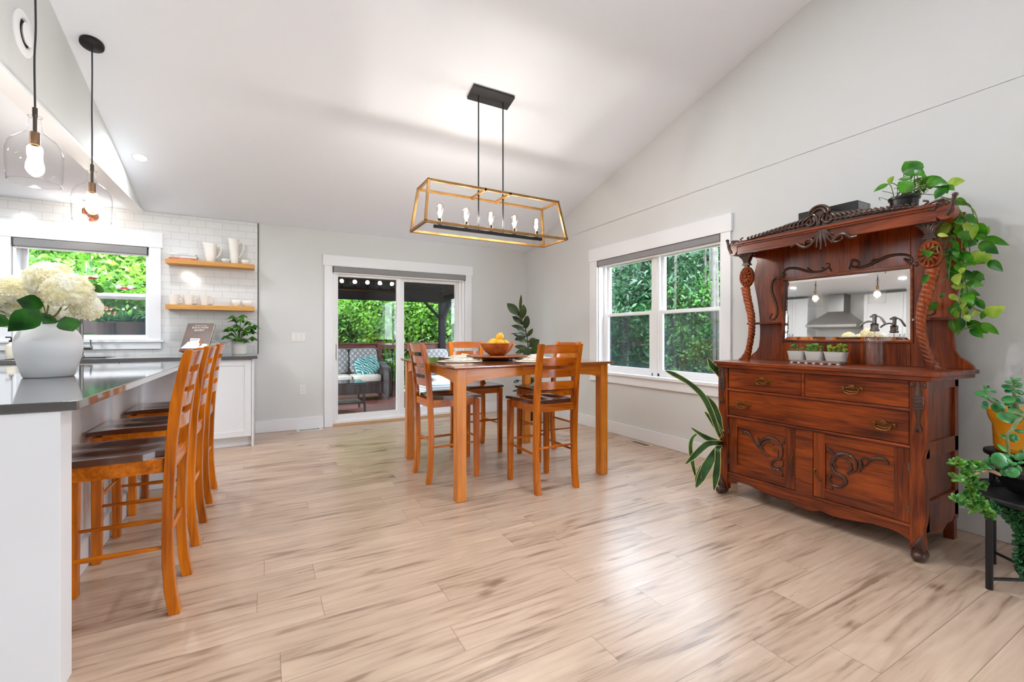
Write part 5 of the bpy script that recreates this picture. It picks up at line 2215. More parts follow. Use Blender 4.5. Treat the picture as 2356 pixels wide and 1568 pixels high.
        pr = [(0, -0.020), (0.046, -0.020), (0.052, -0.010), (0.052, 0.010), (0.046, 0.018), (0.040, 0.014), (0.010, 0.014), (0, 0.014)]
        k0 = len(m.v)
        m.lathe((0, 0, 0), pr, 40)
        m.v = [(v[0]*1.45, v[1], v[2]) for v in m.v]
        m.v = [tuple(MR @ Vector(v)) for v in m.v]
        for k in range(12):
            a = 2*PI*k/12
            p0 = Vector((XC-0.016, y_r+0.010*math.cos(a), z_r+0.012*math.sin(a)))
            p1 = Vector((XC-0.022, y_r+0.026*math.cos(a), z_r+0.036*math.sin(a)))
            p2 = Vector((XC-0.017, y_r+0.041*math.cos(a), z_r+0.060*math.sin(a)))
            m.tube([p0, p1, p2], [0.003, 0.0075, 0.005], 8)
        m.ball((XC-0.020, y_r, z_r), (0.009, 0.011, 0.011), 12, 8)
        build(m, 'rosette', huw('y'), pst)
        # neck and capital
        m = MB()
        m.box(XC-0.014, XC+0.014, y_r-0.012, y_r+0.012, 1.61, 1.645)
        for z_, w_ in ((1.640, 0.028), (1.650, 0.022)):
            m.box(XC-0.018, XC+0.018, y_r-w_, y_r+w_, z_-0.004, z_+0.004)
        for k in range(5):
            u = (k-2)/2
            m.tube(spl([(XC-0.012, y_r+u*0.012, 1.652), (XC-0.016, y_r+u*0.020, 1.685), (XC-0.020, y_r+u*0.048, 1.714)], 4), [0.0055, 0.0065, 0.0075, 0.008, 0.0085, 0.009, 0.009, 0.0085, 0.008], 8)
        m.prism([(y_r-0.014, 1.65), (y_r+0.014, 1.65), (y_r+0.046, 1.712), (y_r-0.046, 1.712)], 'x', XC-0.012, XC+0.014)
        m.box(XC-0.03, XC+0.02, y_r-0.056, y_r+0.056, 1.710, 1.718)
        build(m, 'capital', HUT_C, pst)
    # cornice
    b = MB()
    b.box(3.040, 3.062, 0.945, 2*C-0.945, 1.716, 1.788)
    b.box(3.020, 3.345, 0.940, 2*C-0.940, 1.788, 1.802)
    b.box(3.030, 3.05, 0.945, 2*C-0.945, 1.776, 1.790)
    b.box(3.062, 3.30, 0.925, 0.945, 1.720, 1.790)
    b.box(3.062, 3.30, 2*C-0.945, 2*C-0.925, 1.720, 1.790)
    b.box(3.062, 3.30, 0.945, 2*C-0.945, 1.762, 1.774)
    for s_ in (0, 1):
        y = 0.912 if s_ == 0 else 2*C-0.912
        b.prism([(y+0.030*math.cos(a*PI/12)*1.25, 1.758+0.044*math.sin(a*PI/12)) for a in range(24)], 'x', 3.036, 3.10)
    build(b, 'cornice', huw('y'), r, 0.002, ang=30)
    for s_ in (0, 1):
        m = MB()
        y = 0.930 if s_ == 0 else 2*C-0.930
        sg = 1 if s_ == 0 else -1
        for k in range(5):
            rr = 0.030-0.005*k
            pts = []
            for a in range(9):
                t_ = PI*0.15+a*PI*0.11
                pts.append((3.034, y-sg*(0.012)+sg*(-math.cos(t_)*rr*1.1+0.012*k), 1.775+math.sin(t_)*rr*1.2))
            m.tube(pts, [0.0035+0.002*math.sin(PI*i/8) for i in range(9)], 7)
        m.ball((3.034, y-sg*0.058, 1.832), (0.014, 0.013, 0.011), 10, 8)
        m.tube(spl([(3.034, y-sg*0.058, 1.832), (3.034, y-sg*0.050, 1.800), (3.034, y-sg*0.045, 1.770), (3.036, y-sg*0.025, 1.735)], 4), 0.010, 8)
        m.tube(spl([(3.030, y-sg*0.02, 1.82), (3.028, y+sg*0.03, 1.812), (3.028, y+sg*0.065, 1.790), (3.030, y+sg*0.085, 1.795)], 4), 0.007, 8)
        build(m, 'cornice_scroll', HUT_C, r)
    # shell drop in the middle of the cornice
    m = MB()
    X0 = 3.032
    for pts, rad in (([(757, 520), (752, 600), (748, 668)], .011), ([(752, 525), (725, 600), (718, 655)], .009), ([(762, 525), (780, 600), (785, 648)], .009),
                     ([(748, 525), (715, 585), (690, 625)], .008), ([(768, 525), (800, 585), (825, 620)], .008),
                     ([(535, 652), (570, 630), (605, 648), (640, 655), (675, 635), (690, 605), (660, 598), (632, 612), (625, 640)], .009),
                     ([(1010, 572), (965, 582), (930, 562), (890, 562), (850, 590), (835, 612), (870, 612), (905, 590), (895, 568)], .010),
                     ([(745, 520), (728, 555), (695, 580), (650, 600)], .008), ([(770, 520), (785, 548), (815, 565), (850, 590)], .009), ([(775, 515), (800, 545), (835, 552)], .006)):
        carve(m, pts, rad*1.1, X0, Z2, 0.9)
    build(m, 'cornice_shell', HUT_C, r)
    # crest above the cornice
    b = MB()
    poly = [(2*C-0.99, 1.802), (2*C-1.10, 1.825), (1.78, 1.845), (1.70, 1.865), (1.62, 1.872), (1.56, 1.885), (1.54, 1.925), (1.50, 1.935), (1.46, 1.925), (1.44, 1.885), (1.38, 1.872), (1.30, 1.865), (1.22, 1.845), (1.10, 1.825), (0.99, 1.802)]
    b.prism(poly, 'x', 3.040, 3.052)
    cr = build(b, 'crest', HUT_C, r, ang=30)
    m = MB()
    for s_ in (-1, 1):
        # spiral beside the centre
        pts = []
        for a in range(20):
            t_ = a*0.42
            rr = 0.034*(1-a/22)
            pts.append((3.034, C+s_*(0.052+rr*math.cos(t_+2.2)), 1.845+rr*math.sin(t_+2.2)))
        m.tube(pts, [0.0085-0.0002*i for i in range(20)], 8)
        # leaf spray
        for k in range(15):
            t_ = k/14
            y = C+s_*(0.10+0.37*t_)
            zb = 1.838-0.022*t_
            L_ = 0.058*(1-t_*0.62)
            m.tube(spl([(3.036, y, zb-0.016*(1-t_)), (3.030, y-s_*L_*0.15, zb+L_*0.30), (3.034, y-s_*L_*0.62, zb+L_*0.62)], 3), [0.0035, 0.0055, 0.007, 0.0075, 0.0065, 0.005, 0.002], 7)
            m.tube(spl([(3.036, y, zb-0.008), (3.030, y-s_*L_*0.35, zb-L_*0.05), (3.034, y-s_*L_*0.7, zb-L_*0.22)], 3), [0.003, 0.005, 0.006, 0.006, 0.005, 0.004, 0.002], 7)
        m.tube(spl([(3.034, C+s_*0.10, 1.832), (3.032, C+s_*0.26, 1.835), (3.034, C+s_*0.42, 1.815), (3.034, C+s_*0.50, 1.806), (3.034, C+s_*0.525, 1.822), (3.034, C+s_*0.505, 1.832)], 5), 0.0055, 8)
    pts = [(3.034, C+0.058*math.cos(a*PI/10), 1.885+0.050*math.sin(a*PI/10)) for a in range(11)]
    m.tube(pts, 0.0085, 8)
    pts = [(3.032, C+0.040*math.cos(a*PI/10), 1.882+0.034*math.sin(a*PI/10)) for a in range(11)]
    m.tube(pts, 0.0075, 8)
    for s_ in (-1, 1):
        m.tube(spl([(3.032, C+s_*0.005, 1.815), (3.030, C+s_*0.010, 1.86), (3.032, C+s_*0.032, 1.885), (3.034, C+s_*0.055, 1.875)], 4), 0.007, 8)
    build(m, 'crest_carving', HUT_C, cr)
    # scrolls round the glass
    m = MB()
    X0 = 3.297
    for pts, rad in (([(472, 868), (476, 832), (515, 806), (580, 807), (640, 824), (700, 833), (760, 822), (800, 798), (808, 775), (785, 772)], .0085), ([(822, 830), (812, 808), (800, 792)], .006), ([(752, 800), (775, 812), (800, 800)], .006),
                     ([(470, 862), (488, 850), (484, 836)], .008), ([(650, 803), (685, 828), (720, 830)], .006),
                     ([(948, 812), (958, 775), (975, 750), (1005, 752), (1025, 775), (1010, 785)], .009), ([(965, 790), (1015, 800), (1085, 785), (1150, 755), (1230, 720), (1310, 706), (1380, 714), (1408, 745), (1392, 772), (1370, 762)], .009),
                     ([(1110, 752), (1150, 742), (1168, 748)], .006), ([(1345, 735), (1375, 748), (1400, 738)], .008),
                     ([(452, 885), (422, 874), (396, 908), (392, 970), (412, 1030), (430, 1090), (430, 1142), (405, 1176), (378, 1162), (398, 1130)], .0085), ([(405, 1035), (420, 1050), (425, 1080)], .006)):
        carve(m, pts, rad*1.05, X0, Z2, 0.8)
    m.ball(tuple(Z2(1437, 775, X0)), (0.006, 0.010, 0.014), 10, 8)
    # matching scroll on the other wing
    q = [(452, 885), (422, 874), (396, 908), (392, 970), (412, 1030), (430, 1090), (430, 1142), (405, 1176), (378, 1162), (398, 1130)]
    pp = spl([Vector((X0, 2*C-Z2(a, c, X0).y, Z2(a, c, X0).z)) for a, c in q], 5)
    m.tube(pp, [0.0085*(0.45+0.55*math.sin(PI*min(1, i/(len(pp)-1)*1.15+0.1))) for i in range(len(pp))], 8, flat=((1, 0, 0), 0.8))
    build(m, 'mirror_scrollwork', HUT_C, r)
sideboard()

# things on the sideboard
r = root('black_case', 'long black box lying on top of the sideboard behind the carved crest', 'box', (3.20, 1.50, 1.802))
b = MB()
b.box(3.11, 3.27, 1.325, 1.665, 1.8025, 1.936)
build(b, 'box_body', BLACKP, r, 0.002)
b = MB()
b.box(3.115, 3.265, 1.3235, 1.3245, 1.81, 1.93)
build(b, 'end_label', plain('silver_end', (140, 142, 146), 0.3, metal=0.5, var=0.3, vscale=30), r)


def siphon():
    x, z = 3.175, 0.9412
    y = (atX(1987, 836, x).y+atX(2038, 836, x).y)/2
    r = root('soda_siphon', 'clear glass soda siphon with a metal spout standing before the mirror', 'siphon', (x, y, z))
    g = MB()
    R = 0.050
    n = 48
    prof = [(0.0, 0.006), (0.043, 0.0), (R, 0.005), (R, 0.012), (R, 0.145), (0.047, 0.165), (0.037, 0.185), (0.024, 0.200), (0.018, 0.206), (0.016, 0.212)]
    vs_, fs_ = [], []
    for (rr, zz) in prof:
        for j in range(n):
            a = 2*PI*j/n
            fl = 1+(0.018*math.cos(10*a) if 0.01 < zz < 0.15 else 0)
            vs_.append((x+rr*fl*math.cos(a), y+rr*fl*math.sin(a), z+zz))
    for i in range(len(prof)-1):
        for j in range(n):
            fs_.append((i*n+j, i*n+(j+1) % n, (i+1)*n+(j+1) % n, (i+1)*n+j))
    g.add(vs_, fs_, True)
    g.lathe((x, y, z), [(0, 0.016), (0.040, 0.016), (0.043, 0.024), (0.043, 0.142), (0.037, 0.165), (0.016, 0.196)], 40)
    build(g, 'bottle_body', thin_glass('siphon_glass', (0.98, 0.98, 0.985), 1.6, edge=(0.66, 0.68, 0.72)), r)
    m = MB()
    m.tube([(x, y, z+0.018), (x, y, z+0.21)], 0.004, 8)
    build(m, 'inner_tube', thin_glass('tube_glass', (0.8, 0.8, 0.82), 1.5, edge=(0.5, 0.5, 0.5)), r)
    m = MB()
    m.lathe((x, y, z), [(0, 0.205), (0.020, 0.206), (0.0235, 0.210), (0.0235, 0.216), (0.0195, 0.220), (0.0195, 0.242), (0.022, 0.246), (0.016, 0.252), (0.010, 0.256), (0.010, 0.288), (0.014, 0.290), (0.014, 0.302), (0.008, 0.308), (0, 0.309)], 28)
    m.tube(spl([(x, y+0.008, z+0.262), (x, y+0.030, z+0.266), (x, y+0.055, z+0.256), (x, y+0.072, z+0.240)], 5), 0.0055, 10)
    m.tube(spl([(x, y+0.010, z+0.297), (x, y+0.022, z+0.292)], 3), 0.006, 8)
    m.tube(spl([(x, y-0.006, z+0.298), (x, y-0.030, z+0.288), (x, y-0.052, z+0.252), (x, y-0.058, z+0.246)], 5), [0.004]*6+[0.006]*7+[0.005]*3, 8, flat=((1, 0, 0), 1.6))
    build(m, 'spout_head', STEEL, r)
siphon()


def pad(m, c, d, L_, W_, T_, nu=10, nv=6, up=(0, 0, 1)):
    """fat oval leaf pointing along d, its flat side turned up"""
    d = Vector(d).normalized()
    s_ = d.cross(Vector(up))
    if s_.length < 1e-3:
        s_ = Vector((1, 0, 0))
    s_.normalize()
    n_ = s_.cross(d)
    M = Matrix((d, s_, n_)).transposed().to_4x4()
    M.translation = Vector(c)+d*L_*0.5
    m.ball((0, 0, 0), (L_*0.5, W_*0.5, T_*0.5), nu, nv, M)


def rosette(m, c, rnd, n=16, L_=0.016, W_=0.0075, lift=0.5):
    for k in range(n):
        a = k*2.39996
        t_ = k/n
        e = lift+(1.35-lift)*(1-t_)
        d = Vector((math.cos(a)*math.cos(e), math.sin(a)*math.cos(e), math.sin(e)))
        pad(m, Vector(c)+Vector((0, 0, 0.004*(1-t_))), d, L_*(0.55+0.45*t_)*rnd.uniform(0.85, 1.15), W_, W_*0.5, 8, 5)

tx_ = 3.115
r = root('planter_tray', 'pale grey tray under the three small succulent pots on the sideboard', 'tray', (tx_, 1.553, 0.9412))
b = MB()
K = 28
for (z0, z1, s0, s1) in ((0.946, 0.9475, 0.80, 0.84), (0.9475, 0.963, 0.84, 1.0)):
    pass
def rrect(cx, cyy, a, c, rad, n=6):
    pts = []
    for (sx, sy, t0) in ((1, 1, 0), (-1, 1, PI/2), (-1, -1, PI), (1, -1, 3*PI/2)):
        for k in range(n+1):
            t_ = t0+k*PI/2/n
            pts.append((cx+sx*(a-rad)+rad*math.cos(t_), cyy+sy*(c-rad)+rad*math.sin(t_)))
    return pts


def tub(m, cx, cyy, z, rows, rad):
    """stack of rounded rectangles (half x, half y, height)"""
    vs_, fs_ = [], []
    n = None
    for (a, c, h) in rows:
        p = rrect(cx, cyy, a, c, min(rad, a*0.9, c*0.9))
        n = len(p)
        vs_ += [(q[0], q[1], z+h) for q in p]
    for i in range(len(rows)-1):
        for j in range(n):
            fs_.append((i*n+j, i*n+(j+1) % n, (i+1)*n+(j+1) % n, (i+1)*n+j))
    fs_.append(tuple(range(n))[::-1])
    fs_.append(tuple((len(rows)-1)*n+j for j in range(n)))
    m.add(vs_, fs_, True)
POTM = plain('pale_grey_glaze', (206, 208, 204), 0.35, coat=0.2)
tub(b, tx_, 1.553, 0.9412, [(0.030, 0.150, 0.004), (0.032, 0.155, 0.006), (0.040, 0.176, 0.022), (0.037, 0.172, 0.022), (0.033, 0.165, 0.012)], 0.03)
for k in range(7):
    b.box(tx_-0.034, tx_+0.034, 1.41+k*0.046, 1.427+k*0.046, 0.9412, 0.947)
build(b, 'tray_body', POTM, r, ang=50)
SUC = [(1.673, 'small succulent pot nearest the mirror left end with low grey green rosettes', (60, 122, 62), (120, 178, 96), 1), (1.563, 'middle succulent pot on the tray with tall red tipped sprigs', (64, 128, 52), (150, 196, 90), 2), (1.443, 'succulent pot nearest the glass siphon with yellow green sprigs', (110, 160, 30), (186, 214, 70), 3)]
for (y, lab, c1, c2, sd) in SUC:
    rnd = random.Random(sd)
    r = root('potted_succulent', lab, 'succulent', (tx_, y, 0.9535), group='succulents in a row on the tray')
    hy = 0.055 if sd != 3 else 0.060
    b = MB()
    tub(b, tx_, y, 0.9535, [(0.024, hy-0.016, 0), (0.030, hy-0.010, 0.010), (0.034, hy-0.003, 0.050), (0.036, hy, 0.066), (0.033, hy-0.003, 0.066), (0.031, hy-0.006, 0.058)], 0.016)
    build(b, 'pot', POTM, r, ang=50)
    m = MB()
    st = MB()
    tops = []
    if sd == 1:
        tops = [(0.0, 0.020, 0.030, 0.019), (0.005, -0.026, 0.014, 0.013), (-0.01, -0.008, 0.010, 0.010), (0.012, 0.042, 0.008, 0.011)]
    else:
        for k in range(11):
            tops.append((rnd.uniform(-0.024, 0.024), rnd.uniform(-hy+0.012, hy-0.012), rnd.uniform(0.008, 0.050 if sd == 2 else 0.042), rnd.uniform(0.011, 0.017)))
    for (dx, dy, h, L_) in tops:
        c = Vector((tx_+dx*1.15, y+dy*1.12, 0.9535+0.064+h))
        st.tube([(tx_+dx*0.8, y+dy*0.9, 0.9535+0.058), c], 0.0018, 6)
        rosette(m, c, rnd, 16 if sd == 1 else 10, L_*1.45, L_*0.66, 0.1)
        if h > 0.02 and sd > 1:
            for q in range(5):
                rosette(m, c-Vector((0, 0, 0.008+0.007*q)), rnd, 2, L_*1.3, L_*0.55, 0.1)
    build(st, 'stem', plain('succulent_stem', (120, 130, 60), 0.6), r)
    build(m, 'foliage', leafmat('succulent_leaf_%d' % sd, c1, c2, 0.35, 0.15, 50), r)


# ---- trailing pothos on top
def pothos():
    px_, py_ = 3.20, 1.135
    z0 = 1.8025
    r = root('trailing_pothos', 'trailing green pothos in a black pot on the right end of the sideboard top', 'plant', (px_, py_, z0))
    b = MB()
    b.lathe((px_, py_, z0), [(0, 0), (0.054, 0), (0.058, 0.01), (0.065, 0.092), (0.071, 0.094), (0.073, 0.108), (0.068, 0.110), (0.062, 0.10), (0, 0.098)], 36)
    build(b, 'pot', plain('black_nursery_pot', (20, 20, 21), 0.3), r)
    b = MB()
    b.lathe((px_, py_, z0), [(0, 0.103), (0.063, 0.100)], 20)
    build(b, 'soil', SOIL, r)
    rnd = random.Random(8)

    def q(a, c, X0):
        return atX(1960+a/3.1368, 360+c/3.1368, X0)
    pairs = [((470, 135), (381, 36), 1.2), ((455, 92), (534, 142), .8), ((262, 192), (306, 140), .9), ((258, 198), (155, 256), .7), ((440, 148), (335, 166), .8), ((425, 250), (335, 182), 1.1), ((500, 152), (430, 196), .7),
             ((515, 165), (520, 262), .8), ((528, 160), (650, 150), .6), ((545, 175), (700, 200), .7), ((690, 192), (818, 175), .9), ((690, 210), (742, 244), .8), ((662, 195), (690, 268), .8), ((668, 225), (600, 310), 1.0), ((740, 312), (838, 352), .7),
             ((380, 90), (430, 60), .9), ((470, 180), (560, 190), .7), ((600, 170), (640, 240), .7),
             ((728, 520), (606, 480), .9), ((745, 408), (690, 462), .8), ((668, 520), (596, 584), 1.0), ((815, 420), (905, 485), .8), ((810, 482), (868, 528), 1.0), ((892, 482), (870, 600), .7), ((900, 482), (972, 580), .9), ((955, 575), (990, 498), .7),
             ((975, 578), (1137, 642), .55), ((890, 570), (1005, 600), .8), ((775, 545), (850, 600), 1.1), ((860, 520), (908, 622), .8), ((755, 625), (908, 632), .8), ((925, 618), (1060, 702), .9), ((868, 690), (972, 776), 1.0), ((975, 700), (1003, 756), 1.0),
             ((990, 752), (1090, 828), .8), ((742, 678), (800, 782), .8), ((795, 690), (858, 756), .9), ((765, 755), (880, 778), .8), ((735, 690), (690, 780), .7), ((522, 668), (530, 722), 1.0), ((545, 712), (594, 688), .9), ((552, 850), (505, 922), .9),
             ((690, 792), (776, 852), .9), ((690, 840), (775, 885), 1.1), ((778, 828), (912, 892), .8), ((868, 828), (960, 892), .7), ((828, 905), (952, 932), .9), ((718, 935), (832, 935), .8), ((665, 935), (742, 1038), 1.3), ((668, 985), (636, 1020), .9),
             ((785, 962), (928, 1002), .8), ((812, 985), (850, 1045), 1.0), ((880, 1008), (850, 1104), .9), ((905, 1030), (962, 1104), .8), ((805, 1012), (795, 1105), .8), ((785, 1085), (838, 1158), 1.0), ((968, 1140), (1108, 1078), 1.0), ((970, 1112), (932, 1176), .9),
             ((770, 1158), (742, 1276), 1.2), ((835, 1188), (985, 1276), .8), ((940, 1200), (1064, 1284), .7), ((862, 1238), (948, 1310), .8), ((720, 1180), (745, 1250), 1.0), ((620, 560), (700, 575), .7), ((700, 580), (790, 560), .6), ((830, 560), (890, 545), .8), ((770, 640), (700, 600), .7)]
    hp = [0.28, 0.86, 1.0, 0.94, 0.74, 0.42, 0.0]
    lf, lf2, st = MB(), MB(), MB()
    leaves_at = []
    for i, (a, c, k) in enumerate(pairs):
        hang = a[1] > 330
        X0 = 3.20+rnd.uniform(-0.07, 0.09) if not hang else 3.235+rnd.uniform(-0.06, 0.10)
        if a[0] < 640 and hang:
            X0 = 3.03
        p0 = q(a[0], a[1], X0)
        p1 = q(c[0], c[1], X0+rnd.uniform(-0.045, 0.02))
        L_ = (p1-p0).length
        side = Vector((rnd.uniform(0.3, 0.9), rnd.uniform(-0.6, 0.6), rnd.uniform(-0.6, 0.6)))
        ax = (p1-p0).normalized()
        # blade mostly faces the room: its width lies across the Y-Z plane
        sd = ax.cross(Vector((-1, -0.25, 0.15)))
        sd = (sd.normalized()+0.35*side).normalized()
        (lf if rnd.random() < 0.8 else lf2).leaf(p0, p1, sd, L_*0.66*k, hp, droop=rnd.uniform(-0.03, 0.10), fold=0.16)
        leaves_at.append((p0, hang))
    for k in range(62):
        t_ = rnd.random()
        hang = k < 50
        if hang:
            a = 735+60*t_+rnd.gauss(0, 62)
            c = 340+780*t_+rnd.uniform(-20, 40)
            dx, dy = rnd.uniform(-60, 75), rnd.uniform(25, 85)
        else:
            a, c = rnd.uniform(440, 660), rnd.uniform(170, 280)
            dx, dy = rnd.uniform(-70, 70), rnd.uniform(-60, 30)
        X0 = 3.22+rnd.uniform(-0.06, 0.07)
        p0 = q(a, c, X0)
        p1 = q(a+dx, c+dy, X0+rnd.uniform(-0.04, 0.02))
        ax = (p1-p0).normalized()
        sd = (ax.cross(Vector((-1, -0.25, 0.15))).normalized()+Vector((rnd.uniform(-.5, .5), rnd.uniform(-.5, .5), rnd.uniform(-.5, .5)))).normalized()
        (lf if rnd.random() < 0.75 else lf2).leaf(p0, p1, sd, (p1-p0).length*0.62, hp, droop=rnd.uniform(-0.03, 0.12), fold=0.18)
    crown = Vector((px_, py_, z0+0.11))
    for p0, hang in leaves_at:
        if not hang:
            s0 = crown+Vector((rnd.uniform(-.05, .05), rnd.uniform(-.06, .06), -0.005))
            st.tube(spl([s0, (s0+p0)/2+Vector((0, 0, 0.03)), p0], 4), 0.0022, 5)
    for k in range(14):     # woody tangle over the rim
        a = rnd.random()*2*PI
        p = crown+Vector((0.06*math.cos(a), 0.07*math.sin(a), 0.0))
        st.tube(spl([p, p+Vector((rnd.uniform(-.04, .04), rnd.uniform(-.06, .06), rnd.uniform(0.01, 0.06))), p+Vector((rnd.uniform(-.05, .05), rnd.uniform(-.08, .08), rnd.uniform(0.0, 0.05)))], 4), 0.0016, 5)
    vines = [[(640, 300), (745, 330), (800, 480), (790, 700), (800, 900), (790, 1050), (770, 1280)], [(660, 300), (850, 360), (905, 460), (900, 560), (960, 580)], [(650, 310), (740, 400), (750, 560), (720, 700), (700, 860), (715, 940)],
             [(650, 300), (790, 400), (840, 600), (870, 760), (960, 765)], [(760, 330), (720, 500), (670, 640), (600, 650), (540, 690), (560, 745), (650, 740), (700, 700)], [(780, 430), (700, 520), (740, 640), (800, 800), (840, 1000), (880, 1090), (970, 1130)],
             [(790, 1050), (720, 1150), (760, 1270), (830, 1230), (940, 1200)], [(690, 600), (650, 610), (615, 660), (640, 710), (690, 700)], [(740, 900), (690, 880), (640, 900)], [(760, 1290), (800, 1250), (870, 1235)], [(690, 300), (780, 320), (850, 350), (880, 420)]]
    for v in vines:
        st.tube(spl([q(a, c, 3.21 if i < 2 else 3.24+0.03*math.sin(i*2+a)) if a > 640 else q(a, c, 3.045) for i, (a, c) in enumerate(v)], 6), 0.0026, 6)
    build(st, 'vine', leafmat('pothos_vine', (62, 84, 30), (112, 140, 56), 0.5, 0.0, 20), r)
    build(lf, 'foliage', leafmat('pothos_leaf', (22, 92, 20), (88, 164, 30), 0.28, 0.3, 11), r)
    build(lf2, 'foliage', leafmat('pothos_leaf_lime', (120, 176, 40), (196, 218, 96), 0.3, 0.35, 14), r)
pothos()


# ---- plant stand and its plants at the right edge
def plant_stand():
    cx, cyy = 3.005, 0.565
    r = root('plant_stand', 'black metal two level plant stand beside the sideboard', 'plant stand', (cx, cyy, 0))
    R = 0.238
    ST = plain('stand_black', (24, 25, 27), 0.45, metal=0.2)
    ang0 = math.radians(147)
    for k in range(4):
        a = ang0-k*PI/2
        x, y = cx+R*math.cos(a), cyy+R*math.sin(a)
        b = MB()
        b.cyl((x, y, 0), 0.0125, 0.40 if k != 1 else 0.536, 20)
        build(b, 'leg', ST, r)
    b = MB()
    for k in range(2):
        a = ang0-k*PI/2
        b.tube([(cx+R*math.cos(a), cyy+R*math.sin(a), 0.045+0.014*k), (cx-R*math.cos(a), cyy-R*math.sin(a), 0.045+0.014*k)], 0.007, 10)
    build(b, 'cross_brace', ST, r)
    b = MB()
    b.lathe((cx, cyy, 0.392), [(0.20, 0.0), (0.252, 0.0), (0.254, 0.003), (0.254, 0.020), (0.250, 0.023), (0.20, 0.023)], 64, closed=True)
    b.lathe((cx, cyy, 0.392), [(0, 0.0), (0.205, 0.0), (0.205, 0.006), (0, 0.006)], 48)
    build(b, 'lower_ring', ST, r, ang=40)
    b = MB()
    ux, uy = 3.215, 0.673
    b.lathe((ux, uy, 0.534), [(0, 0), (0.138, 0.0), (0.142, 0.003), (0.142, 0.019), (0.138, 0.022), (0, 0.020)], 48)
    build(b, 'upper_tray', ST, r, ang=40)
plant_stand()


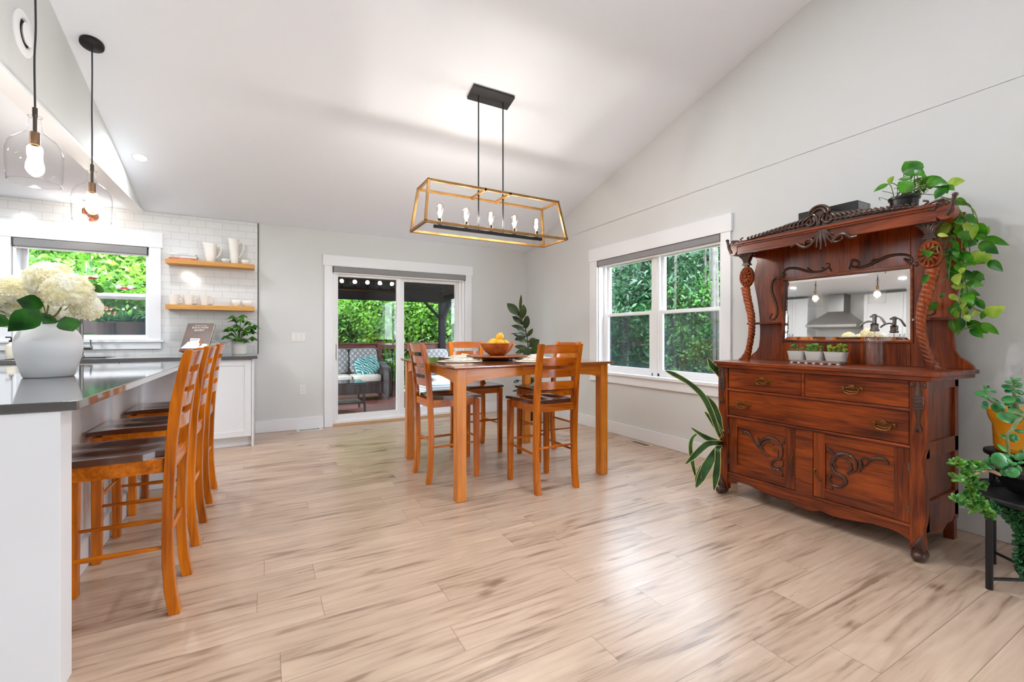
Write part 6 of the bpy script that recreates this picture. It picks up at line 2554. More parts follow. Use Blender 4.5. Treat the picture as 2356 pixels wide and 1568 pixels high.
def jade():
    ux, uy, z = 3.215, 0.673, 0.5565
    r = root('potted_jade_plant', 'jade plant in a mustard yellow pot on the upper level of the black stand', 'plant', (ux, uy, z))
    b = MB()
    b.lathe((ux, uy, z), [(0, 0), (0.098, 0), (0.102, 0.004), (0.105, 0.022), (0.107, 0.0225), (0.112, 0.13), (0.122, 0.150), (0.128, 0.172), (0.132, 0.205), (0.126, 0.205), (0.118, 0.17), (0, 0.168)], 48)
    build(b, 'pot', leafmat('mustard_pot', (232, 150, 26), (240, 168, 44), 0.4, 0.0, 3), r)
    b = MB()
    b.lathe((ux, uy, z), [(0, 0.176), (0.118, 0.172)], 24)
    build(b, 'soil', SOIL, r)
    jl = leafmat('jade_leaf', (20, 92, 44), (70, 150, 72), 0.22, 0.05, 16)
    js = plain('jade_stem', (120, 130, 84), 0.6, var=0.3, vscale=20)
    rnd = random.Random(4)

    def Q(a, c, d):
        return atd(2180+a/4.612, 860+c/4.612, d)
    st, lf = MB(), MB()
    D = 2.10
    stems = [([(600, 390), (540, 320), (440, 265), (405, 190), (415, 130)], 2.06), ([(745, 378), (722, 280), (700, 180), (703, 70)], 2.06), ([(740, 500), (690, 580), (632, 650), (640, 760), (650, 870)], 1.92), ([(695, 380), (690, 330)], 2.08), ([(700, 410), (780, 440), (840, 500)], 1.96)]
    for pts, d in stems:
        p = [Q(a, c, d) for a, c in pts]
        if pts[0][0] == 740:
            p = [Q(800, 440, 2.0)]+p
        st.tube(spl(p, 5), [0.0085-0.004*i/(len(spl(p, 5))-1) for i in range(len(spl(p, 5)))], 8)
    L = [((400, 185), (300, 225), 2.05, .55), ((400, 150), (375, 120), 2.05, .5), ((420, 140), (445, 125), 2.05, .5), ((455, 175), (525, 192), 2.05, .35), ((395, 160), (455, 180), 2.04, .8), ((390, 215), (345, 235), 2.05, .8), ((390, 250), (450, 235), 2.03, 1.0), ((440, 262), (550, 305), 2.07, .5),
         ((395, 285), (400, 375), 2.04, .5), ((470, 320), (560, 400), 2.04, .7), ((520, 310), (620, 365), 2.02, .55), ((640, 345), (690, 370), 2.06, .5), ((700, 75), (668, 40), 2.05, .5), ((705, 70), (782, 45), 2.05, .45), ((695, 95), (608, 85), 2.05, .3), ((710, 95), (800, 115), 2.05, .4), ((690, 125), (585, 150), 2.05, .55),
         ((708, 130), (800, 140), 2.08, .3), ((695, 165), (612, 195), 2.05, .4), ((710, 170), (815, 215), 2.04, .45), ((700, 238), (595, 300), 2.04, .6), ((715, 245), (800, 290), 2.04, .8), ((715, 290), (815, 305), 2.07, .5), ((690, 300), (612, 330), 2.07, .4), ((700, 310), (645, 330), 2.08, .6), ((780, 465), (525, 460), 1.95, .5),
         ((800, 390), (640, 395), 2.02, .4), ((710, 600), (815, 610), 1.95, .4), ((625, 660), (560, 660), 1.93, .6), ((660, 690), (740, 720), 1.93, .35), ((700, 630), (735, 715), 1.93, .5), ((620, 790), (543, 775), 1.92, .8), ((650, 860), (590, 862), 1.92, .5), ((655, 850), (710, 880), 1.92, .5), ((690, 640), (660, 690), 1.93, .5)]
    for a, c, d, k in L:
        p0, p1 = Q(a[0], a[1], d), Q(c[0], c[1], d-0.01)
        L_ = (p1-p0).length
        pad(lf, p0, p1-p0, L_, L_*k*0.95+0.006, 0.007, 12, 8, up=(-0.8, -0.2, 0.5))
    build(st, 'stem', js, r)
    build(lf, 'foliage', jl, r)

    # lower bowl
    cx, cyy, z = 3.005, 0.565, 0.4155
    r = root('succulent_bowl', 'black bowl planter of trailing succulents on the lower level of the stand', 'plant', (cx, cyy, z))
    b = MB()
    b.lathe((cx, cyy, z), [(0, 0), (0.110, 0), (0.118, 0.004), (0.150, 0.050), (0.172, 0.088), (0.180, 0.090), (0.184, 0.108), (0.178, 0.110), (0.165, 0.09), (0, 0.085)], 56)
    build(b, 'pot', plain('black_bowl', (22, 24, 28), 0.4), r)
    b = MB()
    b.lathe((cx, cyy, z), [(0, 0.094), (0.168, 0.092)], 24)
    build(b, 'soil', SOIL, r)
    lf = MB()
    for a, c, d, k in [((470, 850), (640, 985), 1.86, .8), ((420, 880), (470, 960), 1.88, .8), ((625, 1080), (735, 1000), 1.84, .9), ((560, 1010), (640, 1080), 1.86, .7), ((690, 940), (620, 900), 1.86, .5), ((720, 910), (812, 840), 1.85, .6), ((640, 960), (740, 945), 1.86, .35), ((740, 950), (812, 930), 1.86, .35), ((745, 960), (770, 1050), 1.85, .35), ((760, 810), (812, 820), 1.86, .5), ((400, 940), (330, 945), 1.9, .6), ((500, 990), (400, 980), 1.88, .5), ((640, 1010), (700, 1060), 1.85, .6)]:
        p0, p1 = Q(a[0], a[1], d), Q(c[0], c[1], d-0.01)
        L_ = (p1-p0).length
        pad(lf, p0, p1-p0, L_, L_*k*0.95+0.006, 0.012, 12, 8, up=(-0.8, -0.2, 0.5))
    build(lf, 'jade_foliage', jl, r)
    st, lf = MB(), MB()
    vines = [[(555, 1068), (420, 1000), (330, 975), (240, 958), (165, 995)], [(552, 1065), (420, 1020), (300, 1050), (262, 1110), (262, 1230), (330, 1330), (390, 1410)], [(262, 1240), (220, 1310), (150, 1330)], [(390, 1410), (430, 1480), (470, 1500)],
             [(250, 1110), (170, 1110), (60, 1090)], [(200, 975), (120, 950), (80, 930)], [(262, 1170), (330, 1190), (420, 1190)], [(260, 1290), (180, 1340), (80, 1340)], [(300, 1310), (260, 1400), (300, 1440)], [(330, 975), (250, 1010), (200, 1060)], [(390, 1400), (330, 1360), (280, 1400)]]
    for k, v in enumerate(vines):
        p = spl([Q(a, c, 1.90-0.0001*(555-a)) for a, c in v], 7)
        st.tube(p, [0.0065 if k < 2 and i < len(p)*0.5 else 0.0028 for i in range(len(p))], 7)
        for i, c in enumerate(p):
            if k < 2 and i < len(p)*0.45:
                continue
            for j in range(3 if k >= 2 else 2):
                d = Vector((rnd.uniform(-1, 1), rnd.uniform(-1, 1), rnd.uniform(-0.6, 1))).normalized()
                pad(lf, c+d*0.003, d, rnd.uniform(0.018, 0.030), 0.016, 0.004, 8, 5, up=(-0.8, rnd.uniform(-.6, .4), 0.5))
    build(st, 'trailing_stem', plain('woody_stem', (176, 140, 104), 0.7, var=0.3, vscale=30), r)
    build(lf, 'trailing_foliage', leafmat('trailing_leaf', (36, 104, 30), (110, 168, 60), 0.28, 0.1, 25), r)
    lf = MB()
    tails = [[(520, 1400), (600, 1440), (680, 1500), (760, 1590)], [(700, 1440), (780, 1540), (800, 1700), (790, 1900), (810, 2100)], [(760, 1420), (840, 1500), (880, 1700), (850, 1900), (870, 2080)], [(810, 1420), (900, 1560), (930, 1800), (900, 2000)], [(620, 1420), (730, 1480), (820, 1560)]]
    for v in tails:
        p = spl([Q(a, c, 1.93) for a, c in v], 9)
        for i, c in enumerate(p):
            for j in range(8):
                d = Vector((rnd.uniform(-1, 1), rnd.uniform(-1, 1), rnd.uniform(-0.8, 0.4))).normalized()
                pad(lf, c+d*0.006, d, rnd.uniform(0.020, 0.032), 0.017, 0.007, 8, 5, up=(-0.8, rnd.uniform(-.6, .4), 0.5))
    build(lf, 'hanging_foliage', leafmat('burro_tail', (10, 58, 26), (34, 104, 50), 0.3, 0.05, 25), r)
jade()


# ---- strap leaved plant behind the sideboard's window end
def strap_plant():
    x, y = 3.145, 2.205
    r = root('potted_strap_leaf_plant', 'variegated strap leaf plant in a terracotta pot between the sideboard and the window', 'plant', (x, y, 0))
    b = MB()
    b.lathe((x, y, 0), [(0, 0), (0.062, 0), (0.066, 0.004), (0.080, 0.20), (0.088, 0.202), (0.090, 0.245), (0.084, 0.245), (0.078, 0.22), (0, 0.215)], 36)
    build(b, 'pot', plain('terracotta', (186, 122, 92), 0.8, var=0.12, vscale=12), r, ang=40)
    b = MB()
    b.lathe((x, y, 0), [(0, 0.225), (0.08, 0.22)], 20)
    build(b, 'soil', SOIL, r)
    dk = leafmat('strap_leaf', (20, 58, 24), (58, 104, 52), 0.35, 0.1, 9)
    yl = leafmat('strap_leaf_edge', (206, 206, 120), (226, 222, 160), 0.45, 0.2, 9)

    def Q(a, c, d):
        return atd(1560+a/4.355, 800+c/4.355, d)
    base = Vector((x, y, 0.235))
    bl = [([(410, 860), (330, 640), (240, 470), (110, 350), (-40, 262), (-130, 225)], [.020, .032, .036, .028, .030, .004], 3.10), ([(432, 800), (405, 690), (350, 560), (250, 455)], [.02, .035, .030, .004], 3.12), ([(430, 860), (370, 760), (268, 638)], [.02, .042, .004], 3.12),
          ([(520, 420), (415, 250), (340, 175), (296, 95)], [.03, .045, .04, .004], 3.30), ([(410, 945), (270, 890), (135, 800)], [.03, .032, .004], 3.14), ([(410, 955), (340, 950), (270, 975), (160, 1080), (75, 1162)], [.03, .034, .040, .036, .004], 3.10),
          ([(185, 862), (140, 910), (125, 1000), (145, 1150), (182, 1312)], [.012, .020, .024, .026, .004], 3.16), ([(400, 1000), (360, 1060), (290, 1180), (225, 1310), (178, 1398)], [.025, .045, .062, .048, .004], 3.08), ([(402, 1010), (398, 1120), (380, 1280), (360, 1425)], [.03, .034, .044, .004], 3.06),
          ([(230, 1180), (200, 1300), (180, 1390)], [.01, .035, .004], 3.09)]
    lf, ed = MB(), MB()
    for pts, ws, d in bl:
        p = [Q(a, c, d) for a, c in pts]
        if pts[0][0] > 390:
            p = [base, (base+p[0])/2+Vector((0, 0, 0.02))]+p
            ws = [.018, .022]+ws
        q = spl(p, 6)
        W = []
        for i in range(len(q)):
            t_ = i/6
            k = min(int(t_), len(ws)-2)
            W.append((ws[k]+(ws[k+1]-ws[k])*(t_-k))*0.95)
        side = (q[len(q)//2+1]-q[len(q)//2-1]).cross(Vector((-0.75, -0.55, 0.1)))
        lf.ribbon(q, W, side, 0.25)
        off = Vector((0.0012, 0.001, -0.0008))
        ed.ribbon([a+off for a in q], [w_+0.008 if w_ > 0.008 else w_ for w_ in W], side, 0.25)
    lfo = build(lf, 'foliage', dk, r)
    build(ed, 'leaf_edge', yl, r)
strap_plant()


# ---- rubber plant in the corner
def rubber_plant():
    base = atd(1214, 945, 5.95)
    x, y = base.x, base.y
    r = root('potted_rubber_plant', 'tall dark leaved rubber plant in the room corner behind the pub table', 'plant', (x, y, 0))
    b = MB()
    b.lathe((x, y, 0), [(0, 0), (0.085, 0), (0.09, 0.004), (0.125, 0.215), (0.13, 0.24), (0.122, 0.24), (0.115, 0.215), (0, 0.21)], 36)
    build(b, 'pot', BLACKP, r, ang=40)
    b = MB()
    b.lathe((x, y, 0), [(0, 0.222), (0.116, 0.218)], 20)
    build(b, 'soil', SOIL, r)

    def Q(a, c, d=5.95):
        return atd(1140+a/9.8, 660+c/9.8, d)
    st = MB()
    tr = [Vector((x, y, 0.2)), Q(760, 2000), Q(742, 1500), Q(728, 1250), Q(700, 1060), Q(660, 920), Q(600, 760), Q(545, 600)]
    st.tube(spl(tr, 5), 0.0075, 8)
    lf = MB()
    L = [((540, 640), (258, 366), .50, 0), ((548, 560), (580, 165), .17, 0), ((605, 715), (632, 388), .48, 0), ((610, 740), (460, 655), .6, .1), ((612, 850), (375, 652), .38, 0), ((640, 925), (703, 640), .33, 0), ((690, 935), (730, 640), .36, -.1), ((665, 930), (352, 868), .28, 0), ((672, 1000), (440, 895), .38, 0),
         ((715, 1115), (846, 932), .40, 0), ((695, 1060), (420, 1090), .38, 0), ((690, 1070), (345, 1052), .14, -.1), ((715, 1240), (478, 1135), .48, 0), ((735, 1250), (900, 1150), .50, .15), ((760, 1345), (992, 1185), .62, 0), ((800, 1495), (1005, 1350), .78, 0), ((740, 1385), (425, 1335), .34, 0), ((700, 1400), (445, 1490), .34, 0), ((790, 1545), (620, 1400), .8, -.1),
         ((535, 2100), (400, 2150), .45, 0), ((795, 2180), (805, 2050), .85, 0), ((790, 2030), (975, 2125), .3, 0), ((500, 2330), (378, 2345), .3, 0), ((770, 1750), (900, 1700), .5, 0), ((745, 1800), (600, 1780), .5, .1), ((700, 1100), (430, 1190), .4, .2)]
    for a, c, k, dd in L:
        p0, p1 = Q(a[0], a[1], 5.93), Q(c[0], c[1], 5.88+dd*0.5)
        L_ = (p1-p0).length
        sd = (p1-p0).cross(Vector((-0.4, -0.9, 0.1)))
        lf.leaf(p0, p1, sd, L_*k, [0.15, 0.62, 0.90, 1.0, 0.93, 0.62, 0.0], droop=0.05, fold=0.14)
        s0 = min(spl(tr, 5), key=lambda v: (v-p0).length)
        st.tube([s0, p0], 0.003, 5)
    build(st, 'stem', plain('rubber_stem', (52, 46, 30), 0.7), r)
    build(lf, 'foliage', leafmat('rubber_leaf', (22, 34, 20), (66, 84, 44), 0.25, 0.05, 5), r)
rubber_plant()


# ------------------------------------------------------------------ outdoors: deck, furniture, trees
DZ = -0.15
b = MB()
b.box(-60, 60, -60, 70, -1.3, -1.1)
struct(b, 'ground', plain('forest_floor', (70, 86, 44), 0.95, var=0.4, vscale=1.2))
b = MB()
b.box(RW+0.3, 12, -16, 0.8, -0.35, -0.25)
b.box(-14, KL-0.3, -16, 0.8, -0.35, -0.25)
b.box(KL-0.3, RW+0.3, -16, FR-0.3, -0.35, -0.25)
struct(b, 'bounce_paving', plain('pale_bounce_concrete', (222, 221, 219), 0.85, var=0.03))  # unseen pale paving, added to bounce daylight up onto the ceiling


def deck_mat():
    m, nt, p = newmat('red_deck_boards')
    N, L = nt.nodes, nt.links
    t = N.new('ShaderNodeTexCoord')
    s = N.new('ShaderNodeSeparateXYZ')
    L.new(t.outputs['Object'], s.inputs[0])
    d = N.new('ShaderNodeMath')
    d.operation = 'DIVIDE'
    d.inputs[1].default_value = 0.145
    L.new(s.outputs['Y'], d.inputs[0])
    f = N.new('ShaderNodeMath')
    f.operation = 'FRACT'
    L.new(d.outputs[0], f.inputs[0])
    g = N.new('ShaderNodeMath')
    g.operation = 'LESS_THAN'
    g.inputs[1].default_value = 0.07
    L.new(f.outputs[0], g.inputs[0])
    n = N.new('ShaderNodeTexNoise')
    n.inputs['Scale'].default_value = 4
    mp = N.new('ShaderNodeMapping')
    mp.inputs['Scale'].default_value = (0.6, 8, 1)
    L.new(t.outputs['Object'], mp.inputs[0])
    L.new(mp.outputs[0], n.inputs['Vector'])
    r = N.new('ShaderNodeValToRGB')
    r.color_ramp.elements[0].color = lin((104, 52, 44))
    r.color_ramp.elements[1].color = lin((146, 82, 70))
    r.color_ramp.elements[0].position = 0.35
    r.color_ramp.elements[1].position = 0.65
    L.new(n.outputs['Fac'], r.inputs[0])
    mx = N.new('ShaderNodeMix')
    mx.data_type = 'RGBA'
    L.new(g.outputs[0], mx.inputs['Factor'])
    L.new(r.outputs[0], mx.inputs['A'])
    mx.inputs['B'].default_value = lin((40, 18, 16))
    L.new(mx.outputs['Result'], p.inputs['Base Color'])
    p.inputs['Roughness'].default_value = 0.5
    return m
b = MB()
b.box(-3.6, 4.3, BK+0.17, 10.12, DZ-0.04, DZ)
o = build(b, 'deck', deck_mat())
o['kind'] = 'structure'
for x in (-3.4, 0.4, 4.1):
    for y in (6.3, 9.9):
        b = MB()
        b.box(x-0.07, x+0.07, y-0.07, y+0.07, -1.12, DZ-0.04)
        struct(b, 'pillar', plain('deck_post_red', (92, 48, 40), 0.6))

REDW = wood('red_stained_wood', (74, 34, 28), (110, 56, 46), 'x', 0.5, 0.0)
BLKW = plain('black_stained_wood', (7, 8, 11), 0.7, spec=0.15)


def railing(p, q, label, posts):
    p, q = Vector(p), Vector(q)
    d = (q-p)
    Ln = d.length
    a = math.atan2(d.y, d.x)
    r = root('deck_railing', label, 'railing', (p.x, p.y, DZ), rz=a)
    b = MB()
    b.box(0, Ln, -0.07, 0.07, 1.085, 1.115)
    b.box(0, Ln, -0.02, 0.02, 0.975, 1.085)
    build(b, 'top_rail', REDW, r, 0.003, world=False)
    b = MB()
    b.box(0, Ln, -0.02, 0.02, 0.07, 0.11)
    build(b, 'bottom_rail', REDW, r, 0.003, world=False)
    for k in posts:
        b = MB()
        b.box(k-0.052, k+0.052, -0.052, 0.052, 0, 1.16)
        po = build(b, 'post', REDW, r, 0.003, world=False)
        b = MB()
        b.box(k-0.066, k+0.066, -0.066, 0.066, 1.16, 1.185)
        build(b, 'post_cap', BLKW, po, 0.004, world=False)
    n = int(Ln/0.105)
    for i in range(n):
        x = (i+0.5)*Ln/n
        if i < 95:
            b = MB()
            b.cyl((x, 0, 0.11), 0.009, 0.865, 8)
            build(b, 'baluster', BLACKM, r, world=False)
    return r
railing((0.0, 10.0, 0), (4.15, 10.0, 0), 'red stained deck railing with black balusters at the outer deck edge', (2.206, 0.06))
railing((-3.45, 10.0, 0), (0.0, 10.0, 0), 'red stained deck railing running past the kitchen side', (0.06,))
railing((4.15, 10.0, 0), (4.15, 6.2, 0), 'red stained deck railing at the side end of the deck', (3.7,))


def pergola():
    r = root('black_pergola', 'black timber pergola roof over the deck outside the patio door', 'pergola', (2.0, 8.2, DZ))
    px, py = 3.636, 10.0
    for (x, y) in ((px, 9.93), (-0.6, 9.93), (px, 6.3), (-0.6, 6.3)):
        b = MB()
        b.box(x-0.068, x+0.068, y-0.068, y+0.068, DZ, 1.90)
        build(b, 'post', BLKW, r, 0.004)
    for y in (9.93, 6.3):
        b = MB()
        b.box(-1.0, 3.95, y-0.05, y+0.05, 1.895, 2.16)
        build(b, 'beam', BLKW, r, 0.004)
    for x in (px, -0.6):
        b = MB()
        b.box(x-0.05, x+0.05, 6.35, 10.4, 1.90, 2.14)
        build(b, 'beam', BLKW, r, 0.004)
    for k in range(10):
        y = 6.5+k*0.40
        b = MB()
        b.box(-1.1, 4.0, y-0.025, y+0.025, 2.16, 2.30)
        build(b, 'rafter', BLKW, r, 0.003)
    b = MB()
    b.box(-1.2, 4.02, BK+0.2, 10.35, 2.30, 2.33)
    build(b, 'roof_boards', BLKW, r)
    for (a, c) in (((px-0.42, 9.93, 1.90), (px-0.04, 9.93, 1.52)), ((px+0.04, 9.93, 1.52), (px+0.22, 9.93, 1.90)), ((px, 9.5, 1.90), (px, 9.88, 1.52))):
        b = MB()
        b.tube([a, c], 0.042, 4)
        build(b, 'knee_brace', BLKW, r)
pergola()

# ---- wicker furniture
def wicker_mat():
    m, nt, p = newmat('dark_wicker')
    N, L = nt.nodes, nt.links
    t = N.new('ShaderNodeTexCoord')
    w1 = N.new('ShaderNodeTexWave')
    w1.bands_direction = 'X'
    w1.inputs['Scale'].default_value = 14
    w2 = N.new('ShaderNodeTexWave')
    w2.bands_direction = 'Z'
    w2.inputs['Scale'].default_value = 22
    for q in (w1, w2):
        L.new(t.outputs['Object'], q.inputs['Vector'])
    mu = N.new('ShaderNodeMath')
    mu.operation = 'MULTIPLY'
    L.new(w1.outputs['Fac'], mu.inputs[0])
    L.new(w2.outputs['Fac'], mu.inputs[1])
    r = N.new('ShaderNodeValToRGB')
    r.color_ramp.elements[0].color = lin((34, 28, 27))
    r.color_ramp.elements[1].color = lin((94, 80, 74))
    L.new(mu.outputs[0], r.inputs[0])
    L.new(r.outputs[0], p.inputs['Base Color'])
    p.inputs['Roughness'].default_value = 0.5
    b = N.new('ShaderNodeBump')
    b.inputs['Distance'].default_value = 0.01
    L.new(mu.outputs[0], b.inputs['Height'])
    L.new(b.outputs[0], p.inputs['Normal'])
    return m


def trellis_mat():
    m, nt, p = newmat('grey_trellis_fabric')
    N, L = nt.nodes, nt.links
    t = N.new('ShaderNodeTexCoord')
    s = N.new('ShaderNodeSeparateXYZ')
    L.new(t.outputs['Object'], s.inputs[0])

    def cosn(src, f):
        a = N.new('ShaderNodeMath')
        a.operation = 'MULTIPLY'
        a.inputs[1].default_value = f
        L.new(src, a.inputs[0])
        c = N.new('ShaderNodeMath')
        c.operation = 'COSINE'
        L.new(a.outputs[0], c.inputs[0])
        return c.outputs[0]
    a = N.new('ShaderNodeMath')
    a.operation = 'ADD'
    L.new(cosn(s.outputs['X'], 2*PI/0.10), a.inputs[0])
    L.new(cosn(s.outputs['Z'], 2*PI/0.115), a.inputs[1])
    ab = N.new('ShaderNodeMath')
    ab.operation = 'ABSOLUTE'
    L.new(a.outputs[0], ab.inputs[0])
    lt = N.new('ShaderNodeMath')
    lt.operation = 'LESS_THAN'
    lt.inputs[1].default_value = 0.13
    L.new(ab.outputs[0], lt.inputs[0])
    mx = N.new('ShaderNodeMix')
    mx.data_type = 'RGBA'
    L.new(lt.outputs[0], mx.inputs['Factor'])
    mx.inputs['A'].default_value = lin((128, 126, 126))
    mx.inputs['B'].default_value = lin((222, 220, 216))
    L.new(mx.outputs['Result'], p.inputs['Base Color'])
    p.inputs['Roughness'].default_value = 0.9
    return m
WICK, TREL = wicker_mat(), trellis_mat()
CREAMC = plain('cream_cushion', (214, 204, 188), 0.9)


def loveseat(x0, x1, y0, y1, label, ncush, name='wicker_sofa'):
    r = root(name, label, 'sofa' if ncush > 1 else 'armchair', ((x0+x1)/2, (y0+y1)/2, DZ))
    aw = 0.17
    for (a, c) in ((x0, x0+aw), (x1-aw, x1)):
        b = MB()
        b.prism([(y0+0.03, DZ+0.10), (y0, DZ+0.45), (y0+0.01, DZ+0.60), (y0+0.07, DZ+0.66), (y0+0.20, DZ+0.67), (y1-0.1, DZ+0.74), (y1, DZ+0.74), (y1, DZ+0.10)], 'x', a, c)
        build(b, 'armrest', WICK, r, 0.04, seg=4)
        b = MB()
        m_ = (a+c)/2
        b.box(m_-0.035, m_+0.035, y0+0.02, y0+0.09, DZ, DZ+0.14)
        b.box(m_-0.035, m_+0.035, y1-0.09, y1-0.02, DZ, DZ+0.14)
        build(b, 'leg', WICK, r, 0.01)
    b = MB()
    b.box(x0+aw-0.02, x1-aw+0.02, y0+0.05, y1-0.05, DZ+0.14, DZ+0.37)
    build(b, 'seat_base', WICK, r, 0.02)
    b = MB()
    b.prism([(y1-0.17, DZ+0.3), (y1-0.02, DZ+0.3), (y1+0.06, DZ+1.0), (y1-0.06, DZ+1.02)], 'x', x0+0.10, x1-0.10)
    build(b, 'backrest', WICK, r, 0.05, seg=4)
    W = (x1-x0-2*aw)/ncush
    for k in range(ncush):
        a = x0+aw+W*k
        b = MB()
        b.ball((a+W/2, (y0+y1)/2-0.03, DZ+0.435), (W*0.5, (y1-y0)*0.40, 0.075), 32, 16, e=0.35)
        build(b, 'seat_cushion', CREAMC, r)
        b = MB()
        M = Matrix.Translation((a+W/2, y1-0.19, DZ+0.76)) @ Matrix.Rotation(math.radians(-9), 4, 'X')
        b.ball((0, 0, 0), (W*0.49, 0.085, 0.255), 32, 16, M, e=0.4)
        build(b, 'back_cushion', TREL, r)
    return r
loveseat(0.18, 2.22, 8.90, 9.66, 'dark wicker sofa with grey trellis cushions standing on the deck', 3)
loveseat(2.50, 3.36, 7.85, 8.55, 'dark wicker armchair with a grey trellis cushion behind the right door pane', 1, 'wicker_armchair')

tm, nt, p = newmat('teal_palm_print')
t = nt.nodes.new('ShaderNodeTexCoord')
wv = nt.nodes.new('ShaderNodeTexWave')
wv.wave_type = 'BANDS'
wv.bands_direction = 'DIAGONAL'
wv.inputs['Scale'].default_value = 9
wv.inputs['Distortion'].default_value = 9
wv.inputs['Detail'].default_value = 2
nt.links.new(t.outputs['Object'], wv.inputs['Vector'])
rr = nt.nodes.new('ShaderNodeValToRGB')
rr.color_ramp.elements[0].color = lin((12, 96, 110))
rr.color_ramp.elements[1].color = lin((196, 214, 186))
rr.color_ramp.elements[1].position = 0.95
k = rr.color_ramp.elements.new(0.6)
k.color = lin((40, 146, 148))
nt.links.new(wv.outputs['Fac'], rr.inputs[0])
nt.links.new(rr.outputs[0], p.inputs['Base Color'])
p.inputs['Roughness'].default_value = 0.85
b = MB()
c0 = Vector((1.80, 9.22, 0.500))
M = Matrix.Translation(c0) @ Matrix.Rotation(math.radians(-16), 4, 'X') @ Matrix.Rotation(math.radians(-14), 4, 'Y')
b.ball((0, 0, 0), (0.235, 0.075, 0.20), 32, 16, M, e=0.55)
single(b, 'throw_pillow', 'teal palm print pillow leaning on the wicker sofa', 'pillow', tm)


def coffee_table():
    x0, x1, y0, y1, zt = 0.55, 1.47, 7.70, 8.28, 0.345
    r = root('wicker_coffee_table', 'dark coffee table with a lower shelf in front of the wicker sofa', 'table', ((x0+x1)/2, (y0+y1)/2, DZ))
    for x in (x0+0.03, x1-0.03):
        for y in (y0+0.03, y1-0.03):
            b = MB()
            sx = 0.05 if x > 1 else -0.05
            b.tube([(x+sx*0.6, y, DZ), (x, y, zt-0.02)], 0.020, 8)
            build(b, 'leg', WICK, r)
    b = MB()
    b.box(x0-0.02, x1+0.02, y0-0.02, y1+0.02, zt-0.035, zt)
    build(b, 'tabletop', plain('slate_top', (58, 62, 70), 0.15, coat=0.5), r, 0.006)
    b = MB()
    b.box(x0+0.03, x1-0.03, y0+0.03, y1-0.03, DZ+0.14, DZ+0.165)
    build(b, 'lower_shelf', WICK, r, 0.004)
coffee_table()

# striped seat cushion by the right pane
b = MB()
b.ball((2.62, 7.15, 0.12), (0.42, 0.34, 0.22), 36, 18, e=0.4)
ms, nt, p = newmat('grey_knit_pouf')
t = nt.nodes.new('ShaderNodeTexCoord')
wv = nt.nodes.new('ShaderNodeTexWave')
wv.bands_direction = 'Z'
wv.inputs['Scale'].default_value = 9
wv.inputs['Distortion'].default_value = 0.6
nt.links.new(t.outputs['Object'], wv.inputs['Vector'])
rr = nt.nodes.new('ShaderNodeValToRGB')
rr.color_ramp.elements[0].color = lin((150, 158, 166))
rr.color_ramp.elements[1].color = lin((232, 234, 236))
nt.links.new(wv.outputs['Fac'], rr.inputs[0])
nt.links.new(rr.outputs[0], p.inputs['Base Color'])
p.inputs['Roughness'].default_value = 0.9
for i in range(len(b.v)):
    v = b.v[i]
    b.v[i] = (v[0], v[1], max(v[2], DZ))
single(b, 'pouf', 'white and grey striped pouf on the deck behind the right door pane', 'pouf', ms)


def deck_pot():
    x, y = 2.36, 9.45
    r = root('potted_reed_plant', 'tall green reed plant in a brown pot beside the wicker sofa', 'plant', (x, y, DZ))
    b = MB()
    b.lathe((x, y, DZ), [(0, 0), (0.11, 0), (0.145, 0.30), (0.150, 0.33), (0.138, 0.33), (0.13, 0.3), (0, 0.29)], 28)
    build(b, 'pot', plain('brown_plastic_pot', (72, 46, 40), 0.6), r, ang=40)
    rnd = random.Random(2)
    m = MB()
    for k in range(70):
        a = rnd.random()*2*PI
        q = rnd.uniform(0, 0.10)
        p0 = Vector((x+q*math.cos(a), y+q*math.sin(a), DZ+0.3))
        L_ = rnd.uniform(0.35, 0.85)
        p1 = p0+Vector((math.cos(a)*L_*rnd.uniform(0.05, 0.4), math.sin(a)*L_*rnd.uniform(0.05, 0.4), L_))
        m.leaf(p0, p1, (rnd.uniform(-1, 1), rnd.uniform(-1, 1), 0), 0.022, [0.6, 0.9, 1, 0.8, 0.5, 0.0], droop=0.05)
    build(m, 'foliage', leafmat('reed_leaf', (30, 84, 24), (84, 140, 50), 0.5, 0.2, 10), r)
deck_pot()


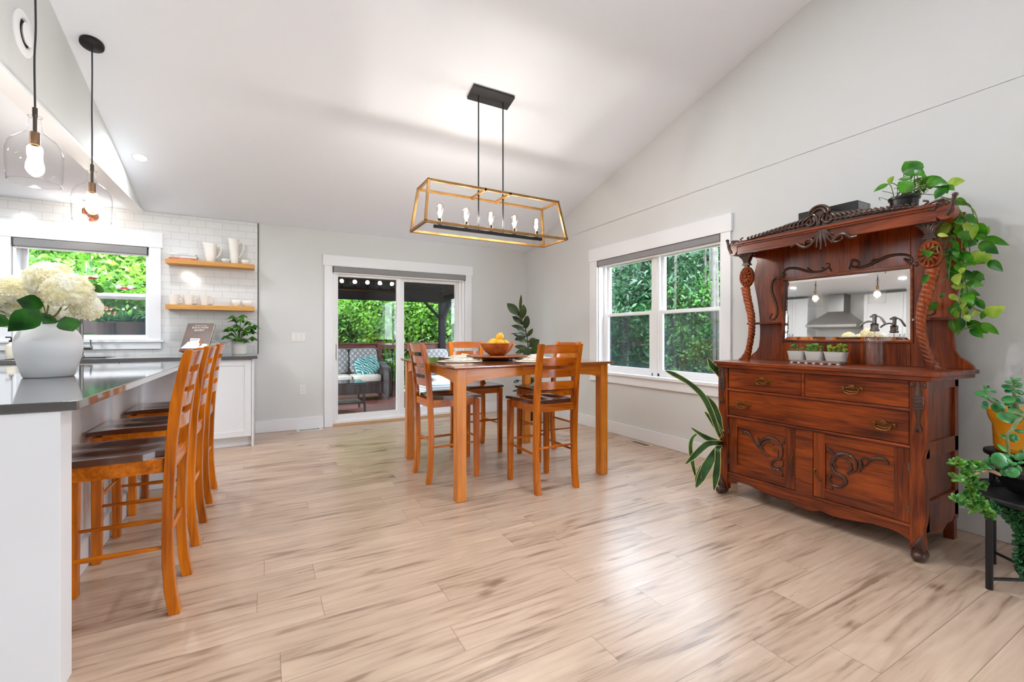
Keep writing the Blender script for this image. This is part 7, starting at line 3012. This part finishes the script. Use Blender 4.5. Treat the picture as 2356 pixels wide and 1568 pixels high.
# ---- planters outside the kitchen window
def kitchen_planters():
    BRN = plain('brown_planter', (92, 72, 66), 0.7, var=0.15, vscale=5)
    Y0 = 7.1
    z1 = atY(290, 728, Y0+0.22).z
    r = root('planter_bench', 'brown wooden plant bench with a high back outside the kitchen window', 'bench', (-1.55, Y0+0.1, DZ))
    b = MB()
    b.box(-2.5, -1.0, Y0+0.18, Y0+0.22, 1.15, z1)
    build(b, 'back_board', BRN, r, 0.004)
    b = MB()
    b.box(-2.5, -1.0, Y0-0.18, Y0+0.18, 1.08, 1.12)
    build(b, 'shelf_board', BRN, r, 0.004)
    for x in (-2.45, -1.05):
        b = MB()
        b.box(x-0.04, x+0.04, Y0+0.10, Y0+0.18, DZ, 1.30)
        build(b, 'leg', BRN, r, 0.004)
    rnd = random.Random(21)
    lm = leafmat('patio_leaf', (24, 84, 34), (84, 150, 70), 0.5, 0.2, 12)
    for (px, w_, h_, lab, flower) in ((246, 0.15, 0.16, 'round brown pot of coral flowers outside the kitchen window, on the bench', True), (298, 0.20, 0.17, 'long brown trough on the bench outside the kitchen window', False), (330, 0.10, 0.14, 'small dark pot at the right end of the bench outside the kitchen window', False)):
        x = atY(px, 760, Y0-0.04).x
        r = root('potted_patio_plant', lab, 'plant', (x, Y0-0.03, 1.1205))
        b = MB()
        b.lathe((x, Y0-0.03, 1.1205), [(0, 0), (w_*0.68, 0), (w_*0.98, h_*0.9), (w_, h_), (w_*0.9, h_), (0, h_*0.85)], 24)
        if w_ > 0.18:
            b.v = [(x+(v[0]-x)*1.25, Y0-0.03+(v[1]-Y0+0.03)*0.6, v[2]) for v in b.v]
        build(b, 'pot', BRN if w_ > 0.12 else plain('dark_patio_pot', (50, 48, 52), 0.6), r, ang=40)
        m = MB()
        for k in range(150):
            d = Vector((rnd.uniform(-1, 1), rnd.uniform(-.7, .7), rnd.uniform(0.1, 1))).normalized()
            p0 = Vector((x, Y0-0.03, 1.12+h_))+Vector((d.x*w_*0.8, d.y*w_*0.6, d.z*0.05))*rnd.random()
            m.leaf(p0, p0+d*rnd.uniform(0.05, 0.13), (rnd.uniform(-1, 1), rnd.uniform(-1, 1), 0.2), 0.035, droop=-0.1)
        build(m, 'foliage', lm, r)
        if flower or px == 298:
            m = MB()
            for k in range(9 if flower else 2):
                c = Vector((x+rnd.uniform(-.08, .08), Y0-0.05+rnd.uniform(-.05, .05), 1.12+h_+rnd.uniform(0.10, 0.20)))
                for j in range(5):
                    a = j*2*PI/5
                    m.leaf(c, c+Vector((0.02*math.cos(a), -0.012, 0.02*math.sin(a))), (math.sin(a), 0, -math.cos(a)), 0.016)
            build(m, 'blossom', plain('coral_petal', (226, 142, 110), 0.6) if flower else plain('white_petal', (232, 236, 230), 0.6), r)
kitchen_planters()


def feeder():
    c = atY(207, 615, 6.35)
    x, y = c.x, c.y
    r = root('hummingbird_feeder', 'glass hummingbird feeder with a red base hanging outside the kitchen window', 'feeder', (x, y, c.z-0.12))
    b = MB()
    b.lathe((x, y, c.z-0.09), [(0.030, 0), (0.034, 0.01), (0.034, 0.12), (0.020, 0.15), (0.018, 0.16)], 24)
    build(b, 'bottle_body', thin_glass('feeder_glass', (0.82, 0.9, 0.92), 1.5, edge=(0.3, 0.4, 0.42)), r)
    b = MB()
    b.lathe((x, y, c.z-0.12), [(0, 0), (0.05, 0.0), (0.060, 0.012), (0.045, 0.03), (0, 0.032)], 24)
    build(b, 'base', plain('feeder_red', (180, 24, 20), 0.3), r)
    b = MB()
    for k in range(4):
        a = k*PI/2+0.3
        b.ball((x+0.062*math.cos(a), y+0.062*math.sin(a), c.z-0.103), (0.012, 0.012, 0.006), 10, 6)
    build(b, 'feeding_ports', plain('feeder_yellow', (236, 184, 40), 0.4), r)
    b = MB()
    b.tube([(x, y, c.z+0.07), (x, y, 2.42)], 0.002, 6)
    b.tube([(x, y, 2.42), (x, BK+0.16, 2.42)], 0.006, 6)
    build(b, 'hanger', BLACKM, r)
    y = BK+0.135
    c = atY(288, 661, y)
    r = root('window_feeder', 'clear window feeder with a red bar stuck to the outside of the kitchen glass', 'feeder', (c.x, y, c.z-0.02))
    b = MB()
    b.box(c.x-0.055, c.x+0.075, y-0.012, y+0.03, c.z-0.016, c.z+0.006)
    build(b, 'dish', plain('feeder_pink', (226, 60, 90), 0.3), r, 0.004)
    for dx in (-0.05, 0.045):
        b = MB()
        b.ball((c.x+dx, y-0.016, c.z+0.004), (0.026, 0.008, 0.022), 16, 8)
        build(b, 'suction_cup', plain('pale_suction_cup', (214, 218, 232), 0.2), r)
feeder()


# ---- trees
def foliage_mesh(name, mat, n, R, leaf, seed, clusters, flatten=1.0, core=None, z_bias=0.0, long=1.0):
    rnd = random.Random(seed)
    vs_, fs_ = [], []
    cl = []
    for i in range(clusters):
        while True:
            p = Vector((rnd.uniform(-1, 1), rnd.uniform(-1, 1), rnd.uniform(-1, 1)))
            if 0.25 < p.length < 1:
                break
        p = p*(0.55+0.45*rnd.random())
        cl.append((Vector((p.x*R[0], p.y*R[1], p.z*R[2])), rnd.uniform(0.55, 1.25)))
    cs = (R[0]*R[1]*R[2])**(1/3)*0.26
    for i in range(n):
        c, k = rnd.choice(cl)
        q = Vector((rnd.gauss(0, 1), rnd.gauss(0, 1), rnd.gauss(0, 0.55*flatten)))*cs*k
        p = c+q
        # leaves look up and outward
        nn = Vector((rnd.uniform(-1, 1), rnd.uniform(-1, 1), rnd.uniform(-0.2, 1.3))).normalized()
        u = nn.orthogonal().normalized()
        v = nn.cross(u)
        a = rnd.random()*2*PI
        e1 = u*math.cos(a)+v*math.sin(a)
        e2 = nn.cross(e1)
        s_ = leaf*rnd.uniform(0.6, 1.35)
        b0 = len(vs_)
        vs_ += [tuple(p-e1*s_*long), tuple(p+e2*s_*0.5-e1*s_*0.1*long), tuple(p+e1*s_*long), tuple(p-e2*s_*0.5-e1*s_*0.1*long)]
        fs_.append((b0, b0+1, b0+2, b0+3))
    me = bpy.data.meshes.new(name)
    me.from_pydata(vs_, [], fs_)
    me.materials.append(mat)
    me.update()
    return me

LB = leafmat('maple_leaf', (42, 92, 22), (124, 172, 58), 0.5, 0.45, 1.6)
LM = leafmat('beech_leaf', (20, 66, 20), (72, 128, 40), 0.5, 0.4, 1.6)
LD = leafmat('spruce_needle', (8, 38, 20), (34, 82, 40), 0.55, 0.25, 1.6)
BARK = plain('grey_bark', (74, 67, 60), 0.9, var=0.35, vscale=9)
BIRCH = plain('pale_birch_bark', (206, 200, 190), 0.8, var=0.2, vscale=14)


def make_tree(name, label, cat, mat, bark, n, R, zc, leaf, seed, clusters, trunk_r=0.09, long=1.0, lean=0.0, branches=5):
    r = root(name, label, cat)
    me = foliage_mesh('foliage', mat, n, R, leaf, seed, clusters, long=long)
    o = bpy.data.objects.new('foliage', me)
    COL.objects.link(o)
    o.parent = r
    o.location = (0, 0, zc)
    rnd = random.Random(seed+5)
    b = MB()
    top = Vector((lean, 0, zc+R[2]*0.85))
    mid = Vector((lean*0.4+rnd.uniform(-.1, .1), rnd.uniform(-.1, .1), zc*0.6))
    tr = spl([(0, 0, 0), mid, top], 8)
    b.tube(tr, [trunk_r*(1-0.8*i/(len(tr)-1)) for i in range(len(tr))], 8)
    build(b, 'trunk', bark, r, world=False)
    for k in range(branches):
        b = MB()
        s0 = tr[int(len(tr)*(0.35+0.5*k/branches))]
        a = rnd.random()*2*PI
        e = s0+Vector((math.cos(a)*R[0]*0.7, math.sin(a)*R[1]*0.7, R[2]*rnd.uniform(0.1, 0.5)))
        b.tube(spl([s0, (s0+e)/2+Vector((0, 0, 0.1)), e], 5), [trunk_r*0.35*(1-0.07*i) for i in range(11)], 6)
        build(b, 'branch', bark, r, world=False)
    return r
G0 = -1.1
TG_ = 'trees beyond the deck'
ta = make_tree('maple_tree', 'bright yellow green leafy tree beyond the deck railing', 'tree', LB, BIRCH, 28000, (2.0, 1.6, 2.3), 2.4, 0.056, 1, 75, 0.07)
tb_ = make_tree('beech_tree', 'mid green leafy tree beyond the deck railing', 'tree', LM, BARK, 28000, (2.0, 1.7, 2.5), 2.6, 0.056, 2, 75, 0.10)
tc_ = make_tree('spruce_tree', 'dark green spruce standing in the woods outside the right window', 'tree', LD, BARK, 26000, (1.6, 1.6, 3.0), 3.2, 0.060, 3, 90, 0.11, long=1.5)
birch = make_tree('birch_tree', 'slim pale birch with thin foliage beyond the deck railing', 'tree', LB, BIRCH, 2200, (1.3, 1.1, 1.8), 3.4, 0.07, 6, 30, 0.06, lean=0.7, branches=7)


def put(t_, x, y, rz, s_, label, group, first=False):
    o = t_ if first else dup(t_)
    o.location = (x, y, G0)
    o.rotation_euler = (0, 0, rz)
    o.scale = (s_, s_, s_)
    o['label'] = label
    o['group'] = group
    return o
L1 = 'bright leafy tree seen through the patio door beyond the railing'
L2 = 'mid green tree seen through the patio door behind the bright leafy ones'
put(ta, 1.7, 12.6, 0.3, 0.95, L1, TG_, True)
for x, y, a, s_ in ((3.3, 13.2, 2.2, 1.0), (2.5, 14.4, 4.1, 1.1), (0.2, 13.0, 1.2, 1.0)):
    put(ta, x, y, a, s_, L1, TG_)
put(tb_, 4.8, 12.8, 0.5, 0.95, L2, TG_, True)
for x, y, a, s_ in ((6.4, 14.5, 3.5, 1.15), (4.2, 16.5, 1.5, 1.4), (1.6, 17.0, 5.0, 1.4), (7.8, 17.5, 2.0, 1.6), (-0.8, 16.5, 0.9, 1.4)):
    put(tb_, x, y, a, s_, L2, TG_)
put(birch, 2.35, 11.6, 0.4, 0.85, 'slim pale birch left of the black pergola post', 'birches beyond the deck', True)
put(birch, 3.35, 11.8, 2.6, 0.95, 'slim pale birch leaning just behind the black pergola post', 'birches beyond the deck')
put(birch, 4.35, 12.0, 0.2, 0.9, 'pale birch right of the black pergola post', 'birches beyond the deck')
KG = 'trees outside the kitchen window'
for x, y, a, s_ in ((-2.4, 12.0, 1.0, 1.05), (-3.9, 12.4, 3.0, 1.15), (-5.6, 12.6, 5.2, 1.2), (-3.0, 14.5, 2.0, 1.15), (-5.2, 15.8, 4.4, 1.5)):
    put(ta, x, y, a, s_, 'bright sunlit leafy tree outside the kitchen window', KG)
for x, y, a, s_ in ((-1.4, 13.0, 0.4, 1.0), (-7.2, 15.0, 2.4, 1.5)):
    put(tb_, x, y, a, s_, 'mid green leafy tree at the edge of the kitchen window view', KG)
WG = 'dark trees outside the right window'
WL = 'dark green spruce in the woods outside the right window'
put(tc_, 9.2, 9.6, 0.0, 1.0, WL, WG, True)
for x, y, a, s_ in ((8.2, 7.6, 1.0, 0.85), (10.0, 12.2, 2.0, 1.1), (12.6, 11.5, 3.0, 1.3), (12.0, 8.6, 4.0, 1.2), (10.8, 6.4, 5.0, 1.1), (14.5, 14.0, 0.7, 1.6), (15.0, 10.0, 1.7, 1.6), (8.4, 11.6, 2.7, 0.9), (12.5, 15.5, 3.3, 1.4), (13.5, 6.0, 4.2, 1.4)):
    put(tc_, x, y, a, s_, WL, WG)
ML = 'lighter green leafy tree among the spruces outside the right window'
for x, y, a, s_ in ((8.6, 6.4, 0.3, 0.72), (11.2, 10.4, 2.0, 1.2), (7.2, 8.6, 1.0, 0.45)):
    put(tb_, x, y, a, s_, ML, WG)
# bare trunks deeper in the wood
rnd = random.Random(9)
for k, (x, y) in enumerate(((6.9, 5.10), (7.5, 5.42), (8.2, 6.05), (7.9, 5.95), (8.6, 6.6), (9.1, 6.9), (7.6, 6.6), (8.0, 8.3))):
    b = MB()
    h = 8.0
    b.tube([(x, y, G0), (x+rnd.uniform(-.15, .15), y, G0+h*0.5), (x+rnd.uniform(-.3, .3), y, G0+h)], [0.026+0.009*(k % 3), 0.026, 0.02], 10)
    single(b, 'tree_trunk', 'tall bare grey trunk in the woods outside the right window', 'tree trunk', plain('lichen_grey_bark', (72, 68, 62), 0.9, var=0.35, vscale=7), group='bare trunks in the woods')
